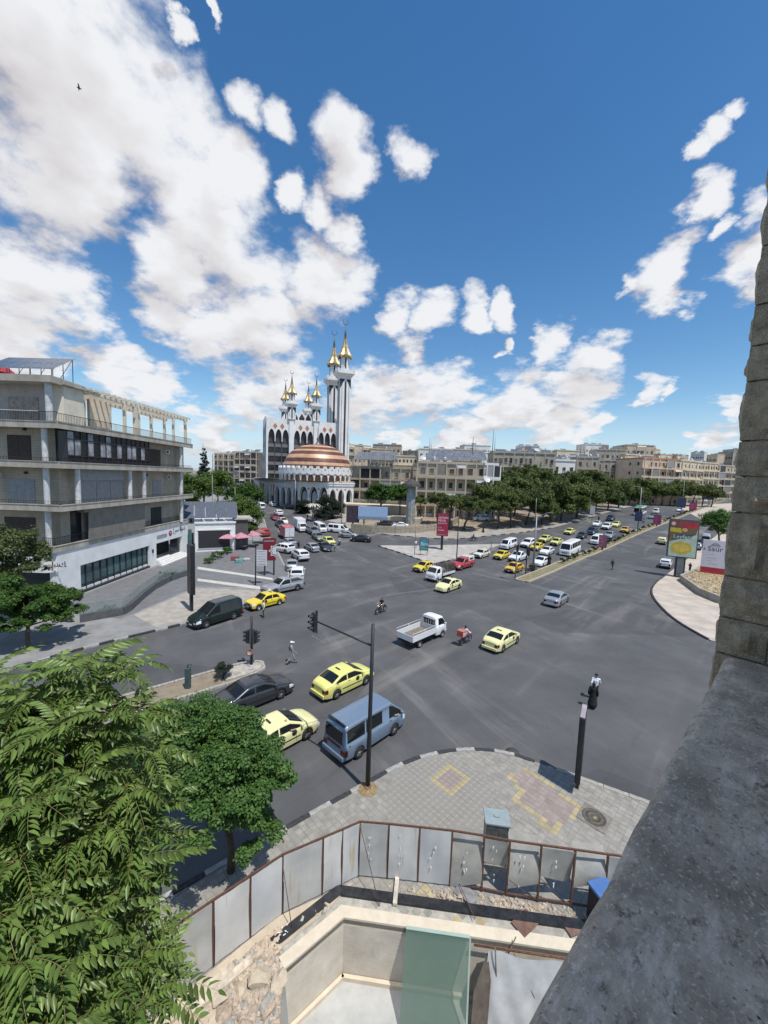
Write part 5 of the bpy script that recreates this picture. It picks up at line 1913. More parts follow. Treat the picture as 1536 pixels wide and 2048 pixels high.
# roof terrace pergola
pg = thing('pergola', 'white concrete pergola with projecting rafters on the roof terrace of the left building', 'pergola', (0, 0, 0))
for u, w in ((Yx(240), .3), (Yx(262), .45), (Yx(338), .3), (Yx(362), .35), (Yx(268), .3)):
 p = RF.p(u, OV - .7, 0)
 mb = MB(); mb.bx(p.x - w / 2, p.x + w / 2, p.y - w / 2, p.y + w / 2, FL[4], 22.0); mb.build('post', [M_CREAM], pg)
for x_ in (-32.9, -36.2):
 mb = MB(); mb.bx(x_ - .15, x_ + .15, 38.8 + Yx(160), 38.8 + Yx(366), 22.0, 22.3); mb.build('beam', [M_CREAM], pg)
k = 0
u = Yx(163)
while u < Yx(367):
 mb = MB(); y = 38.8 + u; mb.bx(-36.8, -32.1, y - .09, y + .09, 22.3, 22.55); mb.build('rafter', [M_CREAM], pg); u += .92
for x_ in (-36.2,):
 for u in (Yx(215), Yx(262), Yx(338), Yx(362)):
  mb = MB(); y = 38.8 + u; mb.bx(x_ - .16, x_ + .16, y - .16, y + .16, FL[4], 22.0); mb.build('post', [M_CREAM], pg)
mb = MB(); mb.bx(-34.4, -34.1, 38.8 + Yx(193), 38.8 + Yx(231), FL[4], 21.9); mb.build('screen_wall', [mat('peach_render', (.70, .58, .44), .85, var=.08)], pg)

def solar_array(name, label, o, u, v, nu, nv, legs, group=None, zground=0, cat='solar panel'):
 """tilted array: corner o, edge vectors u (along) and v (up the slope)"""
 t = thing(name, label, cat, tuple(o), 0, group)
 u, v = Vector(u), Vector(v)
 n = u.cross(v).normalized()
 for i in range(nu):
  for j in range(nv):
   a = u * (i / nu) + v * (j / nv)
   q = [a + u * (.01) + v * .01, a + u * (1 / nu - .01) + v * .01, a + u * (1 / nu - .01) + v * (1 / nv - .01), a + u * .01 + v * (1 / nv - .01)]
   mb = MB(); mb.add([p + n * .02 for p in q] + [p - n * .02 for p in q], [(0, 1, 2, 3), (7, 6, 5, 4), (0, 4, 5, 1), (1, 5, 6, 2), (2, 6, 7, 3), (3, 7, 4, 0)])
   mb.build('panel', [M_PV], t)
 fr = MB()
 for j in range(nv + 1):
  fr.bar(v * (j / nv) - n * .03, u + v * (j / nv) - n * .03, .05, .05)
 for i in range(nu + 1):
  fr.bar(u * (i / nu) + n * .022, u * (i / nu) + v + n * .022, .035, .012)
 fr.build('frame', [M_ALU], t)
 for i in range(legs):
  a = u * ((i + .02) / max(1, legs - 1) * .96)
  for (p, dz) in ((a + v * .97, 0), (a + v * .5, 0), (a + v * .03, 0)):
   lg_ = MB(); lg_.bar(p - n * .05, Vector((p.x, p.y, zground - o[2])), .05, .05); lg_.build('leg', [M_IRON], t)
  br = MB(); p, q = a + v * .97, a + v * .35
  br.bar(p - n * .05, Vector((q.x, q.y, zground - o[2] + .1)), .035, .035); br.build('brace', [M_IRON], t)
 return t

solar_array('solar_array', 'large tilted solar panel array on the penthouse roof of the left building', (-40.5, 39.4, 23.6), (7.4, -.3, 0), (-.6, 3.4, 1.9), 6, 2, 4, zground=22.75)
mb = MB()
mb.lathe([(2.3, 0), (2.2, .35), (1.5, 1.0), (.5, 1.35), (.001, 1.4)], 24)
o = mb.build('roof_awning', [mat('red_awning', (.45, .06, .07), .6, var=.1)], None, (-44.2, 43.5, 24.0))
tag(o, 'red awning showing behind the solar array at the left edge', 'awning')
mb = MB(); [mb.bar((sx, sy, -1.25), (sx, sy, .3), .08, .08) for sx in (-1.4, 1.4) for sy in (-1.2, 1.2)]; mb.build('post', [M_IRON], o)

# ---- bank on the ground floor
mb = MB(); mb.prism([(-33.9, 37.9), (-33.0, 38.4), (-33.0, 38.8 + END + .2), (-50, 38.8 + END), (-60, 44), (-60, 38.6)], 3.25, 5.40); mb.build('bank_fascia', [M_BANKW], AB)
BF = Fac((-33.0, 38.8), (0, 1), (1, 0))
bw = part(BF, 'bank_wall', M_BANKW, (-.4, Yx(144), -.8, 0, .1, 3.26), (Yx(288), Yx(302), -.8, 0, .1, 3.26), (Yx(355), Yx(366.5), -.8, 0, .1, 3.26), (Yx(302), Yx(355), -2.4, -2.2, .1, 3.26), (Yx(144), Yx(288), -.5, -.3, .1, .6))
nwin = 11
for i in range(nwin):
 u0, u1 = lerp(Yx(144), Yx(288), i / nwin), lerp(Yx(144), Yx(288), (i + 1) / nwin)
 w_ = part(BF, 'bank_window', M_TEAL, (u0 + .05, u1 - .05, -.45, -.38, 1.0, 3.24))
 part(BF, 'window_frame', M_IRON, (u1 - .06, u1 + .06, -.45, -.28, .35, 3.25), (u0, u1, -.45, -.30, .88, 1.0), parent=w_)
 part(BF, 'lower_pane', M_TEAL, (u0 + .06, u1 - .06, -.45, -.40, .38, .88), parent=w_)
part(BF, 'dark_plinth', M_GRAN, (Yx(144), Yx(288), -.4, .05, .0, .36))
ed_ = part(BF, 'entrance', mat('dark_interior', (.02, .019, .018), .4, var=.3, scale=.6), (Yx(303), Yx(354), -2.15, -2.1, .75, 3.2))
for a, c in ((Yx(334), Yx(353)),):
 part(BF, 'glass_door', M_DGLASS, (a, c, -.3, -.25, .75, 3.2), parent=ed_)
for k in range(4):
 part(BF, 'step', mat('white_marble_step', (.70, .69, .66), .5, var=.06), (Yx(303) - .3 * k, Yx(354) + .25 * k, -2.2 if k == 0 else .35 * k, .35 * (k + 1), .12, .72 - .15 * k))
part(BF, 'bank_window', M_TEAL, (Yx(366.5), Yx(383), -.4, -.3, .6, 3.2))
part(BF, 'wall_lamp', M_IRON, (Yx(293), Yx(294), 0, .2, 2.1, 2.6))

def text(s, size, loc, rot, m, parent, name='lettering', ext=.01, font=None, align='LEFT', sx=1.0):
 cu = bpy.data.curves.new(name, 'FONT')
 cu.body = s
 cu.size = size
 cu.extrude = ext
 cu.align_x = align
 cu.resolution_u = 2
 if font:
  cu.font = font
 o_ = bpy.data.objects.new(name, cu)
 me = evaluated_mesh(o_)
 me.materials.clear(); me.materials.append(m)
 o2 = inst(me, name, parent)
 o2.matrix_local = Matrix.Translation(loc) @ rot.to_4x4() @ Matrix.Diagonal((sx, 1, 1, 1))
 return o2

def face_rot(n, u):
 """rotation whose x runs along u, z along n (outwards)"""
 n, u = Vector(n).normalized(), Vector(u).normalized()
 v = n.cross(u)
 return Matrix((u, v, n)).transposed()

M_INK = mat('dark_lettering', (.04, .04, .05), .5, var=0)
M_BURG = mat('burgundy', (.20, .02, .05), .5, var=.1)
RB = face_rot((1, 0, 0), (0, 1, 0))
# bank sign: small grey plate, emblem, Arabic-style lettering strokes
part(BF, 'sign_plate', mat('sign_grey', (.36, .33, .36), .5, var=.3, scale=6), (Yx(303.5), Yx(324), .0, .03, 3.85, 4.4))
em = MB(); em.lathe([(.42, 0), (.42, .05), (.2, .06), (.001, .05)], 8, mtx=Matrix.Translation(BF.p(Yx(331), .0, 4.25)) @ RB.to_4x4()); em.build('emblem', [M_BURG], AB)
em = MB(); em.lathe([(.17, 0), (.17, .075), (.001, .08)], 12, mtx=Matrix.Translation(BF.p(Yx(331), .0, 4.25)) @ RB.to_4x4()); em.build('emblem_core', [mat('pink_core', (.6, .3, .33), .5)], AB)
text('\ufb8c \ufeb4\ufee3 \u0627\ufedf\ufe92\ufee8\ufedA', .85, BF.p(Yx(336.5), .0, 4.25), RB, M_INK, AB, 'bank_lettering', .03)
text('-------------', .22, BF.p(Yx(336.5), .0, 3.95), RB, M_INK, AB, 'bank_lettering', .02)
text('\ufedf\ufe92\ufee8\ufeda', .8, LF.p(-.2, 1.55, 3.9), face_rot((0, -1, 0), (1, 0, 0)), M_INK, AB, 'bank_lettering', .03)

# forecourt ramp walls: dark low parapet curving along the street with glass balustrade
rw = thing('forecourt_wall', 'low dark granite forecourt wall with a glass balustrade in front of the bank', 'wall')
path = PX([(160, 1247), (200, 1240), (246, 1232), (262, 1222), (285, 1200), (310, 1180), (340, 1164), (375, 1152)])
for a, c in zip(path, path[1:]):
 mb = MB(); mb.bar((a[0], a[1], .45), (c[0], c[1], .45), .35, .75); mb.build('granite_section', [mat('dark_granite_wall', (.10, .105, .11), .6, var=.2, scale=3)], rw)
 mb = MB(); mb.bar((a[0], a[1], 1.3), (c[0], c[1], 1.3), .02, .9); mb.build('glass_pane', [mat('balustrade_glass', (.25, .31, .31), .1, var=.1, alpha=.35)], rw)

# ---- annex with LED screen and solar roof
ax = thing('bank_annex', 'white annex wall carrying a dark blank screen right of the bank', 'building', (0, 0, 0))
q0, q1 = G(383, 1142), G(459, 1122)
XF = Fac((-31.9, 64.6), ((Vector((-26.6, 67.2)) - Vector((-31.9, 64.6))).normalized().x, (Vector((-26.6, 67.2)) - Vector((-31.9, 64.6))).normalized().y), (0.44, -.898))
part(XF, 'wall', M_BANKW, (0, 6.4, -6, 0, .1, 5.1), parent=ax)
part(XF, 'cornice', M_BANKW, (-.1, 6.5, -6, .18, 5.1, 5.35), parent=ax)
part(XF, 'screen', mat('blank_screen', (.035, .035, .038), .35, var=.1, scale=5), (.5, 5.5, .0, .16, .9, 3.9), parent=ax)
part(XF, 'screen_frame', M_BANKW, (.3, 5.7, 0, .1, 3.9, 4.1), (.3, 5.7, 0, .1, .7, .9), parent=ax)
part(XF, 'window', M_TEAL, (-1.9, -.5, -1.2, -1.0, .7, 4.0), parent=ax)
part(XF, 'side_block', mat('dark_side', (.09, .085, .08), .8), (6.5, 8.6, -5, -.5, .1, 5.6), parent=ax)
part(XF, 'side_roof', M_SLAB, (6.3, 9.4, -5.5, -.2, 5.6, 5.85), parent=ax)
solar_array('solar_array', 'solar panel array tilted over the white annex roof', tuple(XF.p(-1.8, -.2, 6.1)), tuple(XF.u * 8.6), (-.44 * 3.3, .898 * 3.3, 2.5), 5, 2, 4, zground=5.35)
# ================================================================== MOSQUE
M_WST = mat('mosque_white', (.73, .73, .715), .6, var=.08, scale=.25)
M_WSHADE = mat('mosque_white_shaded', (.50, .51, .53), .6, var=.07, scale=.25)  # the white stone darkened: shade of the left side put into its colour
M_BLK = mat('mosque_black', (.035, .035, .04), .5, var=.2, scale=.6)
M_TERRA = mat('terracotta_inlay', (.45, .20, .13), .7, var=.15)
M_DKPAN = mat('dark_spandrel', (.075, .068, .068), .5, var=.2, scale=.3)
M_GOLD = mat('gilded_roof', (.50, .38, .20), .45, .35, var=.3, scale=.8)
M_COPPER = mat('copper_dark', (.125, .058, .042), .5, .12, var=.25, scale=.5)
M_COPL = mat('copper_light', (.62, .36, .22), .42, .15, var=.15, scale=.5)
M_LEAD = mat('finial_grey', (.16, .16, .17), .5, .4)

def arch_pts(w, spring, rise, n=7):
 """pointed arch outline from right foot over the tip to left foot (x, z)"""
 r = []
 for i in range(n + 1):
  t = i / n
  r.append((w / 2 * (1 - t ** 1.7), spring + rise * (1 - (1 - t) ** 1.8)))
 l = [(-x, z) for x, z in reversed(r[:-1])]
 return r + l

def plate(mb, outer, holes, y0, y1, m=0, mtx=None):
 """vertical plate in the xz plane with holes, from y0 (front) to y1"""
 loops = [outer] + list(holes)
 flat = [p for l in loops for p in l]
 tri = tessellate_polygon([[Vector((p[0], p[1], 0)) for p in l] for l in loops])
 vs = [(x, y0, z) for x, z in flat] + [(x, y1, z) for x, z in flat]
 n = len(flat)
 fs = []
 for t in tri:
  a, b_, c = [Vector(flat[i]) for i in t]
  t = tuple(t)
  if (b_ - a).cross(c - a) < 0:
   t = t[::-1]
  fs.append(t)
  fs.append(tuple(i + n for i in t[::-1]))
 o = 0
 for li, l in enumerate(loops):
  k = len(l)
  ar = sum(l[i][0] * l[(i + 1) % k][1] - l[(i + 1) % k][0] * l[i][1] for i in range(k))
  for i in range(k):
   a, b_ = o + i, o + (i + 1) % k
   q = (a, a + n, b_ + n, b_)
   if (ar < 0) != (li > 0):
    q = q[::-1]
   if li > 0:
    q = q[::-1] if ar < 0 else q
   fs.append(q)
  o += k
 mb.add(vs, fs, m, False, mtx)
 return mb

c0 = AY(532, 1003, 134)
MO = thing('mosque', 'white mosque with a copper striped dome, gilded minarets and pointed arches', 'mosque', (c0.x, 134, T(134)), math.atan2(10, 26.3))
WB, HB = 25.3, 29.2
mb = MB(); mb.bx(0, WB, 1.2, 14, 0, HB - 1.2); mb.build('block', [M_DKPAN], MO)
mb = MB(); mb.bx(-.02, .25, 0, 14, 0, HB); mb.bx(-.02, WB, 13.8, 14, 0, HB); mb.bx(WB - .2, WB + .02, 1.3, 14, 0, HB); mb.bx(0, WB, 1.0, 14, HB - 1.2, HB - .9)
mb.build('side_wall', [M_WSHADE], MO)
# left side pilasters with diamonds
for y in (1.2, 6.0, 10.8):
 mb = MB(); mb.bx(-.45, -.02, y, y + 2.2, 0, HB + .6); pil = mb.build('side_pilaster', [M_WSHADE], MO)
 for k in range(5):
  z = 6 + k * 4.6
  mb = MB(); mb.add([(-.47, y + 1.1, z - 1.5), (-.47, y + 1.75, z), (-.47, y + 1.1, z + 1.5), (-.47, y + .45, z)], [(0, 1, 2, 3)]); mb.build('diamond_inlay', [M_BLK], pil)
# front pilasters
PIL = [(-.1, .5), (7.6, 9.2), (16.2, 17.8), (24.6, 25.3)]
for i, (a, b_) in enumerate(PIL):
 mb = MB(); mb.bx(a, b_, -.5, 1.3, 0, HB + (.0 if i in (0, 3) else 0)); mb.build('front_pilaster', [M_WST], MO)
# bays: white arched head, dark window grid
for bi, (a, b_) in enumerate(((.5, 7.6), (9.2, 16.2), (17.8, 24.6))):
 w = b_ - a
 z0, z1 = 21.3, HB
 holes = []
 for k in range(3):
  cx = a + w * (k + .5) / 3
  pts = [(cx + x, z) for x, z in arch_pts(w / 3 * .90, 22.5, 3.0)]
  holes.append([(cx + w / 3 * .45, z0)] + pts + [(cx - w / 3 * .45, z0)])
 outer = [(a, z1), (a, z0)]
 for k in range(3):       # notch the arches out of the lower edge
  h_ = holes[k]
  outer += [h_[-1]] + h_[1:-1][::-1] + [h_[0]]
 outer += [(b_, z0), (b_, z1)]
 mb = MB(); plate(mb, outer, [], 0, .9)
 hd = mb.build('arched_head', [M_WST], MO)
 for k in range(2):
  cx = a + w * (k + 1) / 3
  mb = MB(); mb.add([(cx, -.02, 25.4), (cx + .75, -.02, 26.5), (cx, -.02, 27.6), (cx - .75, -.02, 26.5)], [(0, 1, 2, 3)]); mb.build('diamond_inlay', [M_TERRA], hd)
 for r_ in range(6):
  z = 2.0 + r_ * 3.1
  mb = MB(); mb.bx(a, b_, .75, 1.25, z + 1.9, z + 3.0); mb.build('spandrel_band', [mat('grey_spandrel', (.17, .165, .17), .5, var=.15)], MO)
  for k in range(3):
   u0, u1 = a + w * k / 3 + .2, a + w * (k + 1) / 3 - .2
   mb = MB(); mb.bx(u0, u1, .95, 1.22, z + .1, z + 1.9); mb.build('window', [M_DGLASS], MO)
 for k in range(1, 3):
  u = a + w * k / 3
  mb = MB(); mb.bx(u - .16, u + .16, .7, 1.25, 1, 20.3); mb.build('mullion', [M_DKPAN], MO)
# roof gable with zigzag arches between the minarets
zz = [(9.2, HB), (9.2, HB + 2.0), (10.4, HB + 4.0), (11.6, HB + 2.6), (12.8, HB + 4.4), (14.0, HB + 2.6), (15.2, HB + 4.0), (16.4, HB + 2.0), (16.4, HB)]
mb = MB(); plate(mb, zz, [], 6.0, 6.6); zg = mb.build('zigzag_gable', [M_WST], MO)
for cx in (10.4, 12.8, 15.2):
 mb = MB(); plate(mb, [(cx - .95, HB + .4), (cx + .95, HB + .4), (cx + .95, HB + 1.6), (cx, HB + 3.2), (cx - .95, HB + 1.6)], [], 5.9, 6.05); mb.build('gable_arch', [M_BLK], zg)

def minaret(x, y, z0, w, hs, scale=1.0, tall=True):
 """square shaft, stepped balcony, lantern, gilded flared spire with crescent"""
 s_ = scale
 nm = 'minaret'
 root = MB(); root.bx(x - w / 2, x + w / 2, y - w / 2, y + w / 2, z0, hs)
 r = root.build(nm, [M_WST], MO)
 for sx, sy in ((1, 0), (-1, 0), (0, 1), (0, -1)):
  mb = MB()
  if sx:
   mb.bx(min(x + sx * w * .5, x + sx * w * .515), max(x + sx * w * .5, x + sx * w * .515), y - w * .085, y + w * .085, z0 + (hs - z0) * .06, hs - 1.2 * s_)
  else:
   mb.bx(x - w * .085, x + w * .085, min(y + sy * w * .5, y + sy * w * .515), max(y + sy * w * .5, y + sy * w * .515), z0 + (hs - z0) * .06, hs - 1.2 * s_)
  mb.build('black_slot', [M_BLK], r)
  # thin dark outlines beside the slot
  for k in (-.33, .33):
   mb = MB()
   t = w * .014
   if sx:
    a_, b_ = sorted((x + sx * w * .5, x + sx * w * .51))
    mb.bx(a_, b_, y + w * k - t, y + w * k + t, z0 + 1, hs - 2 * s_)
   else:
    a_, b_ = sorted((y + sy * w * .5, y + sy * w * .51))
    mb.bx(x + w * k - t, x + w * k + t, a_, b_, z0 + 1, hs - 2 * s_)
   mb.build('outline_inlay', [M_BLK], r)

 for k in range(4):      # black corner triangles under the balcony
  mb = MB()
  for q in (-1, 1):
   mb.add([(q * w * .5, -w * .508, hs - .3 * s_), (q * w * .5, -w * .508, hs - 3.6 * s_), (q * w * .06, -w * .508, hs - .3 * s_)], [(0, 1, 2) if q > 0 else (0, 2, 1)])
  o = mb.build('collar_inlay', [M_BLK], r)
  o.matrix_local = Matrix.Translation((x, y, 0)) @ Matrix.Rotation(k * math.pi / 2, 4, 'Z')

 def sq(prof, m, name, parent, n=4, rot=45):
  mb = MB()
  mb.lathe([(q * math.sqrt(2) / 2 if n == 4 else q / 2, z) for q, z in prof], n, smooth=(n > 8), mtx=Matrix.Translation((x, y, 0)) @ Matrix.Rotation(RD(rot), 4, 'Z'))
  return mb.build(name, [m], parent)
 h = hs
 bal = sq([(w * .98, h - .2 * s_), (w * 1.15, h + .5 * s_), (w * 1.5, h + 1.4 * s_), (w * 1.6, h + 1.5 * s_), (w * 1.6, h + 2.4 * s_), (w * 1.42, h + 2.45 * s_), (.01, h + 2.5 * s_)], M_WST, 'balcony', r)
 for k in range(4):      # crenellated rail
  a = k * math.pi / 2
  mb = MB()
  for j in range(7):
   t = lerp(-.74, .74, j / 6) * w
   mb.bx(t - .07 * w, t + .07 * w, w * .74, w * .79, h + 2.3 * s_, h + 3.1 * s_)
  o = mb.build('balcony_rail', [M_WST], bal)
  o.matrix_local = Matrix.Translation((x, y, 0)) @ Matrix.Rotation(a, 4, 'Z')
 lant = sq([(w * .80, h + 2.4 * s_), (w * .80, h + 8.6 * s_), (.01, h + 8.6 * s_)], M_WST, 'lantern', r, 8, 22.5)
 for k in range(4):
  a = k * math.pi / 2
  mb = MB(); mb.bx(-w * .06, w * .06, w * .355, w * .40, h + 3.6 * s_, h + 7.4 * s_)
  o = mb.build('lantern_opening', [M_BLK], lant)
  o.matrix_local = Matrix.Translation((x, y, 0)) @ Matrix.Rotation(a, 4, 'Z')
 # star-shaped flared skirt with points hanging down
 n = 16
 vs, fs = [], []
 prof = [(.62, 7.0), (.66, 8.1), (.48, 9.2), (.31, 10.7), (.19, 12.6), (.115, 14.4), (.07, 16.0), (.03, 17.6)]
 for i, (rr_, zz_) in enumerate(prof):
  for k in range(n):
   a = 2 * math.pi * k / n
   q = rr_ * w * (1.16 if (k % 2 == 0 and i == 0) else 1.08 if k % 2 == 0 else .86)
   z = h + zz_ * s_ + (.9 * s_ if (k % 2 and i == 0) else 0)
   vs.append((x + q * math.cos(a), y + q * math.sin(a), z))
 for i in range(len(prof) - 1):
  for k in range(n):
   fs.append((i * n + k, i * n + (k + 1) % n, (i + 1) * n + (k + 1) % n, (i + 1) * n + k))
 mb = MB(); mb.add(vs, fs, 0, False)
 sp = mb.build('gilded_spire', [M_GOLD], r)
 mb = MB(); mb.tube([(x, y, h + 14.2 * s_), (x, y, h + 19.2 * s_)], [.125 * w, .06 * s_], 8)
 mb.build('spire_tip', [M_LEAD], sp)
 mb = MB()
 rc = 1.0 * s_
 mb.tube([(x + rc * math.sin(a), y, h + 20.2 * s_ - rc * math.cos(a)) for a in [RD(t) for t in range(-140, 141, 20)]], [.05 * s_ + .12 * s_ * (1 - abs(t) / 150) for t in range(-140, 141, 20)], 6)
 mb.build('crescent', [M_LEAD], sp)

minaret(26.9, -.2, 0, 3.9, 45.0)
minaret(25.6, 11.6, 0, 3.9, 45.0)
for x in (8.4, 17.0):
 minaret(x, .5, HB, 2.6, 33.4, .60)
 minaret(x - .8, 12.6, HB, 2.6, 33.4, .60)

# ---- podium with the arcade
Zt = 8.4
wl = lambda x, Y: Vector((AY(x, 1000, Y).x, Y))
inv = MO.matrix_world.inverted()
bpy.context.view_layer.update()
inv = MO.matrix_world.inverted()
pw_ = [wl(509, 140), wl(597, 117.5), wl(657, 116.0), wl(706, 119.5), wl(716, 136)]
pl_ = [(inv @ Vector((p.x, p.y, T(134)))).xy for p in pw_]
zb = -(T(134) - T(116)) - .2
mb = MB(); mb.prism([tuple(p) for p in pl_] + [(WB + 5, 2), (-4, 2)], 7.6, Zt); mb.build('podium_roof', [M_WST], MO)
cin = sum((Vector(p) for p in pl_), Vector((0, 0))) / 5
mb = MB(); mb.prism([tuple(lerp(Vector(p), cin, .24)) for p in pl_] + [(WB + 3, 3), (-2, 3)], zb, 7.6)
mb.build('podium_core', [mat('brown_stone', (.20, .115, .075), .8, var=.2, scale=.4)], MO)
mb = MB(); mb.prism([tuple(p) for p in pl_] + [(WB + 5, 2), (-4, 2)], zb - .3, zb + .45); mb.build('terrace', [mat('terrace_stone', (.5, .46, .40), .85, var=.1)], MO)
for fi, (a, b_, n) in enumerate(((pl_[0], pl_[1], 8), (pl_[1], pl_[2], 3), (pl_[2], pl_[3], 3), (pl_[3], pl_[4], 4))):
 d = b_ - a
 L_ = d.length
 w = L_ / n
 ang = math.atan2(d.y, d.x)
 base = Matrix.Translation((a.x, a.y, 0)) @ Matrix.Rotation(ang, 4, 'Z')
 big = fi == 1
 aw = w * (.72 if big else .70)
 ar = arch_pts(aw, 3.2, 2.6 if not big else 3.0)
 outer = [(-w / 2 + .003, zb), (-aw / 2, zb)] + [(x, z) for x, z in ar[::-1]] + [(aw / 2, zb), (w / 2 - .003, zb), (w / 2 - .003, 7.0), (-w / 2 + .003, 7.0)]
 mb = MB(); plate(mb, outer, [], 0, .8)
 am = mb.mesh('arcade_arch', [M_WST if fi else M_WSHADE])
 tm = MB(); plate(tm, [(x * 1.13, 3.2 + (z - 3.2) * 1.10) for x, z in ar] + [(x, z) for x, z in ar[::-1]], [], -.05, .0); tmm = tm.mesh('arch_trim', [M_BLK if big else mat('blue_grey_trim', (.30, .33, .38), .6)])
 dm = MB(); dm.add([(0, -.03, 5.3 + .9), (.4, -.03, 6.5), (0, -.03, 6.85), (-.4, -.03, 6.5)], [(0, 3, 2, 1)]); dmm = dm.mesh('diamond_inlay', [M_TERRA])
 dr = MB(); dr.bx(-aw * .32, aw * .32, 1.0, 1.2, zb, 4.0); plate(dr, [(-.7, 3.9), (.7, 3.9), (.7, 4.4), (0, 5.3), (-.7, 4.4)], [], 1.0, 1.1); drm = dr.mesh('arched_door', [mat('pale_door', (.45, .46, .48), .6, var=.1)])
 for k in range(n):
  mt = base @ Matrix.Translation(((k + .5) * w, 0, 0))
  o = inst(am, 'arcade_arch', MO, mtx=mt)
  inst(tmm, 'arch_trim', o)
  if k < n - 1:
   inst(dmm, 'diamond_inlay', o, (w / 2, 0, -.6))
  if big:
   inst(drm, 'arched_door', o)
 mb = MB(); mb.bx(-.2, L_ + .2, -.25, .9, 7.0, 7.65); mb.bx(-.3, L_ + .3, -.4, .4, 7.65, 8.0)
 o = mb.build('cornice', [M_WST if fi else M_WSHADE], MO); o.matrix_local = base
 mb = MB(); mb.bx(-.1, L_ + .1, -.1, .1, 8.0, 8.5); o = mb.build('roof_parapet', [mat('tan_parapet', (.55, .42, .32), .8)], MO); o.matrix_local = base
# striped flags hung in two left arches
for k in (1, 3):
 d = (pl_[1] - pl_[0]) / 8
 p = pl_[0] + d * (k + .5)
 for j in range(4):
  q = p + d * ((j - 1.5) * .17)
  mb = MB(); mb.bx(q.x - .25, q.x + .25, q.y - .5, q.y - .42, 2.8, 6.6)
  mb.build('banner_stripe', [M_TERRA if j % 2 else M_WST], MO)

# ---- dome on its scalloped drum
dc = inv @ Vector((AY(634, 950, 125).x, 125.5, T(134)))
dcx, dcy = dc.x, dc.y
z0 = Zt
mb = MB(); mb.lathe([(11.2, z0), (11.2, z0 + 2.2)], 40, (dcx, dcy, 0)); dm_ = mb.build('drum', [mat('drum_brown', (.38, .19, .11), .7, var=.2)], MO)
for k in range(36):
 a = 2 * math.pi * k / 36
 # only the half that can be seen from the street side matters, but the ring is complete
 mt = Matrix.Translation((dcx, dcy, 0)) @ Matrix.Rotation(a, 4, 'Z') @ Matrix.Translation((0, -11.9, 0))
 if k == 0:
  w = 2 * math.pi * 11.9 / 36
  ar = arch_pts(w * .84, z0 + .7, 1.15)
  pm_ = MB(); plate(pm_, [(-w / 2, z0), (-w * .42, z0)] + ar[::-1] + [(w * .42, z0), (w / 2, z0), (w / 2, z0 + 2.1), (-w / 2, z0 + 2.1)], [], 0, .5)
  sc1 = pm_.mesh('drum_arch', [M_WST])
  p2 = MB(); plate(p2, [(-w / 2, z0 + 2.2), (0, z0 + 1.75), (w / 2, z0 + 2.2), (w / 2, z0 + 3.7), (w * .25, z0 + 3.7), (w * .2, z0 + 4.3), (-w * .2, z0 + 4.3), (-w * .25, z0 + 3.7), (-w / 2, z0 + 3.7)], [], -.25, .8)
  sc2 = p2.mesh('scallop', [M_WST])
  p3 = MB(); p3.add([(0, -.27, z0 + 2.9), (.25, -.27, z0 + 3.3), (0, -.27, z0 + 3.7), (-.25, -.27, z0 + 3.3)], [(0, 1, 2, 3)]); sc3 = p3.mesh('diamond_inlay', [M_TERRA])
 o = inst(sc1, 'drum_arch', dm_, mtx=mt)
 o = inst(sc2, 'scallop', dm_, mtx=mt)
 inst(sc3, 'diamond_inlay', dm_, mtx=mt)
R0, H0 = 11.0, 8.6
prof, nb = [], 30
for i in range(nb + 1):
 t = i / nb
 prof.append((R0 * math.cos(t * math.pi / 2) ** .86 if i < nb else .05, z0 + 2.9 + H0 * math.sin(t * math.pi / 2)))
bands = [0, 0, 0, 0, 1, 1, 0, 0, 0, 1, 1, 1, 0, 0, 0, 1, 1, 0, 0, 0, 1, 1, 1, 0, 0, 1, 1, 1, 1, 1]
mb = MB(); mb.lathe(prof, 64, (dcx, dcy, 0), mf=lambda i, k: bands[min(29, i)])
mb.build('dome', [M_COPPER, M_COPL], MO)
mb = MB(); mb.lathe([(1.1, z0 + 11.0), (.5, z0 + 11.7), (.35, z0 + 12.4), (.5, z0 + 12.9), (.15, z0 + 13.4), (.1, z0 + 16.5), (.001, z0 + 17)], 12, (dcx, dcy, .4)); mb.build('finial', [M_LEAD], MO)
# ================================================================== CITY BLOCKS
WALLS = {'beige': tile_mat('block_beige', (.46, .40, .31), (.42, .36, .275), .9, .4), 'grey': mat('block_grey', (.40, .365, .30), .9, var=.14, scale=.35), 'cream': mat('block_cream', (.60, .52, .39), .9, var=.1, scale=.3),
  'white': mat('block_white', (.66, .66, .63), .85, var=.08, scale=.3), 'peach': mat('block_peach', (.60, .48, .36), .9, var=.1, scale=.3), 'dark': mat('block_dark', (.17, .155, .14), .9, var=.2, scale=.3),
  'tan': mat('block_tan', (.50, .43, .33), .9, var=.12, scale=.3)}
M_ORANGE = mat('orange_roof', (.50, .22, .11), .8, var=.12, scale=.4)
M_LOUV = [mat('shutter_dark_%d' % i, c, .7, var=.2, scale=1) for i, c in enumerate(((.05, .045, .04), (.10, .07, .05), (.16, .15, .14), (.03, .03, .035)))]
M_TANK = mat('water_tank', (.50, .50, .50), .4, .4, var=.15)
M_DISH = mat('dish_grey', (.55, .55, .54), .5, .1, var=.1)

def win_mesh(m):
 mb = MB()
 mb.bx(-.5, .5, -.06, .0, -.5, .5)
 return mb.mesh('window', [m])

WM = [win_mesh(m) for m in M_LOUV]

def frame_mesh():
 mb = MB()
 mb.bx(-.57, -.5, -.12, 0, -.54, .54); mb.bx(.5, .57, -.12, 0, -.54, .54); mb.bx(-.57, .57, -.12, 0, .5, .57); mb.bx(-.6, .6, -.16, 0, -.58, -.5)
 return mb.mesh('window_frame', [mat('pale_frame', (.48, .45, .39), .8)])

FM = frame_mesh()

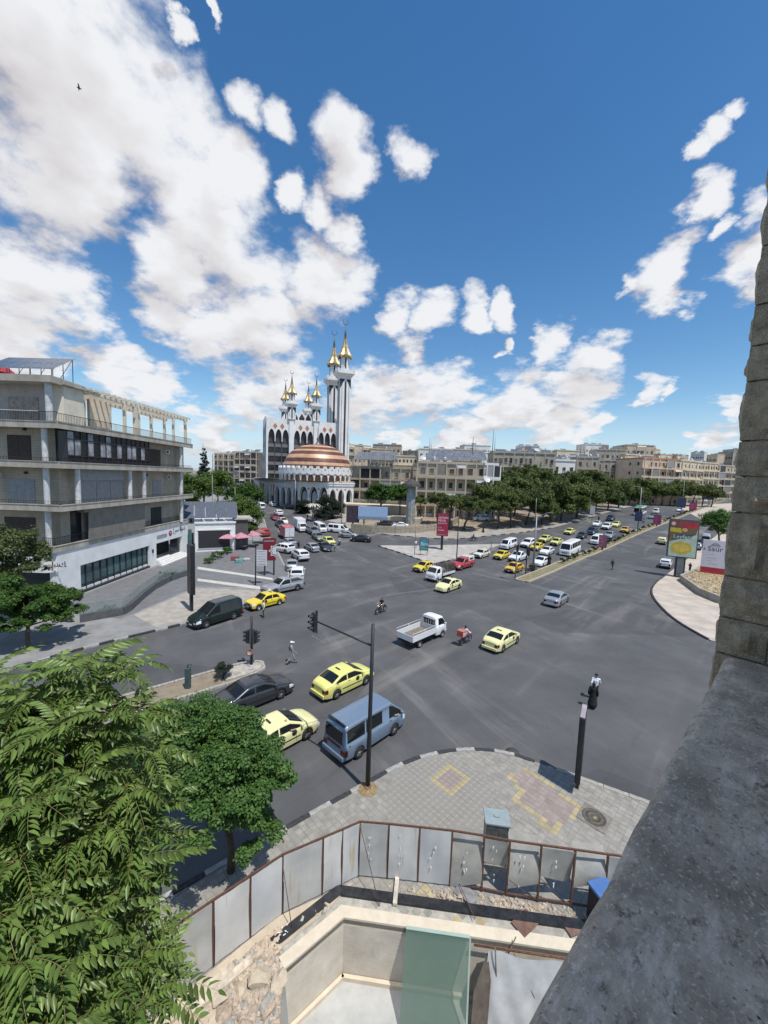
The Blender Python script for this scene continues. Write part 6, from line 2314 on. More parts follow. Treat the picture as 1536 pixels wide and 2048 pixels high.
def block_building(label, A, B_, ztop, floors, bays, wall='beige', style='balcony', depth=14, rec=1.3, seed=0, group='apartment blocks around the junction', rail=None, trim=None, zbase=None, roofc=None, frames=False):
 """A, B_: world XY of the left and right ends of the front; front faces the camera side"""
 r = random.Random(seed)
 A, B_ = Vector(A), Vector(B_)
 z0 = (min(T(A.y), T(B_.y)) - .3) if zbase is None else zbase
 d = B_ - A
 Lw = d.length
 t = thing('apartment_building', label, 'building', (A.x, A.y, z0), math.atan2(d.y, d.x), group)
 Hh = ztop - z0
 fh = Hh / floors
 wm = WALLS[wall]
 tm = trim or wm
 mb = MB(); mb.bx(0, Lw, rec, depth, 0, Hh); mb.build('wall', [wm], t)
 mb = MB(); mb.bx(-.1, Lw + .1, rec - .3, depth + .1, Hh, Hh + .7); mb.bx(.2, Lw - .2, rec, depth - .2, Hh + .7, Hh + .72)
 mb.build('roof_parapet', [roofc or tm], t)
 bw = Lw / bays
 for k in range(floors):
  z = k * fh
  if k:
   mb = MB(); mb.bx(-.05, Lw + .05, 0, rec, z - .22, z + .05); sl = mb.build('balcony_slab', [tm], t)
   if style == 'balcony':
    mb = MB(); mb.bx(-.05, Lw + .05, -.02, .12, z + .05, z + (.75 if (seed + k) % 3 else .35)); mb.build('balcony_parapet', [tm], sl)
   elif style == 'rail':
    mb = MB(); mb.bx(0, Lw, .02, .06, z + .9, z + .96); mb.bx(0, Lw, .02, .05, z + .45, z + .5); mb.build('balcony_rail', [M_IRON], sl)
  for i in range(bays):
   if r.random() < .08:
    continue
   nw = 1 if bw < 3.6 else 2
   for q in range(nw):
    u = (i + (q + .5) / nw) * bw + r.uniform(-.2, .2)
    ww, wh = r.uniform(.9, 1.5), r.uniform(1.3, 2.0)
    zc_ = z + fh * .48
    o = inst(r.choice(WM), 'window', t, (u, rec, zc_), 0, (ww, 1, wh))
    if frames:
     inst(FM, 'window_frame', o)
   if style == 'balcony' and r.random() < .18 and k:      # enclosed bay
    mb = MB(); mb.bx(i * bw + .15, (i + 1) * bw - .15, .15, .3, z + .7, z + fh - .25)
    mb.build('glazed_bay', [r.choice([M_DGLASS, M_GREYSH, M_TAUPE])], t)
   elif r.random() < .10 and k:
    mb = MB(); mb.add([(i * bw + .2, .1, z + fh - .3), ((i + 1) * bw - .2, .1, z + fh - .3), ((i + 1) * bw - .2, -.7, z + fh - 1.1), (i * bw + .2, -.7, z + fh - 1.1)], [(0, 1, 2, 3)])
    mb.build('awning', [mat('awning_%d' % (seed % 3), [(.45, .40, .30), (.35, .36, .38), (.55, .5, .42)][seed % 3], .8, var=.15)], t)
 if style in ('balcony', 'rail'):
  for i in range(bays + 1):
   u = i * bw
   mb = MB(); mb.bx(u - .17, u + .17, -.03, .33, 0, Hh); mb.build('column', [tm], t)
 # windows on the left flank as well
 for k in range(floors):
  for j in range(2):
   o = inst(r.choice(WM), 'window', t, mtx=Matrix.Translation((0, rec + 2.5 + j * 5, k * fh + fh * .48)) @ Matrix.Rotation(RD(-90), 4, 'Z') @ Matrix.Diagonal((1.1, 1, 1.4, 1)))
 return t, Hh, fh, Lw

def px_building(label, x0, x1, Y0, Y1, ytop, floors, bays, **kw):
 """place a block by its photo span at chosen distances"""
 A, B_ = AY(x0, 960, Y0), AY(x1, 960, Y1)
 zt = AY(x0, ytop, Y0).z
 return block_building(label, (A.x, A.y), (B_.x, B_.y), zt, floors, bays, **kw) + (A, B_, zt)

def roof_things(bt, A, B_, z, depth, n_pv, n_tank, n_dish, seed, who):
 r = random.Random(seed)
 d = (B_ - A).xy
 u = d.normalized()
 nb = Vector((-u.y, u.x))
 for i in range(n_pv):
  f = (i + .3) / max(1, n_pv)
  p = A.xy + d * f + nb * r.uniform(2, depth * .5)
  w = r.uniform(2.2, 4.2)
  solar_array('solar_array', 'grey solar array on the roof of ' + who, (p.x, p.y, z + .9), (u.x * w, u.y * w, 0), (nb.x * 1.6, nb.y * 1.6, 1.1), max(2, int(w)), 1, 2, 'solar arrays on distant roofs', z + .6)
 for i in range(n_tank):
  f = r.random()
  p = A.xy + d * f + nb * r.uniform(2, depth * .7)
  mb = MB(); mb.lathe([(.02, 0), (.55, 0), (.58, .1), (.58, 1.25), (.5, 1.38), (.02, 1.45)], 14)
  o = mb.build('water_tank', [M_TANK], None, (p.x, p.y, z + .65)); tag(o, 'metal water tank on the roof of ' + who, 'water tank', 'water tanks on distant roofs')
 for i in range(n_dish):
  f = r.random()
  p = A.xy + d * f + nb * r.uniform(.5, depth * .4)
  dish(p.x, p.y, z + .7, r.uniform(.55, .9), 'satellite dish on the roof of ' + who, 'satellite dishes on distant roofs')

def dish(x, y, z, rad, lab, grp=None, h=.9):
 t = thing('satellite_dish', lab, 'satellite dish', (x, y, z), 0, grp)
 mb = MB(); mb.tube([(0, 0, -.1), (0, 0, h)], .04, 6); mb.build('mast', [M_ALU], t)
 mb = MB()
 mt = Matrix.Translation((0, -.1, h)) @ Vector((.45, -.7, .55)).to_track_quat('Z', 'Y').to_matrix().to_4x4()
 mb.lathe([(.001, 0), (rad * .4, rad * .04), (rad * .75, rad * .14), (rad, rad * .26)], 16, mtx=mt)
 mb.build('reflector', [M_DISH], t)
 mb = MB(); mb.tube([mt @ Vector((0, -rad * .8, .15 * rad)), mt @ Vector((0, 0, rad * .9))], .02, 5); mb.build('feed_arm', [M_IRON], t)

def mk(label, who, x0, x1, Y0, Y1, ytop, floors, bays, pv=0, tank=0, dsh=0, **kw):
 t, Hh, fh, Lw, A, B_, zt = px_building(label, x0, x1, Y0, Y1, ytop, floors, bays, **kw)
 roof_things(t, A, B_, zt, kw.get('depth', 14), pv, tank, dsh, kw.get('seed', 0), who)
 return t, A, B_, zt

# right of the mosque: two big balconied blocks with sheet roofs
mk('ruinous looking brown apartment block right of the mosque', 'the brown block by the mosque', 700, 822, 121, 117, 935, 4, 6, pv=0, tank=2, dsh=1, wall='beige', style='balcony', seed=3, depth=13, frames=True, rec=1.8)
t4, A4, B4, z4 = mk('long beige apartment block with columned balconies below a grey sheet roof', 'the long beige block', 834, 972, 112, 109, 926, 4, 7, tank=2, dsh=1, wall='tan', style='balcony', seed=4, depth=14, frames=True, rec=1.8, trim=WALLS['tan'])
mk('narrow white end bay of the long beige apartment block', 'the white end bay', 973, 1000, 109, 110.5, 930, 4, 2, wall='white', style='balcony', seed=5, depth=13, frames=True)
# big sheet roofs of solar panels / corrugated metal leaning on the two blocks
M_CORR = mat('corrugated_roof', (.235, .25, .27), .45, .5, var=.18, scale=.8, streak=.2)
for lab, x0, x1, Y0, Y1, yb, yt, dy in (('grey corrugated sheet roof over the brown block', 705, 795, 120, 117, 919, 904, 7), ('grey panel roof over the long beige block', 846, 975, 113.5, 110.5, 921, 902, 7)):
 a, c = AY(x0, yb, Y0), AY(x1, yb, Y1)
 e_, f_ = AY(x0 + 12, yt, Y0 + dy), AY(x1 - 6, yt, Y1 + dy)
 t = thing('sheet_roof', lab, 'roof', tuple(a), 0, 'sheet roofs on the two nearer blocks')
 n = 14
 for i in range(n):
  p0, p1 = a.lerp(c, i / n + .003), a.lerp(c, (i + 1) / n - .003)
  q0, q1 = e_.lerp(f_, i / n + .003), e_.lerp(f_, (i + 1) / n - .003)
  mb = MB(); vs = [p0 - a, p1 - a, q1 - a, q0 - a]
  up_ = Vector((0, 0, .08 * (i % 2)))
  mb.add([v + up_ for v in vs] + [v + up_ - Vector((0, 0, .06)) for v in vs], [(0, 1, 2, 3), (7, 6, 5, 4), (0, 4, 5, 1), (1, 5, 6, 2), (2, 6, 7, 3), (3, 7, 4, 0)])
  mb.build('roof_panel', [M_CORR], t)
 for p in (a, c, e_, f_):
  mb = MB(); mb.bar(p - a, p - a - Vector((0, 0, 1.6 if p in (a, c) else 3.8)), .1, .1); mb.build('post', [M_IRON], t)
# middle distance
mk('grey block with rolled awnings behind the pines', 'the grey block with awnings', 985, 1108, 152, 150, 905, 4, 6, pv=4, tank=2, dsh=2, wall='grey', style='rail', seed=6, frames=True)
mk('low white house among the pine crowns', 'the low white house', 1108, 1152, 160, 161, 921, 3, 3, pv=1, tank=1, wall='white', style='plain', seed=7, frames=True)
mk('grey apartment block right of the low white house', 'the grey block behind the park', 1152, 1196, 190, 188, 915, 4, 3, pv=2, tank=2, dsh=1, wall='grey', style='balcony', seed=8)
mk('grey roofed block in the middle of the park skyline', 'the middle skyline block', 1192, 1246, 205, 203, 921, 4, 4, pv=2, tank=1, dsh=1, wall='grey', style='rail', seed=9)
mk('tan block left of the orange roofed block', 'the tan skyline block', 1246, 1288, 210, 209, 927, 4, 3, pv=1, tank=2, wall='tan', style='balcony', seed=10, roofc=M_ORANGE)
t8, A8, B8, z8 = mk('peach apartment block with an orange parapet and open balconies', 'the orange parapet block', 1287, 1362, 186, 190, 917, 5, 5, tank=3, pv=1, dsh=1, wall='peach', style='balcony', seed=11, depth=18, roofc=M_ORANGE, frames=True)
mk('side wing of the peach apartment block', 'the peach side wing', 1363, 1406, 190, 201, 921, 5, 3, tank=2, dsh=2, wall='cream', style='balcony', seed=12, depth=14)
mk('cream block right of the peach apartments', 'the cream block at the avenue', 1406, 1438, 232, 236, 926, 5, 3, pv=1, tank=2, dsh=1, wall='cream', style='balcony', seed=13)
mk('tan block at the right end of the skyline', 'the last block on the right', 1436, 1475, 268, 275, 931, 5, 3, pv=1, tank=1, wall='tan', style='balcony', seed=14)
# left of the mosque
mk('tall banded apartment block left of the mosque', 'the banded block left of the mosque', 425, 468, 196, 190, 908, 6, 4, pv=3, tank=2, dsh=2, wall='cream', style='rail', seed=15, frames=True)
mk('grey apartment block touching the mosque on the left', 'the grey block left of the mosque', 468, 512, 188, 184, 905, 6, 4, pv=2, tank=1, dsh=2, wall='dark', style='balcony', seed=16, trim=WALLS['tan'], frames=True)
# distant skyline rows
rr = random.Random(77)
names = ['cream', 'tan', 'grey', 'white', 'beige', 'peach']
xx, k = 690, 0
ords = ['first', 'second', 'third', 'fourth', 'fifth', 'sixth', 'seventh', 'eighth', 'ninth', 'tenth', 'eleventh', 'twelfth', 'thirteenth', 'fourteenth', 'fifteenth', 'sixteenth', 'seventeenth', 'eighteenth', 'nineteenth', 'twentieth']
for Yd, yt0, lo, hi, row in ((300, 897, 690, 1300, 'back'), (245, 906, 740, 1260, 'nearer'), (420, 905, 1180, 1480, 'farthest right')):
 x = lo
 k = 0
 while x < hi:
  w = rr.uniform(34, 58) * 300 / Yd
  yt = yt0 + rr.uniform(-9, 9)
  if x < 750 and row == 'back': yt = 889
  wl_ = rr.choice(names)
  mk('%s distant block, %s from the left in the %s skyline row' % (wl_, ords[min(k, 19)], row), 'the %s block of the %s skyline row' % (ords[min(k, 19)], row), x, x + w - 2, Yd + rr.uniform(-8, 8), Yd + rr.uniform(-8, 8), yt, 4, 3, pv=rr.choice([1, 2, 2, 3]), tank=rr.choice([1, 1, 2]), dsh=0,
  wall=wl_, style=rr.choice(['balcony', 'plain', 'rail']), seed=200 + k + int(Yd), group='distant skyline blocks', depth=16)
  x += w
  k += 1
# far ridge closing the horizon
mb = MB()
pts = []
for i in range(61):
 a = lerp(-1.15, 1.15, i / 60)
 pts.append((1500 * math.sin(a), 1500 * math.cos(a), 22 + 5 * math.sin(i * .8) + 6 * math.sin(i * .23 + 1)))
for (x, y, z) in pts:
 mb.v += [(x, y, -20), (x, y, z), (x * 1.6, y * 1.6, z + 8)]
for i in range(60):
 a = i * 3
 mb.f += [(a, a + 3, a + 4, a + 1), (a + 1, a + 4, a + 5, a + 2)]; mb.m += [0, 0]; mb.sm += [True, True]
o = mb.build('hills', [mat('far_ridge', (.36, .36, .35), .95, var=.12, scale=.01)]); o['kind'] = 'structure'

# ---- stone wall along the wall street, raised lots behind it
wl2 = PX([(702, 1062), (742, 1066), (790, 1068), (830, 1067), (868, 1062), (900, 1056), (915, 1046)])
sw = thing('stone_wall', 'low rubble stone wall along the far side of the wall street', 'wall')
M_RW = stone_mat('rubble_wall_stone', (.40, .35, .27), (.25, .215, .165), sc=3, bump=.8, bs=8)
rs = random.Random(4)
for a, c in zip(wl2, wl2[1:]):
 a, c = Vector(a), Vector(c)
 n = int((c - a).length / 1.1)
 for i in range(n):
  p, q = a.lerp(c, i / n), a.lerp(c, (i + 1) / n)
  for j in range(3):
   mb = MB(); z = T(p.y) + j * .6 - .05
   mb.bar((p.x, p.y, z + .3), (q.x - .03, q.y, z + .3), .42 + rs.uniform(-.06, .06), .57); mb.build('stone_block', [M_RW], sw)
# retaining terraces between the wall and the blocks
for lab, x0, x1, Y0, Y1, zt_, c in (('sandy terrace wall below the brown block', 700, 845, 103, 100, 3.6, 'tan'), ('upper sandy terrace wall below the brown block', 690, 830, 112, 108, 6.0, 'cream')):
 a, c_ = AY(x0, 1000, Y0), AY(x1, 1000, Y1)
 mb = MB(); mb.prism([(a.x, a.y), (c_.x, c_.y), (c_.x + 1, c_.y + 7), (a.x - 1, a.y + 7)], .5, zt_)
 o = mb.build('terrace_wall', [WALLS[c]], None); tag(o, lab, 'wall')
# ================================================================== PLANTS
def leaf_mat(name, c, c2, tr=.3, isl=.3, rough=.5):
 return mat(name, c, rough, col2=c2, scale=.9, island=isl, transl=tr, detail=3, spec=.35)

L_AIL = leaf_mat('leaf_ailanthus', (.205, .29, .08), (.105, .18, .042), .36, .45, .34)
L_DARK = leaf_mat('leaf_dark_green', (.105, .195, .042), (.055, .125, .03), .36, .42)
L_MID = leaf_mat('leaf_mid_green', (.08, .155, .028), (.04, .095, .018), .3, .35)
L_OLIVE = leaf_mat('leaf_olive', (.12, .15, .055), (.075, .10, .035), .3, .3)
L_BRIGHT = leaf_mat('leaf_bright', (.12, .185, .035), (.07, .125, .025), .32, .3)
L_PINE = leaf_mat('pine_needles', (.115, .155, .042), (.06, .092, .026), .25, .45, .6)
L_PINE2 = leaf_mat('pine_needles_light', (.15, .185, .055), (.085, .12, .035), .25, .45, .6)
L_CYP = leaf_mat('cypress_green', (.028, .042, .026), (.015, .026, .016), .12, .4, .7)
M_BARK = mat('bark', (.105, .08, .058), .95, var=.25, scale=5, bump=.8, bscale=18)
M_BARKG = mat('bark_grey', (.24, .225, .19), .9, var=.2, scale=6, bump=.5, bscale=20)
UP = Vector((0, 0, 1))

def rvec(r):
 while True:
  v = Vector((r.uniform(-1, 1), r.uniform(-1, 1), r.uniform(-1, 1)))
  if .01 < v.length < 1:
   return v.normalized()

import numpy as np

def foliage_mesh(name, clumps, n, size, lm, seed, droop=0.0, narrow=.5, sub=55):
 """leaf-sized bent faces spread over many small sub-clumps of each ellipsoid"""
 g = np.random.default_rng(seed)

 def unit(k):
  v = g.normal(size=(k, 3))
  return v / np.linalg.norm(v, axis=1, keepdims=True)

 def norm(v):
  return v / np.maximum(1e-9, np.linalg.norm(v, axis=1, keepdims=True))
 tot = sum(c[3] * c[4] * c[5] for c in clumps)
 V = []
 for (cx, cy, cz, rx, ry, rz) in clumps:
  k = int(n * rx * ry * rz / tot)
  if k < 8:
   continue
  ns = max(16, k // sub)
  d = unit(ns)
  lo = d[:, 2] < -.45
  d[lo, 2] *= -.6
  q = g.uniform(.5, 1.03, (ns, 1))
  cen = np.array([cx, cy, cz]) + d * np.array([rx, ry, rz]) * q
  sr = g.uniform(.2, .36, ns) * min(rx, ry, rz * 1.3)
  i = g.integers(0, ns, k)
  d2 = unit(k)
  p = cen[i] + d2 * np.array([1, 1, .7]) * (sr[i] * g.random(k) ** .45)[:, None]
  nrm = norm(d2 * .8 + np.array([0, 0, .9]) + unit(k) * .7)
  a = norm(np.cross(nrm, unit(k)))
  b_ = np.cross(nrm, a)
  s_ = (size * g.uniform(.65, 1.3, k))[:, None]
  tip = p + a * s_
  tip[:, 2] -= s_[:, 0] * droop
  mid = p + a * s_ * .5 + nrm * s_ * .10
  V.append(np.stack([p, mid + b_ * s_ * narrow, tip, mid - b_ * s_ * narrow], 1).reshape(-1, 3))
 V = np.concatenate(V).astype(np.float32)
 nq = len(V) // 4
 me = bpy.data.meshes.new(name)
 me.vertices.add(len(V)); me.vertices.foreach_set('co', V.ravel())
 me.loops.add(nq * 4); me.loops.foreach_set('vertex_index', np.arange(nq * 4, dtype=np.int32))
 me.polygons.add(nq); me.polygons.foreach_set('loop_start', np.arange(0, nq * 4, 4, dtype=np.int32))
 me.update(calc_edges=True)
 me.materials.append(lm)
 return me

def limbs(mb, base, top, clumps, r, r0, lean=None):
 pts = []
 for i in range(6):
  t = i / 5
  p = Vector(base).lerp(Vector(top), t)
  pts.append(p + Vector((r.uniform(-.08, .08), r.uniform(-.08, .08), 0)) * (0 if i == 0 else 1))
 mb.tube(pts, [lerp(r0, r0 * .55, i / 5) for i in range(6)], 9)
 for (cx, cy, cz, rx, ry, rz) in clumps:
  for k in range(4):
   d = rvec(r)
   e_ = Vector((cx + d.x * rx * .7, cy + d.y * ry * .7, cz + abs(d.z) * rz * .5))
   s_ = Vector(base).lerp(Vector(top), r.uniform(.6, 1))
   m_ = s_.lerp(e_, .5) + Vector((0, 0, rz * .12))
   mb.tube([s_, m_, e_], [r0 * .42, r0 * .26, r0 * .07], 6)

def tree(name, label, base, top, clumps, n, size, lm, seed, r0=.14, bark=M_BARK, group=None, droop=.1, narrow=.42, sub=120):
 r = random.Random(seed)
 t = thing(name, label, 'tree', tuple(base), 0, group)
 B0 = Vector(base)
 cl = [(c[0] - B0.x, c[1] - B0.y, c[2] - B0.z, c[3], c[4], c[5]) for c in clumps]
 mb = MB(); limbs(mb, (0, 0, -.1), Vector(top) - B0, cl, r, r0); mb.build('trunk', [bark], t)
 o = inst(foliage_mesh('crown', cl, n, size, lm, seed, droop, narrow, sub), 'crown', t); o['kind'] = 'stuff'
 return t

def C(px, py, Y, rx, ry=None, rz=None):
 p = AY(px, py, Y)
 return (p.x, p.y, p.z, rx, ry or rx, rz or rx * .8)

# T2 dense round street tree beside the hoarding
b2 = G(462, 1748)
tree('street_tree', 'dense dark green round tree on the pavement behind the hoarding', (b2.x, b2.y, .12), (b2.x - .2, b2.y - .2, 3.6),
 [C(365, 1470, 12.6, 1.7, 1.6, 1.35), C(465, 1500, 12.2, 1.5, 1.4, 1.3), C(520, 1575, 11.9, 1.15, 1.2, 1.2), C(430, 1590, 11.4, 1.5, 1.3, 1.35), C(320, 1530, 11.8, 1.6, 1.5, 1.4), C(500, 1650, 11.7, 1.05, 1.0, 1.05), C(400, 1540, 12.2, 1.75, 1.6, 1.4)],
 130000, .085, L_DARK, 5, .15, sub=430)
# T3 flat-topped green tree at the left pavement
b3 = Vector((-26.4, 27.9, .12))
tree('street_tree', 'flat topped bright green tree in front of the bank at the left edge', tuple(b3), (b3.x - .2, b3.y + .2, 3.0),
 [C(70, 1200, 29, 2.6, 2.4, 1.25), C(130, 1205, 30, 1.7, 1.8, 1.0), C(20, 1195, 28, 2.2, 2.2, 1.3), C(-40, 1190, 28, 2.4, 2.4, 1.5), C(60, 1232, 28.5, 2.6, 2.2, 1.1), C(140, 1225, 29.5, 1.3, 1.4, .8)], 70000, .13, L_MID, 6, .17, sub=330)
b4 = Vector((-32.3, 33.5, .12))
tree('street_tree', 'pale olive tree against the left end of the apartment building', tuple(b4), (b4.x, b4.y, 5.0),
 [C(20, 1085, 33, 2.4, 2.2, 1.7), C(75, 1110, 34, 1.5, 1.5, 1.2), C(-30, 1110, 33, 2.4, 2.2, 2.0), C(40, 1140, 33, 2.0, 1.8, 1.2)], 30000, .16, L_OLIVE, 7, .16)
# trees round the annex and the mosque
for i, (lab, bx, by, Y, cl, n, sz, lm) in enumerate((
  ('broad bright green tree behind the white annex', 478, 1085, 86, [(478, 1022, 86, 4.0), (505, 1035, 85, 2.8), (450, 1020, 88, 3.4), (490, 1055, 84, 2.6)], 30000, .30, L_BRIGHT),
  ('light green tree left of the tall cypress', 382, 1040, 92, [(382, 975, 92, 4.6), (372, 1000, 90, 3.2)], 18000, .34, L_BRIGHT),
  ('yellowish green tree right of the tall cypress', 436, 1040, 118, [(436, 962, 118, 4.0), (425, 980, 117, 3.6)], 16000, .36, L_BRIGHT),
  ('dark green tree below the banded block', 492, 1040, 128, [(492, 985, 128, 4.8), (470, 990, 127, 3.8), (512, 992, 126, 3.0)], 20000, .38, L_MID),
  ('small round tree in front of the mosque doors', 606, 1040, 111, [(606, 1012, 111, 2.5), (604, 1022, 111, 2.0)], 12000, .26, L_CYP),
  ('dense dark tree in front of the mosque', 655, 1050, 104, [(655, 1010, 104, 3.2), (662, 1028, 104, 3.1), (648, 1030, 103, 3.0), (672, 1015, 104, 2.6)], 26000, .26, L_CYP),
  ('green tree behind the blank billboard', 762, 1030, 106, [(762, 985, 106, 3.4), (780, 992, 105, 2.8), (745, 992, 106, 2.4)], 18000, .32, L_MID),
  ('green tree left of the long beige block', 800, 1030, 107, [(800, 982, 107, 3.0), (812, 992, 107, 2.4)], 12000, .32, L_MID),
  ('rounded dark green tree by the right hand carriageway', 1440, 1085, 84, [(1438, 1042, 84, 3.2), (1450, 1055, 82, 2.8), (1425, 1040, 85, 1.8)], 20000, .24, L_DARK),
  ('low yellow green tree beside the rocket shaped column', 842, 1035, 104, [(842, 1002, 104, 1.8)], 3000, .26, L_BRIGHT))):
 p = AY(bx, by, Y)
 zb_ = T(Y) + .1
 c_ = AY(cl[0][0], cl[0][1], cl[0][2])
 tree('broadleaf_tree', lab, (p.x, p.y, zb_), (c_.x, c_.y, max(zb_ + 1, c_.z - cl[0][3] * .5)), [C(a, b_, y_, r_) for a, b_, y_, r_ in cl], n, sz, lm, 30 + i, .22)
# cypress
p = AY(408, 1000, 120)
r = random.Random(9)
t = thing('cypress_tree', 'tall dark cypress left of the mosque', 'tree', (p.x, p.y, T(120)))
mb = MB(); mb.tube([(0, 0, 0), (0, 0, 12)], [.3, .1], 8); mb.build('trunk', [M_BARK], t)
ht = AY(408, 893, 120).z - T(120)
me_ = foliage_mesh('crown', [(0, 0, ht * f, w, w, ht * .12) for f, w in ((.2, 2.3), (.33, 2.4), (.46, 2.1), (.58, 1.8), (.7, 1.4), (.82, .95), (.92, .5))], 12000, .35, L_CYP, 9, -.5, .3)
o = inst(me_, 'crown', t); o['kind'] = 'stuff'

# pines of the park: four crown shapes shared
PINE = []
for k in range(4):
 r = random.Random(50 + k)
 cl = [(0, 0, 0, .8, .8, .46)] + [(.62 * math.cos(a) * r.uniform(.8, 1.1), .62 * math.sin(a) * r.uniform(.8, 1.1), r.uniform(-.22, .2), r.uniform(.32, .5), r.uniform(.32, .5), r.uniform(.2, .32)) for a in [i * 1.05 + k for i in range(6)]]
 PINE.append(foliage_mesh('crown', cl, 15000, .085, L_PINE if k % 2 else L_PINE2, 50 + k, -.2, .2, 110))
PX_ = [(905, 1006, 26), (945, 1012, 30), (985, 990, 40), (1008, 962, 36), (1040, 978, 40), (1062, 1004, 44), (1085, 962, 34), (1102, 988, 42), (1128, 1008, 40), (1142, 967, 34), (1162, 988, 38), (1188, 992, 34),
 (1203, 972, 30), (1218, 1000, 30), (1238, 976, 30), (1262, 990, 30), (1282, 972, 28), (1302, 985, 26), (1325, 980, 26), (1347, 985, 24), (1370, 977, 24), (1392, 985, 22), (1412, 980, 20), (1428, 990, 16), (1182, 955, 26), (1056, 948, 28), (1000, 1016, 26), (1090, 1020, 30), (1022, 1000, 34), (880, 1000, 22), (1150, 1012, 30)]
edge_px = [(690, 1060), (760, 1068), (830, 1075), (905, 1079), (960, 1074), (1040, 1066), (1105, 1056), (1150, 1044), (1200, 1029), (1250, 1016), (1300, 1005), (1350, 998), (1440, 992)]
rp = random.Random(12)
for i, (x, y, rpx) in enumerate(PX_):
 Yd = 84 + (1016 - y) * .95
 Ye = G(x, pl(edge_px, x)).y + 7
 Yd = min(max(Yd, Ye), 185)
 c_ = AY(x, y, Yd)
 rad = rpx * Yd / FPX
 zb_ = T(Yd) + .1
 lean = Vector((rp.uniform(-2.4, .8), rp.uniform(-1, 1)))
 lean *= .8
 where = 'counting from the left, number %d' % i
 ordn = sorted(range(len(PX_)), key=lambda j: PX_[j][0]).index(i)
 row = 'front' if Yd < 100 else 'middle' if Yd < 125 else 'back'
 t = thing('pine_tree', 'umbrella pine of the park, %s row, %s of all crowns from the left' % (row, (['first', 'second', 'third', 'fourth', 'fifth', 'sixth', 'seventh', 'eighth', 'ninth', 'tenth', 'eleventh', 'twelfth', 'thirteenth', 'fourteenth', 'fifteenth', 'sixteenth', 'seventeenth', 'eighteenth', 'nineteenth', 'twentieth'] + ['twenty-' + q for q in ('first', 'second', 'third', 'fourth', 'fifth', 'sixth', 'seventh', 'eighth', 'ninth')] + ['thirtieth', 'thirty-first'])[ordn]), 'tree', (c_.x + lean.x, c_.y + lean.y, zb_), 0, 'pines of the park')
 h_ = c_.z - zb_
 mb = MB()
 q0, q1 = Vector((0, 0, -.1)), Vector((-lean.x, -lean.y, h_ * .98))
 mb.tube([q0, q0.lerp(q1, .3) + Vector((rp.uniform(-.3, .3), 0, 0)), q0.lerp(q1, .65) + Vector((rp.uniform(-.3, .3), 0, 0)), q1], [.30, .24, .19, .10], 8)
 for _ in range(5):
  a = rp.uniform(0, 6.28)
  s_ = q0.lerp(q1, rp.uniform(.55, .9))
  mb.tube([s_, s_ + Vector((math.cos(a) * rad * .35, math.sin(a) * rad * .35, h_ * .14)), s_ + Vector((math.cos(a) * rad * .7, math.sin(a) * rad * .7, h_ * .2))], [.12, .08, .03], 5)
 mb.build('trunk', [M_BARK], t)
 o = inst(PINE[i % 4], 'crown', t, (-lean.x, -lean.y, h_), rp.uniform(0, 6), (rad * 1.15, rad * 1.15, rad * rp.uniform(1.2, 1.5)))
 o['kind'] = 'stuff'

def bush(lab, p, rx, rz, lm, n, size, seed, group=None, name='shrub'):
 r = random.Random(seed)
 t = thing(name, lab, 'shrub', tuple(p), 0, group)
 mb = MB()
 for k in range(6):
  d = rvec(r)
  mb.tube([(0, 0, -.05), (d.x * rx * .5, d.y * rx * .5, rz * .9)], [.025, .008], 5)
 mb.build('stems', [M_BARK], t)
 o = inst(foliage_mesh('foliage', [(0, 0, rz * .85, rx, rx, rz * .8)], n, size, lm, seed, .1, .4), 'foliage', t); o['kind'] = 'stuff'

q = G(446, 1360); bush('round clipped dark bush on the median by the small traffic light', (q.x, q.y, .13), .62, .62, L_CYP, 3800, .07, 70)
for i, (x, y, rx, lab) in enumerate(((418, 1128, .9, 'spiky leafy shrub at the near end of the annex planter'), (436, 1118, 1.2, 'taller leafy shrub in the middle of the annex planter'), (455, 1108, 1.1, 'leafy shrub at the far end of the annex planter'),
         (330, 1163, 1.1, 'low green shrub by the bank steps'), (350, 1158, .8, 'small green shrub right of the bank steps'), (215, 1232, .9, 'yellowish shrub by the forecourt ramp'), (130, 1246, .8, 'pale shrub under the flat topped tree'))):
 q = G(x, y); bush(lab, (q.x, q.y, T(q.y) + .12), rx, rx * .62, L_BRIGHT if i in (5, 6) else L_MID, 1600, .13, 71 + i)
# hedge plants along the avenue median, one shared shape
r = random.Random(90)
HB_ = foliage_mesh('foliage', [(0, 0, .42, .55, .45, .42)], 900, .10, L_CYP, 90, .1, .4)
mb = MB(); mb.tube([(0, 0, -.05), (.05, 0, .4)], [.03, .01], 5); HS_ = mb.mesh('stems', [M_BARK])
k = 0
tot = 0
for a, c in zip(cE[2:], cE[3:9]):
 a, c = Vector(a), Vector(c)
 n = max(2, int((c - a).length / (2.3 if tot < 14 else 4.5)))
 for i in range(n):
  p = a.lerp(c, (i + .5) / n)
  t = thing('hedge_plant', 'dark hedge plant on the avenue median, one of the row', 'shrub', (p.x + r.uniform(-.2, .2), p.y, T(p.y) + .2), r.uniform(0, 6), 'hedge plants along the avenue median')
  inst(HS_, 'stems', t); o = inst(HB_, 'foliage', t); o['kind'] = 'stuff'
  s_ = r.uniform(.75, 1.35); t.scale = (s_, s_, s_)
  tot += 1

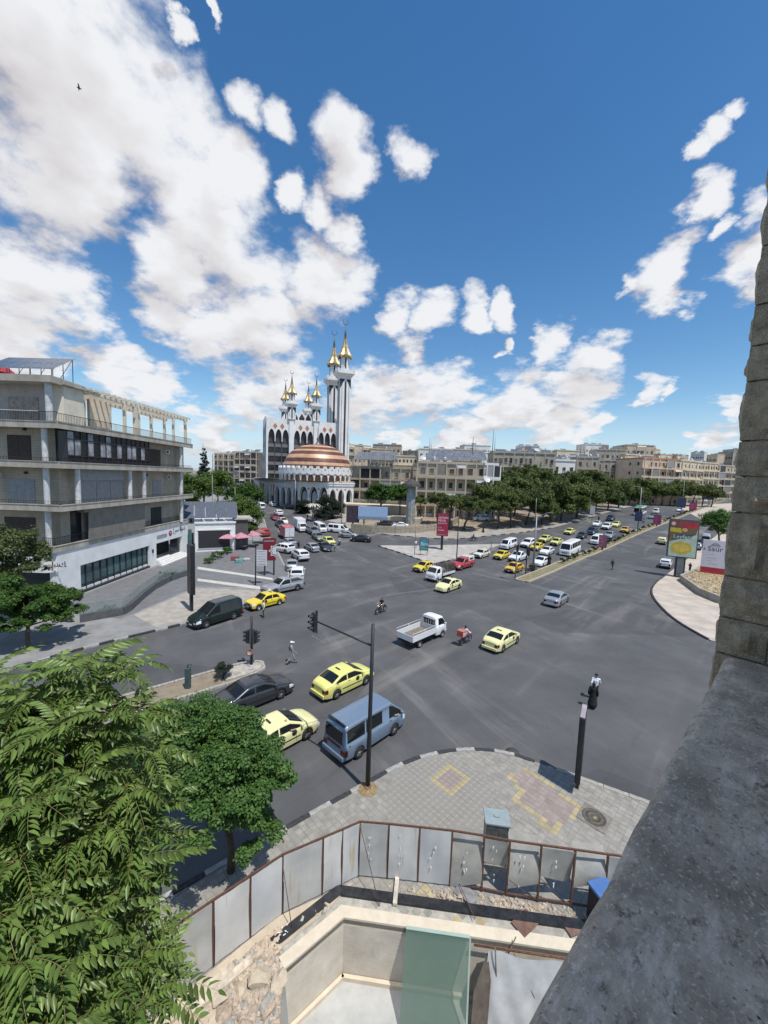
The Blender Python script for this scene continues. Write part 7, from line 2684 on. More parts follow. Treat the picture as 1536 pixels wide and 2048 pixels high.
# ---- ailanthus close to the parapet: rosettes of long compound leaves
def compound(seed, pairs, length, droop):
 r = random.Random(seed)
 mb = MB()

 def rach(t):
  return Vector((length * t * (1 - .12 * t), 0, length * (.10 * math.sin(t * 2.2)) - droop * length * t * t))
 pts = [rach(i / 8) for i in range(9)]
 mb.tube(pts, [.004 - .0028 * i / 8 for i in range(9)], 4, 1)
 for i in range(pairs * 2 + 1):
  last = i == pairs * 2
  t = .16 + .80 * (i // 2) / pairs if not last else 1.0
  sd = 1 if i % 2 else -1
  p = rach(t)
  tan = (rach(min(1, t + .03)) - rach(max(0, t - .03))).normalized()
  ll = length * (.235 if not last else .2) * (1 - .38 * abs(t - .42)) * r.uniform(.85, 1.12)
  dirn = (tan * (.45 + .35 * t) + Vector((0, sd, 0)) * (1.0 if not last else 0) + Vector((0, 0, -.18 - .25 * r.random()))).normalized()
  side = dirn.cross(Vector((0, 0, 1))).normalized()
  nrm = side.cross(dirn).normalized()
  w = ll * .205
  drp = Vector((0, 0, -ll * r.uniform(.12, .30)))
  a0, a1, a2, a3 = p, p + dirn * ll * .28 + drp * .1, p + dirn * ll * .66 + drp * .45, p + dirn * ll + drp
  o = len(mb.v)
  cup = nrm * (w * .45)
  mb.v += [tuple(a0), tuple(a1 + side * w + cup), tuple(a1), tuple(a1 - side * w + cup), tuple(a2 + side * w * .72 + cup), tuple(a2), tuple(a2 - side * w * .72 + cup), tuple(a3)]
  f = [(0, 2, 1), (0, 3, 2), (1, 2, 5, 4), (2, 3, 6, 5), (4, 5, 7), (5, 6, 7)]
  mb.f += [tuple(q + o for q in g_) for g_ in f]
  mb.m += [0] * 6; mb.sm += [True] * 6
 return mb

LEAFM = [L_AIL, mat('leaf_stalk', (.20, .19, .07), .7, var=.2)]
LV = [compound(k, pr, ln, dr) for k, (pr, ln, dr) in enumerate(((8, .41, .25), (9, .47, .45), (7, .34, .15), (9, .51, .6), (8, .43, .8), (6, .30, .3)))]
LVM = [m_.mesh('leaf', LEAFM) for m_ in LV]

def ailanthus():
 r = random.Random(4)
 base = Vector((-3.9, 3.6, .12))
 t = thing('ailanthus_tree', 'large tree with long feathery compound leaves filling the lower left corner', 'tree', tuple(base))
 trunk = MB()
 fork = Vector((-3.7, 3.5, 7.2))
 trunk.tube([(0, 0, 0), (.1, -.05, 3.5), (.2, -.1, 7.0)], [.17, .14, .11], 10)
 tips = []
 # outline of the crown as seen: (px, py, distance) of the ends of the main shoots
 ends = [(60, 1420, 3.5), (130, 1350, 3.6), (200, 1330, 3.7), (290, 1335, 3.8), (330, 1420, 3.7), (350, 1500, 3.6), (250, 1430, 3.5), (150, 1450, 3.3), (60, 1520, 3.1), (10, 1450, 3.3),
   (300, 1580, 3.4), (200, 1540, 3.2), (100, 1600, 2.9), (20, 1620, 2.8), (250, 1640, 3.2), (320, 1660, 3.5), (370, 1600, 3.8), (170, 1680, 3.0), (60, 1720, 2.7), (280, 1730, 3.2),
   (350, 1740, 3.6), (120, 1790, 2.7), (20, 1830, 2.5), (220, 1830, 2.9), (300, 1830, 3.3), (60, 1920, 2.4), (150, 1930, 2.6), (10, 2000, 2.3), (240, 1940, 2.9), (100, 2030, 2.4), (330, 1900, 3.3), (200, 2020, 2.7),
   (330, 2000, 3.1), (370, 1960, 3.3), (-60, 1500, 3.0), (-80, 1650, 2.7), (-90, 1800, 2.5), (-120, 1950, 2.3), (-150, 1400, 3.3), (-40, 2100, 2.2), (60, 2140, 2.2), (-20, 1360, 3.7),
   (180, 1400, 4.3), (300, 1500, 4.4), (100, 1500, 4.2), (220, 1600, 4.2), (340, 1680, 4.3), (120, 1720, 4.0), (250, 1780, 4.0), (60, 1850, 3.7), (180, 1900, 3.8), (300, 1950, 3.9)]
 for (x, y, Y) in ends:
  e_ = AY(x - 18 - 26 * max(0, x) / 300, y + 8, Y)
  s_ = Vector((base.x + r.uniform(-.3, .5), base.y + r.uniform(-.3, .3), max(6.5, e_.z - r.uniform(1.0, 2.2))))
  m_ = s_.lerp(e_, .55) + Vector((0, 0, .12))
  trunk.tube([Vector(s_) - base, m_ - base, e_ - base], [.032, .020, .010], 6)
  tips.append((e_, (e_ - m_).normalized()))
  for f_ in (.62, .3):
   tips.append((m_.lerp(e_, f_), (e_ - m_).normalized()))
 trunk.build('trunk', [M_BARKG], t)
 leaves = []
 for (p, d) in tips:
  n = r.randrange(7, 13)
  a0 = r.uniform(0, 6.28)
  for i in range(n):
   az = a0 + i * 2.4
   el = r.uniform(-.25, .65)
   dirn = Vector((math.cos(az) * math.cos(el), math.sin(az) * math.cos(el), math.sin(el)))
   dirn = (dirn + d * .55).normalized()
   yaw, pit = math.atan2(dirn.y, dirn.x), math.asin(max(-1, min(1, dirn.z)))
   mt = Matrix.Translation(p - base) @ Matrix.Rotation(yaw, 4, 'Z') @ Matrix.Rotation(-pit, 4, 'Y') @ Matrix.Rotation(r.uniform(-.4, .4), 4, 'X') @ Matrix.Scale(r.uniform(.8, 1.12), 4)
   leaves.append(((p - EYE).length, mt, r.randrange(len(LV))))
 leaves.sort(key=lambda q: q[0])
 rest = MB()
 for i, (d, mt, k) in enumerate(leaves):
  if i < 300:
   inst(LVM[k], 'leaf', t, mtx=mt)
  else:
   src = LV[k]
   o = len(rest.v)
   rest.v += [tuple(mt @ Vector(v)) for v in src.v]
   rest.f += [tuple(q + o for q in f) for f in src.f]
   rest.m += src.m; rest.sm += src.sm
 o = rest.build('foliage', LEAFM, t); o['kind'] = 'stuff'

ailanthus()
# weeds along the granite rim and dry grass on the right hand planter
M_DRY = leaf_mat('dry_grass', (.42, .32, .14), (.26, .21, .09), .3, .3, .8)

def grass(lab, poly, n, h, lm, z, seed, name='dry_grass'):
 r = random.Random(seed)
 xs, ys = [p[0] for p in poly], [p[1] for p in poly]
 mb = MB()
 k = 0
 while k < n:
  x, y = r.uniform(min(xs), max(xs)), r.uniform(min(ys), max(ys))
  if not inpoly(x, y, poly):
   continue
  k += 1
  hh = h * r.uniform(.4, 1.2)
  a = r.uniform(0, 6.28)
  w = .018 + .02 * r.random()
  lx, ly = math.cos(a) * w, math.sin(a) * w
  bx_, by_ = r.uniform(-.4, .4) * hh, r.uniform(-.4, .4) * hh
  o = len(mb.v)
  mb.v += [(x - lx, y - ly, z), (x + lx, y + ly, z), (x + bx_, y + by_, z + hh)]
  mb.f.append((o, o + 1, o + 2)); mb.m.append(0); mb.sm.append(False)
 o = mb.build(name, [lm]); tag(o, lab, 'grass', kind='stuff')

PLANT = PX([(1362, 1160), (1440, 1212)])
pw2 = PX([(1361, 1163), (1374, 1158), (1392, 1150), (1416, 1128), (1446, 1114)]) + [(72, 62), (52, 42)] + PX([(1440, 1209), (1400, 1192)])
# ================================================================== STREET FURNITURE
M_POLE = mat('black_pole', (.022, .023, .026), .5, var=.2, scale=3)
M_GPOLE = mat('grey_pole', (.30, .31, .31), .5, .4, var=.1)
M_LENS = [mat('lens_red', (.10, .012, .012), .2), mat('lens_amber', (.12, .06, .008), .2), mat('lens_green', (.008, .06, .035), .2)]

def signal_head(name, parent, loc, facing):
 """three-lamp head with visors and a backing board; facing = azimuth in degrees"""
 h = MB(); h.rbx(-.10, .10, -.15, .15, -.46, .46, .03)
 o = h.build(name, [M_POLE], parent, loc, RD(facing))
 b_ = MB(); b_.rbx(-.13, -.105, -.09, .09, -.56, .56, .01); b_.build('backing_board', [M_POLE], o)
 for i, z in enumerate((.29, 0, -.29)):
  l = MB(); l.lathe([(.10, 0), (.10, .02), (.001, .035)], 14, mtx=Matrix.Translation((.10, 0, z)) @ Matrix.Rotation(RD(90), 4, 'Y')); l.build('lens', [M_LENS[i]], o)
  v = MB(); v.grid(lambda u, w, z=z: (.10 + .2 * w, .115 * math.cos(u * math.pi * 1.2 - .3), z + .115 * math.sin(u * math.pi * 1.2 - .3)), 10, 1); v.build('visor', [M_POLE], o)
 return o

# tall signal with the long arm
p = G(735, 1583)
arm_z = 6.75
e_ = AZ(632, 1243, 6.95)
t = thing('traffic_light', 'tall black traffic light with a long arm reaching over the road', 'traffic light', (p.x, p.y, .12))
mb = MB(); mb.tube([(0, 0, 0), (0, 0, 3), (0, 0, 7.6)], [.115, .095, .07], 12); mb.build('pole', [M_POLE], t)
mb = MB(); mb.lathe([(.02, 0), (.30, 0), (.30, .03), (.17, .05), (.14, .2), (.02, .22)], 14); mb.build('base_plate', [mat('rusty_base', (.20, .13, .08), .9, var=.3, scale=9)], t)
d = Vector((e_.x - p.x, e_.y - p.y, 0))
mb = MB(); mb.tube([(0, 0, arm_z - .12), (d.x, d.y, arm_z + .1)], [.05, .035], 8); mb.build('arm', [M_POLE], t)
signal_head('signal_head', t, (d.x - .05, d.y - .15, arm_z + .1), 215)
s_ = MB(); s_.lathe([(.45, 0), (.34, .05), (.02, .06)], 18); o = s_.build('straw_litter', [mat('dry_litter', (.30, .22, .11), .95, var=.3, scale=14, bump=1)], None, (p.x, p.y, .135)); tag(o, 'ring of dry weeds at the foot of the tall traffic light', 'weeds', kind='stuff')
# small signal on the median
p = G(503, 1334)
t = thing('traffic_light', 'short black traffic light with two heads on the near median', 'traffic light', (p.x, p.y, .13))
zt = AY(503, 1236, p.y).z
mb = MB(); mb.tube([(0, 0, 0), (0, 0, zt)], [.10, .075], 10); mb.build('pole', [M_POLE], t)
mb = MB(); mb.lathe([(.02, 0), (.3, 0), (.3, .06), (.02, .08)], 12); mb.build('base_plate', [M_KW], t)
zh = AY(503, 1273, p.y).z - .13
for s in (-1, 1):
 signal_head('signal_head', t, (s * .28, -.02, zh), 180 if s < 0 else 0)
zr = AY(503, 1303, p.y).z - .13
mb = MB(); mb.lathe([(.25, 0), (.25, .02), (.17, .022), (.17, .018), (.001, .02)], 20, mtx=Matrix.Translation((-.1, -.12, zr)) @ Matrix.Rotation(RD(75), 4, 'X'), mf=lambda i, k: 0 if i < 2 else 1)
mb.build('round_sign', [mat('sign_ring', (.30, .10, .09), .5), mat('sign_face', (.28, .26, .25), .5)], t)
# signals at the avenue median tip
for x, y, yt, lab in ((1030, 1160, 1090, 'thin grey pole at the tip of the avenue median'), (1051, 1150, 1096, 'black traffic light pole behind the tip of the avenue median')):
 p = G(x, y); t = thing('traffic_light', lab, 'traffic light', (p.x, p.y, .2)); zt = AY(x, yt, p.y).z
 mb = MB(); mb.tube([(0, 0, 0), (0, 0, zt)], [.09, .07], 8); mb.build('pole', [M_POLE if x > 1040 else M_GPOLE], t)
 signal_head('signal_head', t, (.0, -.2, zt - .6), 228)
 if x > 1040: signal_head('signal_head', t, (.3, .1, zt - .9), 48)

# ---- totems and billboards
def board(name, lab, cat, p, z0, z1, w, depth, az, post_w, face, back=M_POLE, frame=M_POLE, posts=1, zb=None):
 """free-standing board; az = azimuth the printed face looks to"""
 t = thing(name, lab, cat, (p.x, p.y, T(p.y) + .12 if zb is None else zb), RD(az))
 mb = MB(); mb.rbx(-depth / 2, depth / 2, -w / 2, w / 2, z0, z1, min(.05, depth / 3)); mb.build('casing', [frame], t)
 f = None
 if face:
  mb = MB(); mb.bx(depth / 2, depth / 2 + .012, -w / 2 + .08, w / 2 - .08, z0 + .08, z1 - .08); f = mb.build('poster', [face], t)
 for i in range(posts):
  y = 0 if posts == 1 else lerp(-w * .38, w * .38, i / (posts - 1))
  mb = MB(); mb.bx(-depth * .3, depth * .3, y - post_w / 2, y + post_w / 2, 0, z0 + .02); mb.build('post', [frame], t)
 return t, f

M_BRN = mat('blank_brown_panel', (.16, .125, .105), .6, var=.2, scale=1.5)
# left totem, seen nearly edge-on
p = G(383, 1224)
z1 = AY(384, 1092, p.y).z; z0 = AY(384, 1190, p.y).z
board('advert_totem', 'tall black advertising totem with a brown blank face beside the dark green van', 'totem', p, z0, z1, 1.25, .42, -138, .42, M_BRN)
# right totem seen edge-on
p = G(1154, 1580)
th_ = math.degrees(math.atan2(p.y, p.x))
z1 = AY(1163, 1428, p.y).z
t, f = board('advert_totem', 'black advertising totem seen edge-on at the near pavement', 'totem', p, .55, z1, 1.25, .21, th_ - 92, .2, None)
mb = MB(); mb.rbx(-.10, .10, -.60, .60, z1, z1 + .05, .015); mb.build('top_cap', [mat('pinkish_cap', (.40, .35, .36), .5, .2)], t)
for x_ in (-.107, .107):
 mb = MB(); mb.bx(x_ - .008, x_ + .008, -.6, .6, .6, z1 - .02); mb.build('side_panel', [mat('dark_panel', (.012, .012, .014), .25)], t)
# food billboard
p = G(1357, 1156)
zb0, zb1 = AY(1357, 1116, p.y).z, AY(1360, 1040, p.y).z
t = thing('billboard', 'large upright food advertisement with pasta picture on a black post', 'billboard', (p.x, p.y, .12), RD(-118))
mb = MB(); mb.rbx(-.32, .32, -1.85, 1.85, zb0, zb1, .06); mb.build('casing', [mat('dark_teal_case', (.06, .085, .085), .5, var=.2)], t)
mb = MB(); mb.bx(-.24, .24, -.62, .62, 0, zb0); mb.build('post', [M_POLE], t)
mb = MB(); mb.bx(.245, .265, -.42, .42, .15, zb0 - .05); mb.build('post_panel', [mat('post_grey', (.16, .17, .18), .5)], t)
H_ = zb1 - zb0
zf = lambda f: zb0 + .15 + (H_ - .3) * f

def quad(poly, c, nm, off, tt=t, rough=.45, x0=.322):
 mb = MB(); mb.add([(x0 + off, y, z) for y, z in poly], [tuple(range(len(poly)))])
 return mb.build(nm, [mat('ink_%s_%d' % (nm, int(c[0] * 99 + c[1] * 999 + c[2] * 9)), c, rough, var=.12, scale=2)], tt)

W2 = 1.7
quad([(-W2, zf(0)), (W2, zf(0)), (W2, zf(1)), (-W2, zf(1))], (.42, .52, .42), 'poster', .0)
quad([(-W2, zf(.80)), (W2, zf(.80)), (W2, zf(1)), (-W2, zf(1))], (.20, .06, .06), 'poster_band', .004)
quad([(-.1, zf(.82)), (W2, zf(.80)), (W2, zf(.92)), (-.2, zf(.93))], (.42, .03, .04), 'poster_banner', .008)
quad([(-W2, zf(.40)), (W2 * .9, zf(.62)), (W2, zf(.80)), (-W2, zf(.80))], (.17, .10, .05), 'poster_wood', .006)
quad([(-W2, zf(.68)), (-.2, zf(.66)), (-.4, zf(.78)), (-W2, zf(.79))], (.50, .42, .04), 'poster_lemon', .010)
quad([(-1.3, zf(.46)), (.9, zf(.52)), (1.35, zf(.64)), (-1.2, zf(.60))], (.04, .08, .13), 'poster_label', .012)
quad([(-1.2 + 1.05 + 1.35 * math.cos(a), zf(.24) + .95 * math.sin(a)) for a in [i * math.pi / 10 for i in range(20)]], (.52, .38, .05), 'pasta_picture', .012)
quad([(-.1 + .95 * math.cos(a), zf(.24) + .62 * math.sin(a)) for a in [i * math.pi / 10 for i in range(20)]], (.60, .46, .09), 'pasta_picture', .016)
quad([(-1.35 + .28 * math.cos(a), zf(.90) + .28 * math.sin(a)) for a in [i * math.pi / 8 for i in range(16)]], (.62, .50, .48), 'round_logo', .014)
quad([(.1 + .35 * math.cos(a), zf(.74) + .3 * math.sin(a)) for a in [i * math.pi / 8 for i in range(16)]], (.55, .36, .16), 'onion_picture', .014)
RT = face_rot((1, 0, 0), (0, 1, 0))
text('Leyfens', .82, Vector((.336, -1.25, zf(.505))), RT, mat('ink_pale_green', (.55, .66, .50), .5), t, 'brand_lettering', .004)
text('...........', .5, Vector((.336, -1.1, zf(.43))), RT, mat('ink_pale', (.6, .55, .5), .5), t, 'small_lettering', .004)
# white and red sign on the planter
p = G(1425, 1168)
p = G(1424, 1158)
t = thing('sign_board', 'white sign with a red foot and dark lettering on the dry planter', 'sign', (p.x, p.y, .9), RD(-125))
mb = MB(); mb.rbx(-.08, .08, -1.55, 1.55, .9, 5.2, .02); mb.build('white_board', [mat('sign_white', (.62, .61, .68), .5, var=.05)], t)
mb = MB(); mb.rbx(-.08, .08, -1.55, 1.55, .0, .9, .02); mb.build('red_foot', [mat('sign_red', (.42, .03, .05), .5, var=.1)], t)
text('Saur', 1.05, Vector((.085, -.95, 3.5)), RT, M_INK, t, 'sign_lettering', .004)
text('&', .5, Vector((.085, -1.45, 3.6)), RT, M_INK, t, 'sign_lettering', .004)
for k, (z, w, sz) in enumerate(((2.9, '.............', .3), (2.3, '----------', .36), (1.85, '-----', .36), (1.4, '---------', .36))):
 text(w, sz, Vector((.085, -1.0 + .1 * k, z)), RT, M_INK, t, 'sign_lettering', .004)
mb = MB(); mb.tube([(.09, -.55, 4.35), (.09, -.2, 4.7), (.09, .2, 4.7), (.09, .55, 4.3)], .035, 5); mb.tube([(.09, -.35, 4.35), (.09, 0, 4.5), (.09, .35, 4.35)], .03, 5); mb.build('crown_mark', [M_INK], t)
# planter wall with stone blocks and dry grass on top
pt = thing('stone_planter', 'raised stone planter with dry grass on the right hand corner', 'planter')
mb = MB(); mb.prism(pw2, .12, .86); mb.build('soil', [mat('planter_soil', (.42, .33, .21), .95, var=.25, scale=1.2, bump=.8)], pt)
for a, c in zip(pw2, pw2[1:] + pw2[:1]):
 a, c = Vector(a), Vector(c); n = max(1, int((c - a).length / 1.5))
 for i in range(n):
  p0, p1 = a.lerp(c, i / n), a.lerp(c, (i + 1) / n - .01)
  mb = MB(); mb.bar((p0.x, p0.y, .56), (p1.x, p1.y, .56), .34, .95); mb.build('wall_block', [M_RW if i % 3 else M_KG], pt)
grass('dry yellow grass growing on the stone planter', pw2, 5200, .34, M_DRY, .86, 44)
r = random.Random(61)
for k in range(22):
 f = r.random()
 q = Vector(pw2[0]).lerp(Vector(pw2[-2]), f) + Vector((r.uniform(.5, 3.2), r.uniform(.3, 1.5)))
 o = inst(ROCKS[k % 9], 'litter_stone', None, (q.x, q.y, .95), r.uniform(0, 6), r.uniform(.2, .55)); tag(o, 'pale stone lying in the dry grass of the planter', 'stone', 'stones on the planter')
# red poster stand, blue stand, info boards
p = G(883, 1101)
z0, z1 = AY(883, 1073, p.y).z - T(p.y), AY(885, 1028, p.y).z - T(p.y)
t, f = board('poster_totem', 'crimson poster totem with white lettering on the triangular island', 'totem', p, z0, z1, 2.2, .35, -93, .45, mat('crimson_poster', (.30, .025, .06), .5, var=.12, scale=1.5))
for k, (zf_, s, sz) in enumerate(((.80, 'ARMAN', .55), (.66, 'PRVA', .62), (.54, '======', .5), (.34, '-----', .5), (.18, '*****', .6), (.05, '______', .5))):
 text(s, sz, Vector((.19, -.95, lerp(z0 + .1, z1 - .2, zf_))), RT, mat('white_ink', (.72, .66, .67), .5), t, 'poster_lettering', .004)
p = G(847, 1112)
z0, z1 = AY(847, 1104, p.y).z, AY(848, 1081, p.y).z
t, f = board('poster_stand', 'small blue and green poster stand on V legs on the triangular island', 'sign', p, z0, z1, 1.6, .12, -95, .08, mat('blue_poster', (.05, .26, .36), .4, var=.3, scale=1.2), posts=2)
mb = MB(); mb.bx(.073, .08, -.6, .6, z0 + .15, z0 + .55); mb.build('green_foot', [mat('green_ink', (.10, .28, .12), .5)], t)
text('Blm', .9, Vector((.074, -.65, z0 + .9)), RT, MATS['white_ink'], t, 'poster_lettering', .004)
# blank billboard on two posts
a, c = G(729, 1063), G(760, 1065)
t = thing('billboard', 'blank sky blue billboard on two black posts behind the stone wall', 'billboard', ((a.x + c.x) / 2, (a.y + c.y) / 2, T(a.y) + .1))
zb0, zb1 = AY(745, 1040, a.y).z - T(a.y), AY(745, 1014, a.y).z - T(a.y)
mb = MB(); mb.rbx(-3.4, 3.4, -.15, .15, zb0, zb1, .03); mb.build('blank_face', [mat('blank_blue', (.30, .42, .60), .35, var=.06)], t)
mb = MB(); mb.bx(-3.4, 3.4, -.17, -.151, zb0 + .1, zb0 + (zb1 - zb0) * .24); mb.build('lower_strip', [mat('blank_grey_blue', (.20, .26, .34), .4)], t)
for x_ in (-2.0, 1.9):
 mb = MB(); mb.bx(x_ - .14, x_ + .14, -.1, .1, 0, zb0); mb.build('post', [M_POLE], t)
p = G(705, 1062)
board('billboard', 'dark dim advertising board left of the blank billboard', 'billboard', p, AY(705, 1046, p.y).z - T(p.y), AY(705, 1012, p.y).z - T(p.y), 3.0, .25, -92, .4, mat('dark_poster', (.06, .045, .06), .4, var=.4, scale=1.5))
# maroon star sign and info board by the forecourt
p = G(540, 1152)
t = thing('sign_board', 'maroon sign with a pale half star cut-out beside the white cars', 'sign', (p.x, p.y, .13), RD(-70))
z0, z1 = AY(545, 1123, p.y).z, AY(545, 1078, p.y).z
mb = MB(); mb.rbx(-.08, .08, -.95, .75, z0, z1, .02); mb.build('maroon_board', [mat('maroon_board', (.16, .012, .028), .5, var=.1)], t)
st = [(1.0 * (1.0 if i % 2 == 0 else .72) * math.cos(a), 1.0 * (1.0 if i % 2 == 0 else .72) * math.sin(a)) for i, a in enumerate([math.pi / 2 + i * math.pi / 8 for i in range(9)])]
zc_ = (z0 + z1) / 2 - .2
for k_, (sc_, c, nm) in enumerate(((1.0, (.58, .48, .42), 'star_outline'), (.80, (.05, .04, .05), 'star_line'), (.68, (.55, .60, .62), 'star_core'))):
 mb = MB(); mb.add([(.085 + .006 * k_, .76 + y * sc_, zc_ + z * sc_) for y, z in st], [tuple(range(9))]); mb.build(nm, [mat('star_%d' % k_, c, .5)], t)
mb = MB(); mb.bx(.08, .09, -.8, .5, z1 - .5, z1 - .3); mb.build('sign_strip', [mat('star_grey', (.28, .2, .2), .5)], t)
mb = MB(); mb.bx(-.06, .06, -.8, -.6, 0, z0); mb.bx(-.06, .06, .4, .6, 0, z0); mb.build('post', [M_POLE], t)
p = G(511, 1172)
t = thing('lamp_post', 'slim black lamp post with a white information board by the forecourt', 'lamp post', (p.x, p.y, .13), RD(-80))
zt = AY(514, 1092, p.y).z
mb = MB(); mb.tube([(0, 0, 0), (0, 0, zt)], [.09, .06], 8); mb.build('pole', [M_POLE], t)
mb = MB(); mb.rbx(-.2, .25, -.1, .35, zt - .02, zt + .12, .03); mb.build('lamp_head', [M_POLE], t)
zi0, zi1 = AY(525, 1134, p.y).z, AY(525, 1103, p.y).z
mb = MB(); mb.rbx(-.05, .05, .12, 1.35, zi0, zi1, .02); o = mb.build('info_board', [mat('info_white', (.52, .53, .56), .5, var=.1)], t)
for k in range(6):
 mb = MB(); z = lerp(zi1 - .15, zi0 + .2, k / 5); mb.bx(.051, .057, .25, 1.2, z - .03, z + .03); mb.build('info_line', [mat('info_red', (.40, .05, .12), .5) if k == 5 else mat('info_grey', (.28, .29, .33), .5)], o)
# ---- lamp posts of the avenue
def wing_lamp(p, zt, lab, arm=2.0):
 t = thing('street_lamp', lab, 'street lamp', (p.x, p.y, T(p.y) + .2), RD(48))
 mb = MB(); mb.tube([(0, 0, 0), (0, 0, zt)], [.17, .09], 10); mb.build('pole', [M_GPOLE], t)
 mb = MB(); mb.rbx(-.45, .45, -.45, .45, 0, .9, .04); mb.build('plinth', [mat('lamp_plinth', (.06, .075, .08), .7, var=.2)], t)
 for s in (-1, 1):
  for h, l in ((0, 1.0), (-.35, .6)):
   mb = MB(); mb.tube([(0, 0, zt - .3 + h), (0, s * arm * .35 * l, zt + .35 * l + h), (0, s * arm * .75 * l, zt + .75 * l + h), (0, s * arm * 1.05 * l, zt + .85 * l + h)], [.06, .05, .05, .04], 6); mb.build('arm', [mat('lamp_blue_steel', (.25, .36, .45), .4, .5)], t)
  mb = MB(); mb.rbx(-.12, .12, s * arm * 1.0 - .35, s * arm * 1.0 + .35, zt + .80, zt + .88, .02); mb.build('lamp_head', [M_ALU], t)
 mb = MB(); mb.tube([(0, .2, zt - .5), (0, .25, zt + 3.0)], [.05, .03], 6); mb.build('antenna', [M_GPOLE], t)

p = G(1066, 1142); wing_lamp(p, AY(1072, 1034, p.y).z - .2, 'tall street lamp with winged arms on the avenue median', 2.0)
for x, y, yt, lab in ((1275, 1065, 975, 'grey lamp pole on the median behind the food billboard'), (1362, 1033, 945, 'slim lamp pole farther up the median'), (1418, 1011, 950, 'slim lamp pole at the end of the median')):
 p = G(x, y); t = thing('street_lamp', lab, 'street lamp', (p.x, p.y, T(p.y) + .2), 0); zt = AY(x, yt, p.y).z - T(p.y) - .2
 mb = MB(); mb.tube([(0, 0, 0), (0, 0, zt)], [.12, .06], 8); mb.build('pole', [M_GPOLE], t)
 mb = MB(); mb.tube([(0, 0, zt), (-.7, .3, zt + .25), (-1.5, .6, zt + .3)], [.05, .045, .04], 6); mb.build('arm', [M_GPOLE], t)
 mb = MB(); mb.rbx(-1.9, -1.3, .5, .72, zt + .24, zt + .34, .03); mb.build('lamp_head', [M_ALU], t)
for x, y, yt, w, m_, lab in ((913, 1122, 1020, .07, M_POLE, 'plain black pole on the triangular island'), (829, 1112, 1022, .05, M_GPOLE, 'thin pale pole at the left of the triangular island'), (982, 1098, 1060, .05, M_GPOLE, 'short pale post beside the white passenger van'),
       (683, 1050, 965, .06, M_GPOLE, 'pale pole in front of the dense dark mosque tree'), (590, 1030, 960, .07, M_GPOLE, 'pale pole before the mosque arcade'), (535, 1012, 975, .07, M_POLE, 'dark pole at the top of the mosque street'),
       (425, 1048, 950, .05, M_GPOLE, 'thin pale pole among the trees behind the annex'), (470, 1050, 975, .05, M_GPOLE, 'thin pale pole left of the broad bright tree')):
 p = G(x, y); t = thing('pole', lab, 'pole', (p.x, p.y, T(p.y) + .1)); zt = AY(x, yt, p.y).z - T(p.y) - .1
 mb = MB(); mb.tube([(0, 0, 0), (0, 0, zt)], [w * 1.4, w], 8); mb.build('shaft', [m_], t)
 mb = MB(); mb.tube([(0, 0, zt - .1), (-.5, -.4, zt + .12)], [.04, .03], 6); mb.rbx(-.8, -.4, -.55, -.3, zt + .08, zt + .18, .02); mb.build('lamp_head', [M_GPOLE], t)
# small signs along the median
for x, y, w, h, c, lab in ((1204, 1102, 1.5, 2.6, (.42, .13, .20), 'pink sign in front of the white minivan'), (1313, 1054, 1.8, 2.8, (.40, .06, .14), 'crimson sign on the median beyond the food billboard'), (1385, 1024, 2.4, 3.2, (.40, .06, .14), 'crimson sign far up the median')):
 p = G(x, y); t, f = board('poster_totem', lab, 'sign', p, .5, .5 + h, w, .2, -130, .3, mat('sign_' + str(x), c, .5, var=.25, scale=2)); t.location.z += .08
 for k in range(3):
  text('-----', .5, Vector((.11, -w * .4, .9 + k * h * .28)), RT, MATS['white_ink'], t, 'sign_lettering', .004, sx=w / 1.9)
for x, y, yb, w, h, lab in ((1274, 1067, 1043, 1.6, 2.4, 'dark blue square sign on a black post by the hedge'), (1360, 1034, 1016, 2.4, 3.4, 'dark blue sign farther up the median'), (1417, 1012, 1000, 2.6, 3.4, 'dark sign at the end of the median'), (1183, 1046, 1030, 1.4, 2.6, 'white bus stop sign at the park kerb')):
 p = G(x, y); zb_ = AY(x, yb, p.y).z - T(p.y)
 board('sign_post', lab, 'sign', p, zb_, zb_ + h, w, .15, -120, .12, mat('dkblue_sign', (.035, .05, .12), .4, var=.3, scale=2) if x != 1183 else mat('white_sign', (.55, .57, .58), .5, var=.1), frame=M_POLE if x != 1183 else M_GPOLE)
# grey green cabinet behind the hoarding, manhole, bin post
t = thing('utility_cabinet', 'grey green street utility cabinet behind the torn hoarding', 'cabinet', (4.55, 13.15, .12), RD(-8))
M_CAB = mat('cabinet_paint', (.27, .32, .31), .6, var=.15, scale=3)
mb = MB(); mb.rbx(-.40, .40, -.3, .3, .12, 1.5, .02); mb.build('case', [M_CAB], t)
mb = MB(); mb.rbx(-.45, .45, -.35, .35, 1.5, 1.58, .02); mb.build('lid', [mat('cabinet_lid', (.27, .33, .345), .5, var=.1)], t)
for s in (-1, 1):
 mb = MB(); mb.rbx(min(s * .02, s * .39), max(s * .02, s * .39), -.325, -.30, .2, 1.42, .008); mb.build('door', [mat('cabinet_door', (.10, .115, .115), .6, var=.3, scale=5)], t)
mb = MB(); mb.rbx(-.48, .48, -.36, .36, 0, .12, .02); mb.build('plinth', [M_KG], t)
mb = MB(); mb.bx(-.1, .1, -.05, .05, 1.58, 1.62); mb.build('handle', [M_CAB], t)
p = G(1188, 1641)
t = thing('manhole_cover', 'round iron manhole cover in a square frame on the near pavement', 'manhole', (p.x, p.y, .138), RD(44))
mb = MB(); mb.rbx(-.55, .55, -.55, .55, 0, .012, .004); mb.build('frame', [mat('manhole_concrete', (.21, .195, .17), .9, var=.2, scale=6)], t)
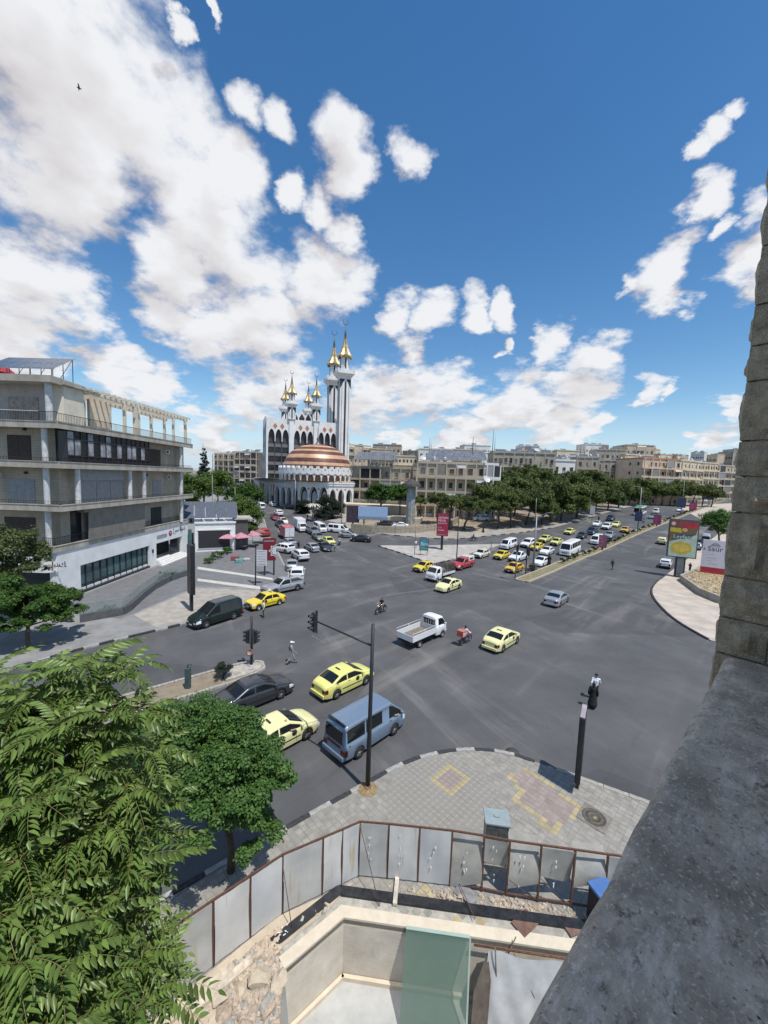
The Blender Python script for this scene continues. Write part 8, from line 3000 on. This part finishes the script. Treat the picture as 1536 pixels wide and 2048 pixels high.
mb = MB(); mb.lathe([(.46, .012), (.46, .02), (.40, .022), (.40, .016), (.30, .016), (.30, .022), (.22, .022), (.22, .016), (.08, .016), (.08, .024), (.001, .024)], 28, mf=lambda i, k: 1 if i > 7 else 0); mb.build('cover', [mat('cast_iron', (.13, .115, .095), .7, .3, var=.2, scale=8), mat('worn_brass', (.32, .27, .16), .6, .3)], t)
p = G(1025, 1505)
mb = MB(); mb.lathe([(.36, 0), (.36, .01), (.001, .012)], 20); o = mb.build('manhole_cover', [mat('asphalt_manhole', (.07, .065, .06), .9, var=.2, scale=9)], None, (p.x, p.y, .005)); tag(o, 'dark manhole cover in the asphalt at the kerb', 'manhole')
p = G(376, 1380)
t = thing('bin_post', 'slim blue green post with a curved top on the near median', 'post', (p.x, p.y, .13))
mb = MB(); mb.rbx(-.16, .16, -.12, .12, 0, 1.35, .03); mb.build('body', [mat('post_teal', (.05, .085, .09), .5, var=.2)], t)
mb = MB(); mb.tube([(0, 0, 1.3), (0, 0, 1.55), (.12, 0, 1.62), (.26, 0, 1.55)], .035, 7); mb.build('hook', [MATS['post_teal']], t)
# blue drum and dark object beside the parapet
t = thing('blue_bin', 'blue lidded bin half hidden by the parapet edge', 'bin', (7.35, 11.0, .13), .3)
mb = MB(); mb.rbx(-.32, .32, -.32, .32, 0, 1.15, .03); mb.build('body', [mat('bin_dark', (.02, .02, .022), .6)], t)
mb = MB(); mb.rbx(-.36, .36, -.36, .36, 1.15, 1.25, .03); mb.build('lid', [mat('bin_blue', (.07, .16, .38), .5, var=.1)], t)
# parasols with tables
M_PAR = mat('pink_parasol', (.62, .30, .38), .7, var=.15, scale=1.5, transl=.2)
for i, (x, y, w, lab) in enumerate(((482, 1100, 2.6, 'nearest pink parasol on the forecourt'), (505, 1095, 2.4, 'pink parasol right of the nearest one'), (455, 1102, 2.2, 'pink parasol farthest left on the forecourt'), (520, 1088, 2.0, 'dusky parasol beside the red van'))):
 p = G(x, y); t = thing('parasol', lab, 'parasol', (p.x, p.y, T(p.y) + .13), .4 * i)
 mb = MB(); mb.tube([(0, 0, 0), (0, 0, 3.0)], .035, 6); mb.build('pole', [M_GPOLE], t)
 mb = MB(); mb.lathe([(w * .7, 2.2), (w * .68, 2.3), (.03, 3.05)], 4, smooth=False); mb.build('canopy', [M_PAR if i < 3 else mat('dusky_parasol', (.22, .10, .09), .7)], t)
 mb = MB(); mb.lathe([(.02, 0), (.35, 0), (.35, .1), (.02, .12)], 12); mb.build('foot', [M_POLE], t)
 q = thing('cafe_table', 'small café table under the ' + lab, 'table', (p.x + .8, p.y - .5, T(p.y) + .13))
 mb = MB(); mb.lathe([(.02, .70), (.45, .70), (.45, .74), (.02, .745)], 14); mb.build('top', [mat('table_wood', (.12, .08, .06), .6)], q)
 mb = MB(); mb.tube([(0, 0, 0), (0, 0, .7)], .04, 6); mb.build('leg', [M_POLE], q)
# market stall boards near the annex
for i, (x, y, c, lab) in enumerate(((470, 1122, (.30, .10, .10), 'crate with red goods by the annex planter'), (478, 1126, (.12, .34, .34), 'turquoise crate by the annex planter'), (492, 1122, (.45, .44, .42), 'white sack lying on the forecourt'))):
 p = G(x, y); mb = MB(); mb.rbx(-.55, .55, -.4, .4, 0, .7 - .2 * i, .06); o = mb.build('crate' if i < 2 else 'sack', [mat('stall_%d' % i, c, .7, var=.2, scale=3)], None, (p.x, p.y, T(p.y) + .13), .5 * i); tag(o, lab, 'crate' if i < 2 else 'sack')
# rocket-like glass column by the beige blocks
p = AY(821, 1015, 99)
t = thing('glass_column', 'pale ribbed cylindrical column standing before the apartment blocks', 'column', (p.x, p.y, T(99)))
zt = AY(821, 975, 99).z - T(99)
mb = MB(); mb.lathe([(1.05, 0), (1.05, zt), (.9, zt + .3)], 12, smooth=False); mb.build('shaft', [mat('column_glass', (.34, .37, .35), .35, var=.3, scale=1.2)], t)
for k in range(12):
 a = k * math.pi / 6; mb = MB(); mb.tube([(1.07 * math.cos(a), 1.07 * math.sin(a), 0), (1.07 * math.cos(a), 1.07 * math.sin(a), zt)], .05, 5); mb.build('rib', [M_ALU], t)
mb = MB(); mb.lathe([(2.6, zt + .3), (2.4, zt + .9), (.4, zt + 2.2), (.1, zt + 5.5)], 12, smooth=False); mb.build('canopy', [mat('dark_canopy', (.06, .055, .05), .7)], t)
# big satellite dish on the white bay, roof masts
p = AY(972, 958, 108); dish(p.x, p.y, p.z - 1.0, 1.15, 'large pale satellite dish beside the white end bay')
for x, yb, yt, Y, lab in ((945, 905, 875, 118, 'twin antenna mast above the long beige block'), (859, 900, 876, 200, 'dark chimney masts on the far skyline'), (985, 900, 858, 170, 'tall thin radio mast on the skyline'), (1160, 915, 890, 200, 'lattice antenna above the middle skyline block')):
 a, c = AY(x, yb, Y), AY(x, yt, Y)
 t = thing('antenna_mast', lab, 'antenna', tuple(a))
 mb = MB(); mb.tube([(0, 0, -3), (0, 0, c.z - a.z)], [.16, .07], 6); mb.build('mast', [M_POLE], t)
 mb = MB(); mb.tube([(.9, 0, -3), (.9, 0, (c.z - a.z) * .8)], [.14, .08], 6); mb.bar((0, 0, .5), (.9, 0, .5), .1, .1); mb.build('second_mast', [M_GPOLE], t)
# bird
t = thing('bird', 'small dark bird gliding in front of the big left cloud', 'bird', tuple(AY(158, 176, 40)), .6)
mb = MB(); mb.lathe([(.001, -.2), (.05, -.1), (.07, 0), (.05, .12), (.03, .18), (.001, .22)], 8, mtx=Matrix.Rotation(RD(90), 4, 'Y')); mb.build('body', [M_POLE], t)
for s in (-1, 1):
 mb = MB(); mb.add([(.08, 0, .02), (-.06, 0, .02), (-.08, s * .28, .10), (.02, s * .30, .11), (-.05, s * .5, .05)], [(0, 1, 2, 3), (3, 2, 4)]); mb.build('wing', [M_POLE], t)
# ================================================================== PEOPLE AND MOTORCYCLES
M_HAIR = mat('black_hair', (.012, .010, .009), .6, var=.2)
M_EYE = mat('eye_dark', (.01, .01, .01), .3)
M_SHOE = mat('dark_shoe', (.025, .022, .02), .6, var=.2)

def cloth(name, c):
 return mat('cloth_' + name, c, .9, var=.12, scale=7, bump=.3, bscale=16)

CL = {'white': cloth('white', (.72, .74, .77)), 'black': cloth('black', (.012, .012, .014)), 'grey': cloth('grey', (.30, .32, .31)), 'dark': cloth('dark', (.035, .037, .045)), 'blue': cloth('blue', (.10, .15, .24)), 'jean': cloth('jean', (.06, .09, .14)),
 'khaki': cloth('khaki', (.22, .18, .13)), 'red': cloth('red', (.35, .05, .05)), 'cap': cloth('cap', (.70, .72, .74))}

def capsule(bm, a, b_, ra, rb):
 a, b_ = Vector(a), Vector(b_)
 d = b_ - a
 q = (d if d.length > 1e-5 else Vector((0, 0, 1))).to_track_quat('Z', 'Y').to_matrix().to_4x4()
 rings = []
 n = 10
 prof = [(math.sin(t) * ra, -math.cos(t) * ra) for t in [math.pi / 2 * k / 3 for k in range(1, 4)]] + [(math.sin(t) * rb, d.length + math.cos(t) * rb) for t in [math.pi / 2 * k / 3 for k in range(3, 0, -1)]]
 m = Matrix.Translation(a) @ q
 for r_, z in prof:
  rings.append([bm.verts.new(m @ Vector((r_ * math.cos(2 * math.pi * k / n), r_ * math.sin(2 * math.pi * k / n), z))) for k in range(n)])
 c0, c1 = bm.verts.new(m @ Vector((0, 0, -ra))), bm.verts.new(m @ Vector((0, 0, d.length + rb)))
 for k in range(n):
  bm.faces.new((c0, rings[0][(k + 1) % n], rings[0][k]))
  bm.faces.new((c1, rings[-1][k], rings[-1][(k + 1) % n]))
  for i in range(len(rings) - 1):
   bm.faces.new((rings[i][k], rings[i][(k + 1) % n], rings[i + 1][(k + 1) % n], rings[i + 1][k]))

def skin_over(name, segs, mats, voxel, parent, smooth_it=4):
 """grow one continuous surface over tapered limbs and colour it by the nearest limb"""
 bm = bmesh.new()
 for s in segs:
  capsule(bm, s[0], s[1], s[2], s[3])
 me = bpy.data.meshes.new(name)
 bm.to_mesh(me); bm.free()
 o = bpy.data.objects.new(name, me)
 md = o.modifiers.new('r', 'REMESH'); md.mode = 'VOXEL'; md.voxel_size = voxel; md.use_smooth_shade = True
 sm = o.modifiers.new('s', 'SMOOTH'); sm.iterations = smooth_it; sm.factor = .5
 m2 = evaluated_mesh(o)
 m2.materials.clear()
 for q in mats:
  m2.materials.append(q)
 A = np.array([tuple(s[0]) for s in segs]); B = np.array([tuple(s[1]) for s in segs])
 RA = np.array([s[2] for s in segs]); RB = np.array([s[3] for s in segs]); MI = np.array([s[4] for s in segs])
 cs = np.zeros(len(m2.polygons) * 3, dtype=np.float32); m2.polygons.foreach_get('center', cs); cs = cs.reshape(-1, 1, 3)
 AB_ = (B - A)[None]
 t = np.clip(((cs - A[None]) * AB_).sum(2) / np.maximum(1e-9, (AB_ ** 2).sum(2)), 0, 1)
 dist = np.linalg.norm(cs - (A[None] + AB_ * t[..., None]), axis=2) - (RA + (RB - RA) * t)
 m2.polygons.foreach_set('material_index', MI[np.argmin(dist, axis=1)].astype(np.int32))
 m2.polygons.foreach_set('use_smooth', np.ones(len(m2.polygons), dtype=bool))
 m2.update()
 return inst(m2, name, parent)

def person(label, p, heading, shirt, trouser, pose='stand', hat=None, sleeves=True, near=False, hair=True, lean=0.0, z=None, group='people on foot', robe=False, scale=1.0, hands=None):
 t = thing('person', label, 'person', (p.x, p.y, (T(p.y) + .004) if z is None else z), RD(heading), group)
 t.scale = (scale,) * 3
 J = {}
 V = Vector
 J.update(pel=V((0, 0, .95)), waist=V((0, 0, 1.08)), chest=V((.0, 0, 1.30)), neck=V((0, 0, 1.47)), head=V((.02, 0, 1.60)))
 for s, n in ((1, 'l'), (-1, 'r')):
  J['sh' + n] = V((0, s * .175, 1.41)); J['hip' + n] = V((0, s * .09, .92))
  if pose == 'walk':
   f = s
   J['kn' + n] = V((.20 if f > 0 else -.02, s * .09, .50)); J['an' + n] = V((.27 if f > 0 else -.33, s * .09, .09 if f > 0 else .17)); J['to' + n] = V((.42 if f > 0 else -.22, s * .10, .05 if f > 0 else .05))
   J['el' + n] = V((-.16 if f > 0 else .10, s * .25, 1.15)); J['wr' + n] = V((-.12 if f > 0 else .28, s * .24, .92 if f > 0 else 1.0))
  elif pose == 'ride':
   J['kn' + n] = V((.36, s * .20, .86)); J['an' + n] = V((.20, s * .20, .47)); J['to' + n] = V((.35, s * .21, .42))
   J['el' + n] = V((.20, s * .28, 1.14)); J['wr' + n] = V((.46, s * .27, 1.10))
  elif pose == 'sit':
   J['kn' + n] = V((.42, s * .12, .96)); J['an' + n] = V((.40, s * .12, .55)); J['to' + n] = V((.54, s * .12, .50))
   J['el' + n] = V((.10, s * .24, 1.14)); J['wr' + n] = V((.32, s * .14, 1.05))
  else:
   J['kn' + n] = V((.03, s * .10, .50)); J['an' + n] = V((-.02, s * .10, .09)); J['to' + n] = V((.13, s * .12, .05))
   J['el' + n] = V((-.05, s * .25, 1.13)); J['wr' + n] = V((.05, s * .25, .88))
   if hands == 'behind':
    J['el' + n] = V((-.12, s * .26, 1.14)); J['wr' + n] = V((-.13, s * .12, .95))
   if hands == 'chest':
    J['el' + n] = V((.02, s * .26, 1.15)); J['wr' + n] = V((.22, s * .10, 1.18))
 if lean:
  for k in ('waist', 'chest', 'neck', 'head', 'shl', 'shr'):
   J[k].x += lean * (J[k].z - .95)
 if robe:
  segs = [(J['neck'], J['chest'], .10, .17, 0), (J['chest'], J['waist'], .17, .16, 0), (J['waist'], V((0, 0, .75)), .17, .21, 0), (V((0, 0, .75)), V((-.03, 0, .30)), .21, .30, 0), (V((.06, .07, .05)), V((.14, .08, .04)), .045, .04, 3), (V((.0, -.07, .05)), V((.10, -.08, .04)), .045, .04, 3),
    (J['head'] + V((0, 0, .01)), J['head'] + V((-.02, 0, -.10)), .118, .10, 0), (J['head'] + V((.075, 0, .0)), J['head'] + V((.075, 0, -.04)), .062, .05, 2)]
  for n in 'lr':
   segs += [(J['sh' + n], J['el' + n], .075, .07, 0), (J['el' + n], J['wr' + n], .07, .06, 0), (J['wr' + n], J['wr' + n] + V((.03, 0, -.08)), .035, .03, 2)]
 else:
  segs = [(J['pel'] + V((0, .05, 0)), J['pel'] - V((0, .05, 0)), .125, .125, 1), (J['pel'], J['waist'], .13, .125, 0), (J['waist'] + V((0, .03, 0)), J['chest'] + V((0, .06, 0)), .12, .125, 0), (J['waist'] - V((0, .03, 0)), J['chest'] - V((0, .06, 0)), .12, .125, 0),
    (J['shl'], J['shr'], .075, .075, 0), (J['neck'] - V((0, 0, .06)), J['neck'] + V((0, 0, .06)), .06, .052, 2),
    (J['head'] + V((-.015, 0, .035)), J['head'] + V((.02, 0, .035)), .092, .088, 2), (J['head'] + V((.035, 0, -.06)), J['head'] + V((.02, 0, .02)), .06, .085, 2), (J['head'] + V((.11, 0, .01)), J['head'] + V((.118, 0, -.02)), .012, .018, 2)]
  for s, n in ((1, 'l'), (-1, 'r')):
   am = 0 if sleeves else 2
   mid = J['sh' + n].lerp(J['el' + n], .55)
   segs += [(J['sh' + n], mid, .066, .058, 0), (mid, J['el' + n], .054, .047, am), (J['el' + n], J['wr' + n], .047, .033, am),
     (J['hip' + n], J['kn' + n], .092, .064, 1), (J['kn' + n], J['an' + n], .062, .044, 1), (J['an' + n] - V((.03, 0, .03)), J['to' + n], .046, .038, 3), (J['head'] + V((0, s * .088, .0)), J['head'] + V((-.01, s * .092, .03)), .018, .02, 2)]
   w = J['wr' + n]
   d = (w - J['el' + n]).normalized()
   palm = w + d * .075
   segs.append((w, palm, .03, .036, 2))
   sd = d.cross(V((1, 0, 0)) if abs(d.x) < .9 else V((0, 0, 1))).normalized()
   if near:
    for k, (off, ln) in enumerate(((-.030, .055), (-.010, .068), (.010, .064), (.030, .048))):
     r0 = palm + sd * off + d * .02
     r1 = r0 + d * ln + V((.018, 0, 0))
     segs.append((r0, r1, .0115, .0095, 2)); segs.append((r1, r1 + d * .018 + V((.018, 0, 0)), .0095, .009, 2))
    th = w + d * .03
    segs.append((th, th + sd * -.05 + d * .04 + V((.02, 0, 0)), .013, .011, 2))
   else:
    segs.append((palm, palm + d * .05 + V((.015, 0, 0)), .034, .022, 2)); segs.append((w + d * .03, w + d * .06 + sd * .045, .014, .012, 2))
 body = skin_over('body', segs, [CL[shirt], CL[trouser], M_SKIN, M_SHOE], .0125 if near else .019, t, 3)
 h = J['head']
 if not robe:
  for s in (-1, 1):
   mb = MB(); bm = bmesh.new(); bmesh.ops.create_icosphere(bm, subdivisions=1, radius=.012); mb.frombm(bm, 0, True, Matrix.Translation(h + V((.098, s * .034, .035)))); mb.build('eye', [M_EYE], t)
  if hair and not hat:
   bm = bmesh.new(); bmesh.ops.create_uvsphere(bm, u_segments=14, v_segments=9, radius=.107)
   for v in [v for v in bm.verts if v.co.z < -.015 - (.05 if v.co.x < 0 else -.03)]:
    bm.verts.remove(v)
   mb = MB(); mb.frombm(bm, 0, True, Matrix.Translation(h + V((-.012, 0, .042)))); mb.build('hair', [M_HAIR], t)
  if hat:
   bm = bmesh.new(); bmesh.ops.create_uvsphere(bm, u_segments=14, v_segments=9, radius=.112)
   for v in [v for v in bm.verts if v.co.z < .01]:
    bm.verts.remove(v)
   mb = MB(); mb.frombm(bm, 0, True, Matrix.Translation(h + V((-.008, 0, .05))))
   mb.rbx(.05, .21, -.085, .085, .055, .07, .006, 0, Matrix.Translation(h)); mb.build('cap', [CL[hat]], t)
 return t

def motorcycle(label, p, heading, paintm, box=False, group='motorcycles'):
 t = thing('motorcycle', label, 'motorcycle', (p.x, p.y, T(p.y) + .004), RD(heading), group)
 for x in (-.62, .64):
  mb = MB()
  n = 20
  mb.tube([(x + .27 * math.cos(a), 0, .30 + .27 * math.sin(a)) for a in [2 * math.pi * k / n for k in range(n + 1)]], .042, 7, cap=False); w = mb.build('wheel', [M_TYRE], t)
  mb = MB(); mb.tube([(x, -.06, .30), (x, .06, .30)], .05, 8)
  for k in range(6):
   a = k * math.pi / 3; mb.tube([(x, 0, .30), (x + .25 * math.cos(a), 0, .30 + .25 * math.sin(a))], .010, 4)
  mb.tube([(x + .235 * math.cos(a), 0, .30 + .235 * math.sin(a)) for a in [2 * math.pi * k / n for k in range(n + 1)]], .015, 5, cap=False); mb.build('rim', [M_RIM], w)
 for s in (-.07, .07):
  mb = MB(); mb.tube([(.64, s, .30), (.50, s, .66), (.42, s, .92)], .022, 6); mb.build('fork', [M_CHROME], t)
  mb = MB(); mb.tube([(-.62, s, .30), (-.15, s, .36)], .022, 6); mb.tube([(-.55, s * 1.6, .34), (-.42, s * 1.6, .70)], .022, 6); mb.build('swingarm', [M_DARKP], t)
 mb = MB(); mb.tube([(.36, -.34, 1.03), (.42, -.16, .97), (.42, .16, .97), (.36, .34, 1.03)], .016, 6); mb.build('handlebar', [M_CHROME], t)
 mb = MB(); mb.tube([(.42, 0, .88), (.10, 0, .70), (-.45, 0, .70), (-.62, 0, .66)], .03, 6); mb.tube([(.40, 0, .80), (.20, 0, .42), (-.18, 0, .36)], .03, 6); mb.build('frame', [M_DARKP], t)
 mb = MB(); mb.rbx(-.02, .36, -.13, .13, .70, .90, .06); mb.build('tank', [paintm], t)
 mb = MB(); mb.rbx(-.62, .02, -.13, .13, .72, .82, .04); mb.build('seat', [M_SEAT], t)
 mb = MB(); mb.rbx(-.12, .24, -.13, .13, .30, .62, .05); mb.build('engine', [M_GPOLE], t)
 mb = MB(); mb.tube([(.2, .14, .36), (-.1, .17, .30), (-.66, .18, .36)], [.025, .03, .045], 7); mb.build('exhaust', [M_CHROME], t)
 mb = MB(); bm = bmesh.new(); bmesh.ops.create_icosphere(bm, subdivisions=2, radius=.09); mb.frombm(bm, 0, True, Matrix.Translation((.52, 0, .88))); mb.build('headlight', [M_HEADL], t)
 for x in (-.62, .64):
  mb = MB(); mb.tube([(x + .345 * math.cos(a), 0, .30 + .345 * math.sin(a)) for a in [RD(30 + 24 * k) for k in range(6)]], .045, 5); mb.build('mudguard', [paintm], t)
 if box:
  mb = MB(); mb.rbx(-.98, -.44, -.30, .30, .86, 1.32, .03); o = mb.build('delivery_box', [mat('box_orange_red', (.55, .13, .08), .5, var=.12, scale=3)], t)
  mb = MB(); mb.rbx(-1.0, -.42, -.32, .32, 1.32, 1.38, .02); mb.build('box_lid', [mat('box_lid', (.48, .16, .11), .5, var=.1)], o)
  mb = MB(); mb.bx(-.95, -.5, -.312, -.302, .92, 1.25); mb.build('box_panel', [mat('box_cream', (.62, .48, .40), .5, var=.3, scale=5)], o)
  text('FOOD'[:0] or '\u2022\u2022', .2, Vector((-.85, -.314, 1.0)), face_rot((0, -1, 0), (1, 0, 0)), MATS['paint_red'], o, 'box_mark', .002)
 return t

# crossing couple: man in white shirt behind a woman in black
person('man in a white shirt and dark cap walking beside the woman in black', G(1189, 1399), 62, 'white', 'black', 'walk', hat='black', near=True)
person('woman in a long black abaya crossing the near road', G(1184, 1416), 62, 'black', 'black', 'stand', near=False, robe=True, scale=.96)
person('man with a white cap and grey clothes crossing by the median', G(582, 1328), 15, 'grey', 'grey', 'walk', hat='cap', sleeves=False, near=True)
person('man in a white vest and dark trousers beside the bright yellow taxi', G(527, 1235), 200, 'white', 'dark', 'stand', near=False)
person('pedestrian in dark clothes striding across the avenue', G(1224, 1140), 20, 'dark', 'dark', 'walk')
person('man in blue standing by the food billboard post', G(1366, 1149), 160, 'blue', 'jean', 'stand', lean=.15)
person('man in black standing right of the man in blue', G(1379, 1146), 190, 'black', 'black', 'stand', hands='chest')
person('man in a white shirt standing on the triangular island', G(831, 1097), 100, 'white', 'blue', 'walk')
person('woman in a black abaya standing on the avenue median', G(1098, 1131), 228, 'black', 'black', 'stand', robe=True, z=T(60) + .2)
person('dark dressed person sitting at the foot of the street lamp', G(1060, 1145), 200, 'dark', 'dark', 'sit', z=-.25)
person('woman in black walking on the park side pavement', G(966, 1066), 180, 'black', 'black', 'stand', robe=True)
person('dark figure waiting at the park kerb of the avenue', G(1197, 1044), 220, 'dark', 'black', 'stand')
person('man in pale shirt beside the lemon taxi of the mosque street', G(670, 1104), 100, 'grey', 'khaki', 'walk')
person('person in black between the silver sedans of the mosque street', G(597, 1101), 60, 'black', 'dark', 'stand')
person('person under the pale dry tree before the mosque', G(615, 1042), 200, 'dark', 'dark', 'walk')
# motorcycles with riders
q = G(762, 1226)
motorcycle('dark motorcycle in the middle of the junction heading left', q, 232, P['black'])
person('rider in a black shirt and shorts on the dark motorcycle', Vector((q.x - .12 * math.cos(RD(232)), q.y - .12 * math.sin(RD(232)), 0)), 232, 'black', 'khaki', 'ride', sleeves=False, z=-.11, group='riders')
q = G(931, 1287)
motorcycle('delivery motorcycle with an orange red box', q, 46, P['red'], True)
person('rider in a white shirt on the delivery motorcycle', Vector((q.x - .12 * math.cos(RD(46)), q.y - .12 * math.sin(RD(46)), 0)), 46, 'white', 'jean', 'ride', z=-.11, group='riders')
q = G(946, 1082)
motorcycle('dark motorcycle riding along the wall street', q, 182, P['black'])
person('rider in dark clothes on the wall street motorcycle', Vector((q.x + .12, q.y, 0)), 182, 'dark', 'dark', 'ride', z=T(q.y) - .11, group='riders')
q = G(679, 1090)
motorcycle('motorcycle leaving the mosque street beside the lemon taxi', q, 280, P['charcoal'])
person('rider in grey on the motorcycle leaving the mosque street', Vector((q.x, q.y + .12, 0)), 280, 'grey', 'dark', 'ride', z=T(q.y) - .11, group='riders')
q = G(1287, 1046)
motorcycle('motorcycle behind the dark blue sign on the avenue', q, 229, P['black'])
person('rider in blue on the avenue motorcycle', Vector((q.x + .08, q.y + .09, 0)), 229, 'blue', 'dark', 'ride', z=T(q.y) - .11, group='riders')
# pale dry palm before the mosque
q = G(625, 1043)
t = thing('dry_palm', 'pale dry palm with bleached fronds before the mosque', 'tree', (q.x, q.y, T(q.y) + .1))
mb = MB(); mb.tube([(0, 0, 0), (.15, 0, 2), (.05, .1, 4.2)], [.28, .22, .2], 9); mb.build('trunk', [M_BARKG], t)
rr = random.Random(2)
for k in range(16):
 a = k * 2.4
 l = rr.uniform(2.0, 2.8)
 pts = [Vector((.05 + math.cos(a) * l * s * .9, .1 + math.sin(a) * l * s * .9, 4.2 + l * (.55 * s - .75 * s * s))) for s in (0, .33, .66, 1)]
 mb = MB()
 for (u_, v_), (w0, w1) in zip(zip(pts, pts[1:]), ((.12, .38), (.38, .34), (.34, .05))):
  n_ = (v_ - u_).cross(Vector((0, 0, 1))).normalized()
  mb.add([u_ + n_ * w0, u_ - n_ * w0, v_ - n_ * w1, v_ + n_ * w1], [(0, 1, 2, 3)])
 mb.build('frond', [mat('bleached_frond', (.50, .46, .36), .9, var=.2, scale=4)], t)

# arms and faces of people inside the near vehicles
def arm_out(lab, car, x, y, z):
 o = car.matrix_world
 bpy.context.view_layer.update()
 p0 = car.matrix_world @ Vector((x, y, z))
 t = thing('person', lab, 'person', tuple(p0), car.rotation_euler.z, 'people in vehicles')
 skin_over('body', [(Vector((-.16, .22, .10)), Vector((-.05, .02, .02)), .05, .045, 0), (Vector((-.05, .02, .02)), Vector((.12, -.05, .03)), .045, .035, 1), (Vector((.12, -.05, .03)), Vector((.20, -.04, .03)), .04, .03, 1), (Vector((-.2, .26, .12)), Vector((-.2, .26, .28)), .09, .07, 0), (Vector((-.18, .28, .38)), Vector((-.18, .28, .45)), .085, .09, 1)], [CL['dark'], M_SKIN], .014, t, 2)

arm_out('driver resting an arm on the window of the pale yellow taxi under the tree', VOBJ['pale yellow taxi half hidden by the round green tree, arm out of its window'], .30, -.80, .97)
arm_out('driver resting an arm on the window of the blue grey van', VOBJ['blue grey passenger van behind the black traffic light pole'], 1.35, -.82, 1.12)

bpy.data.scenes.remove(BENCH)
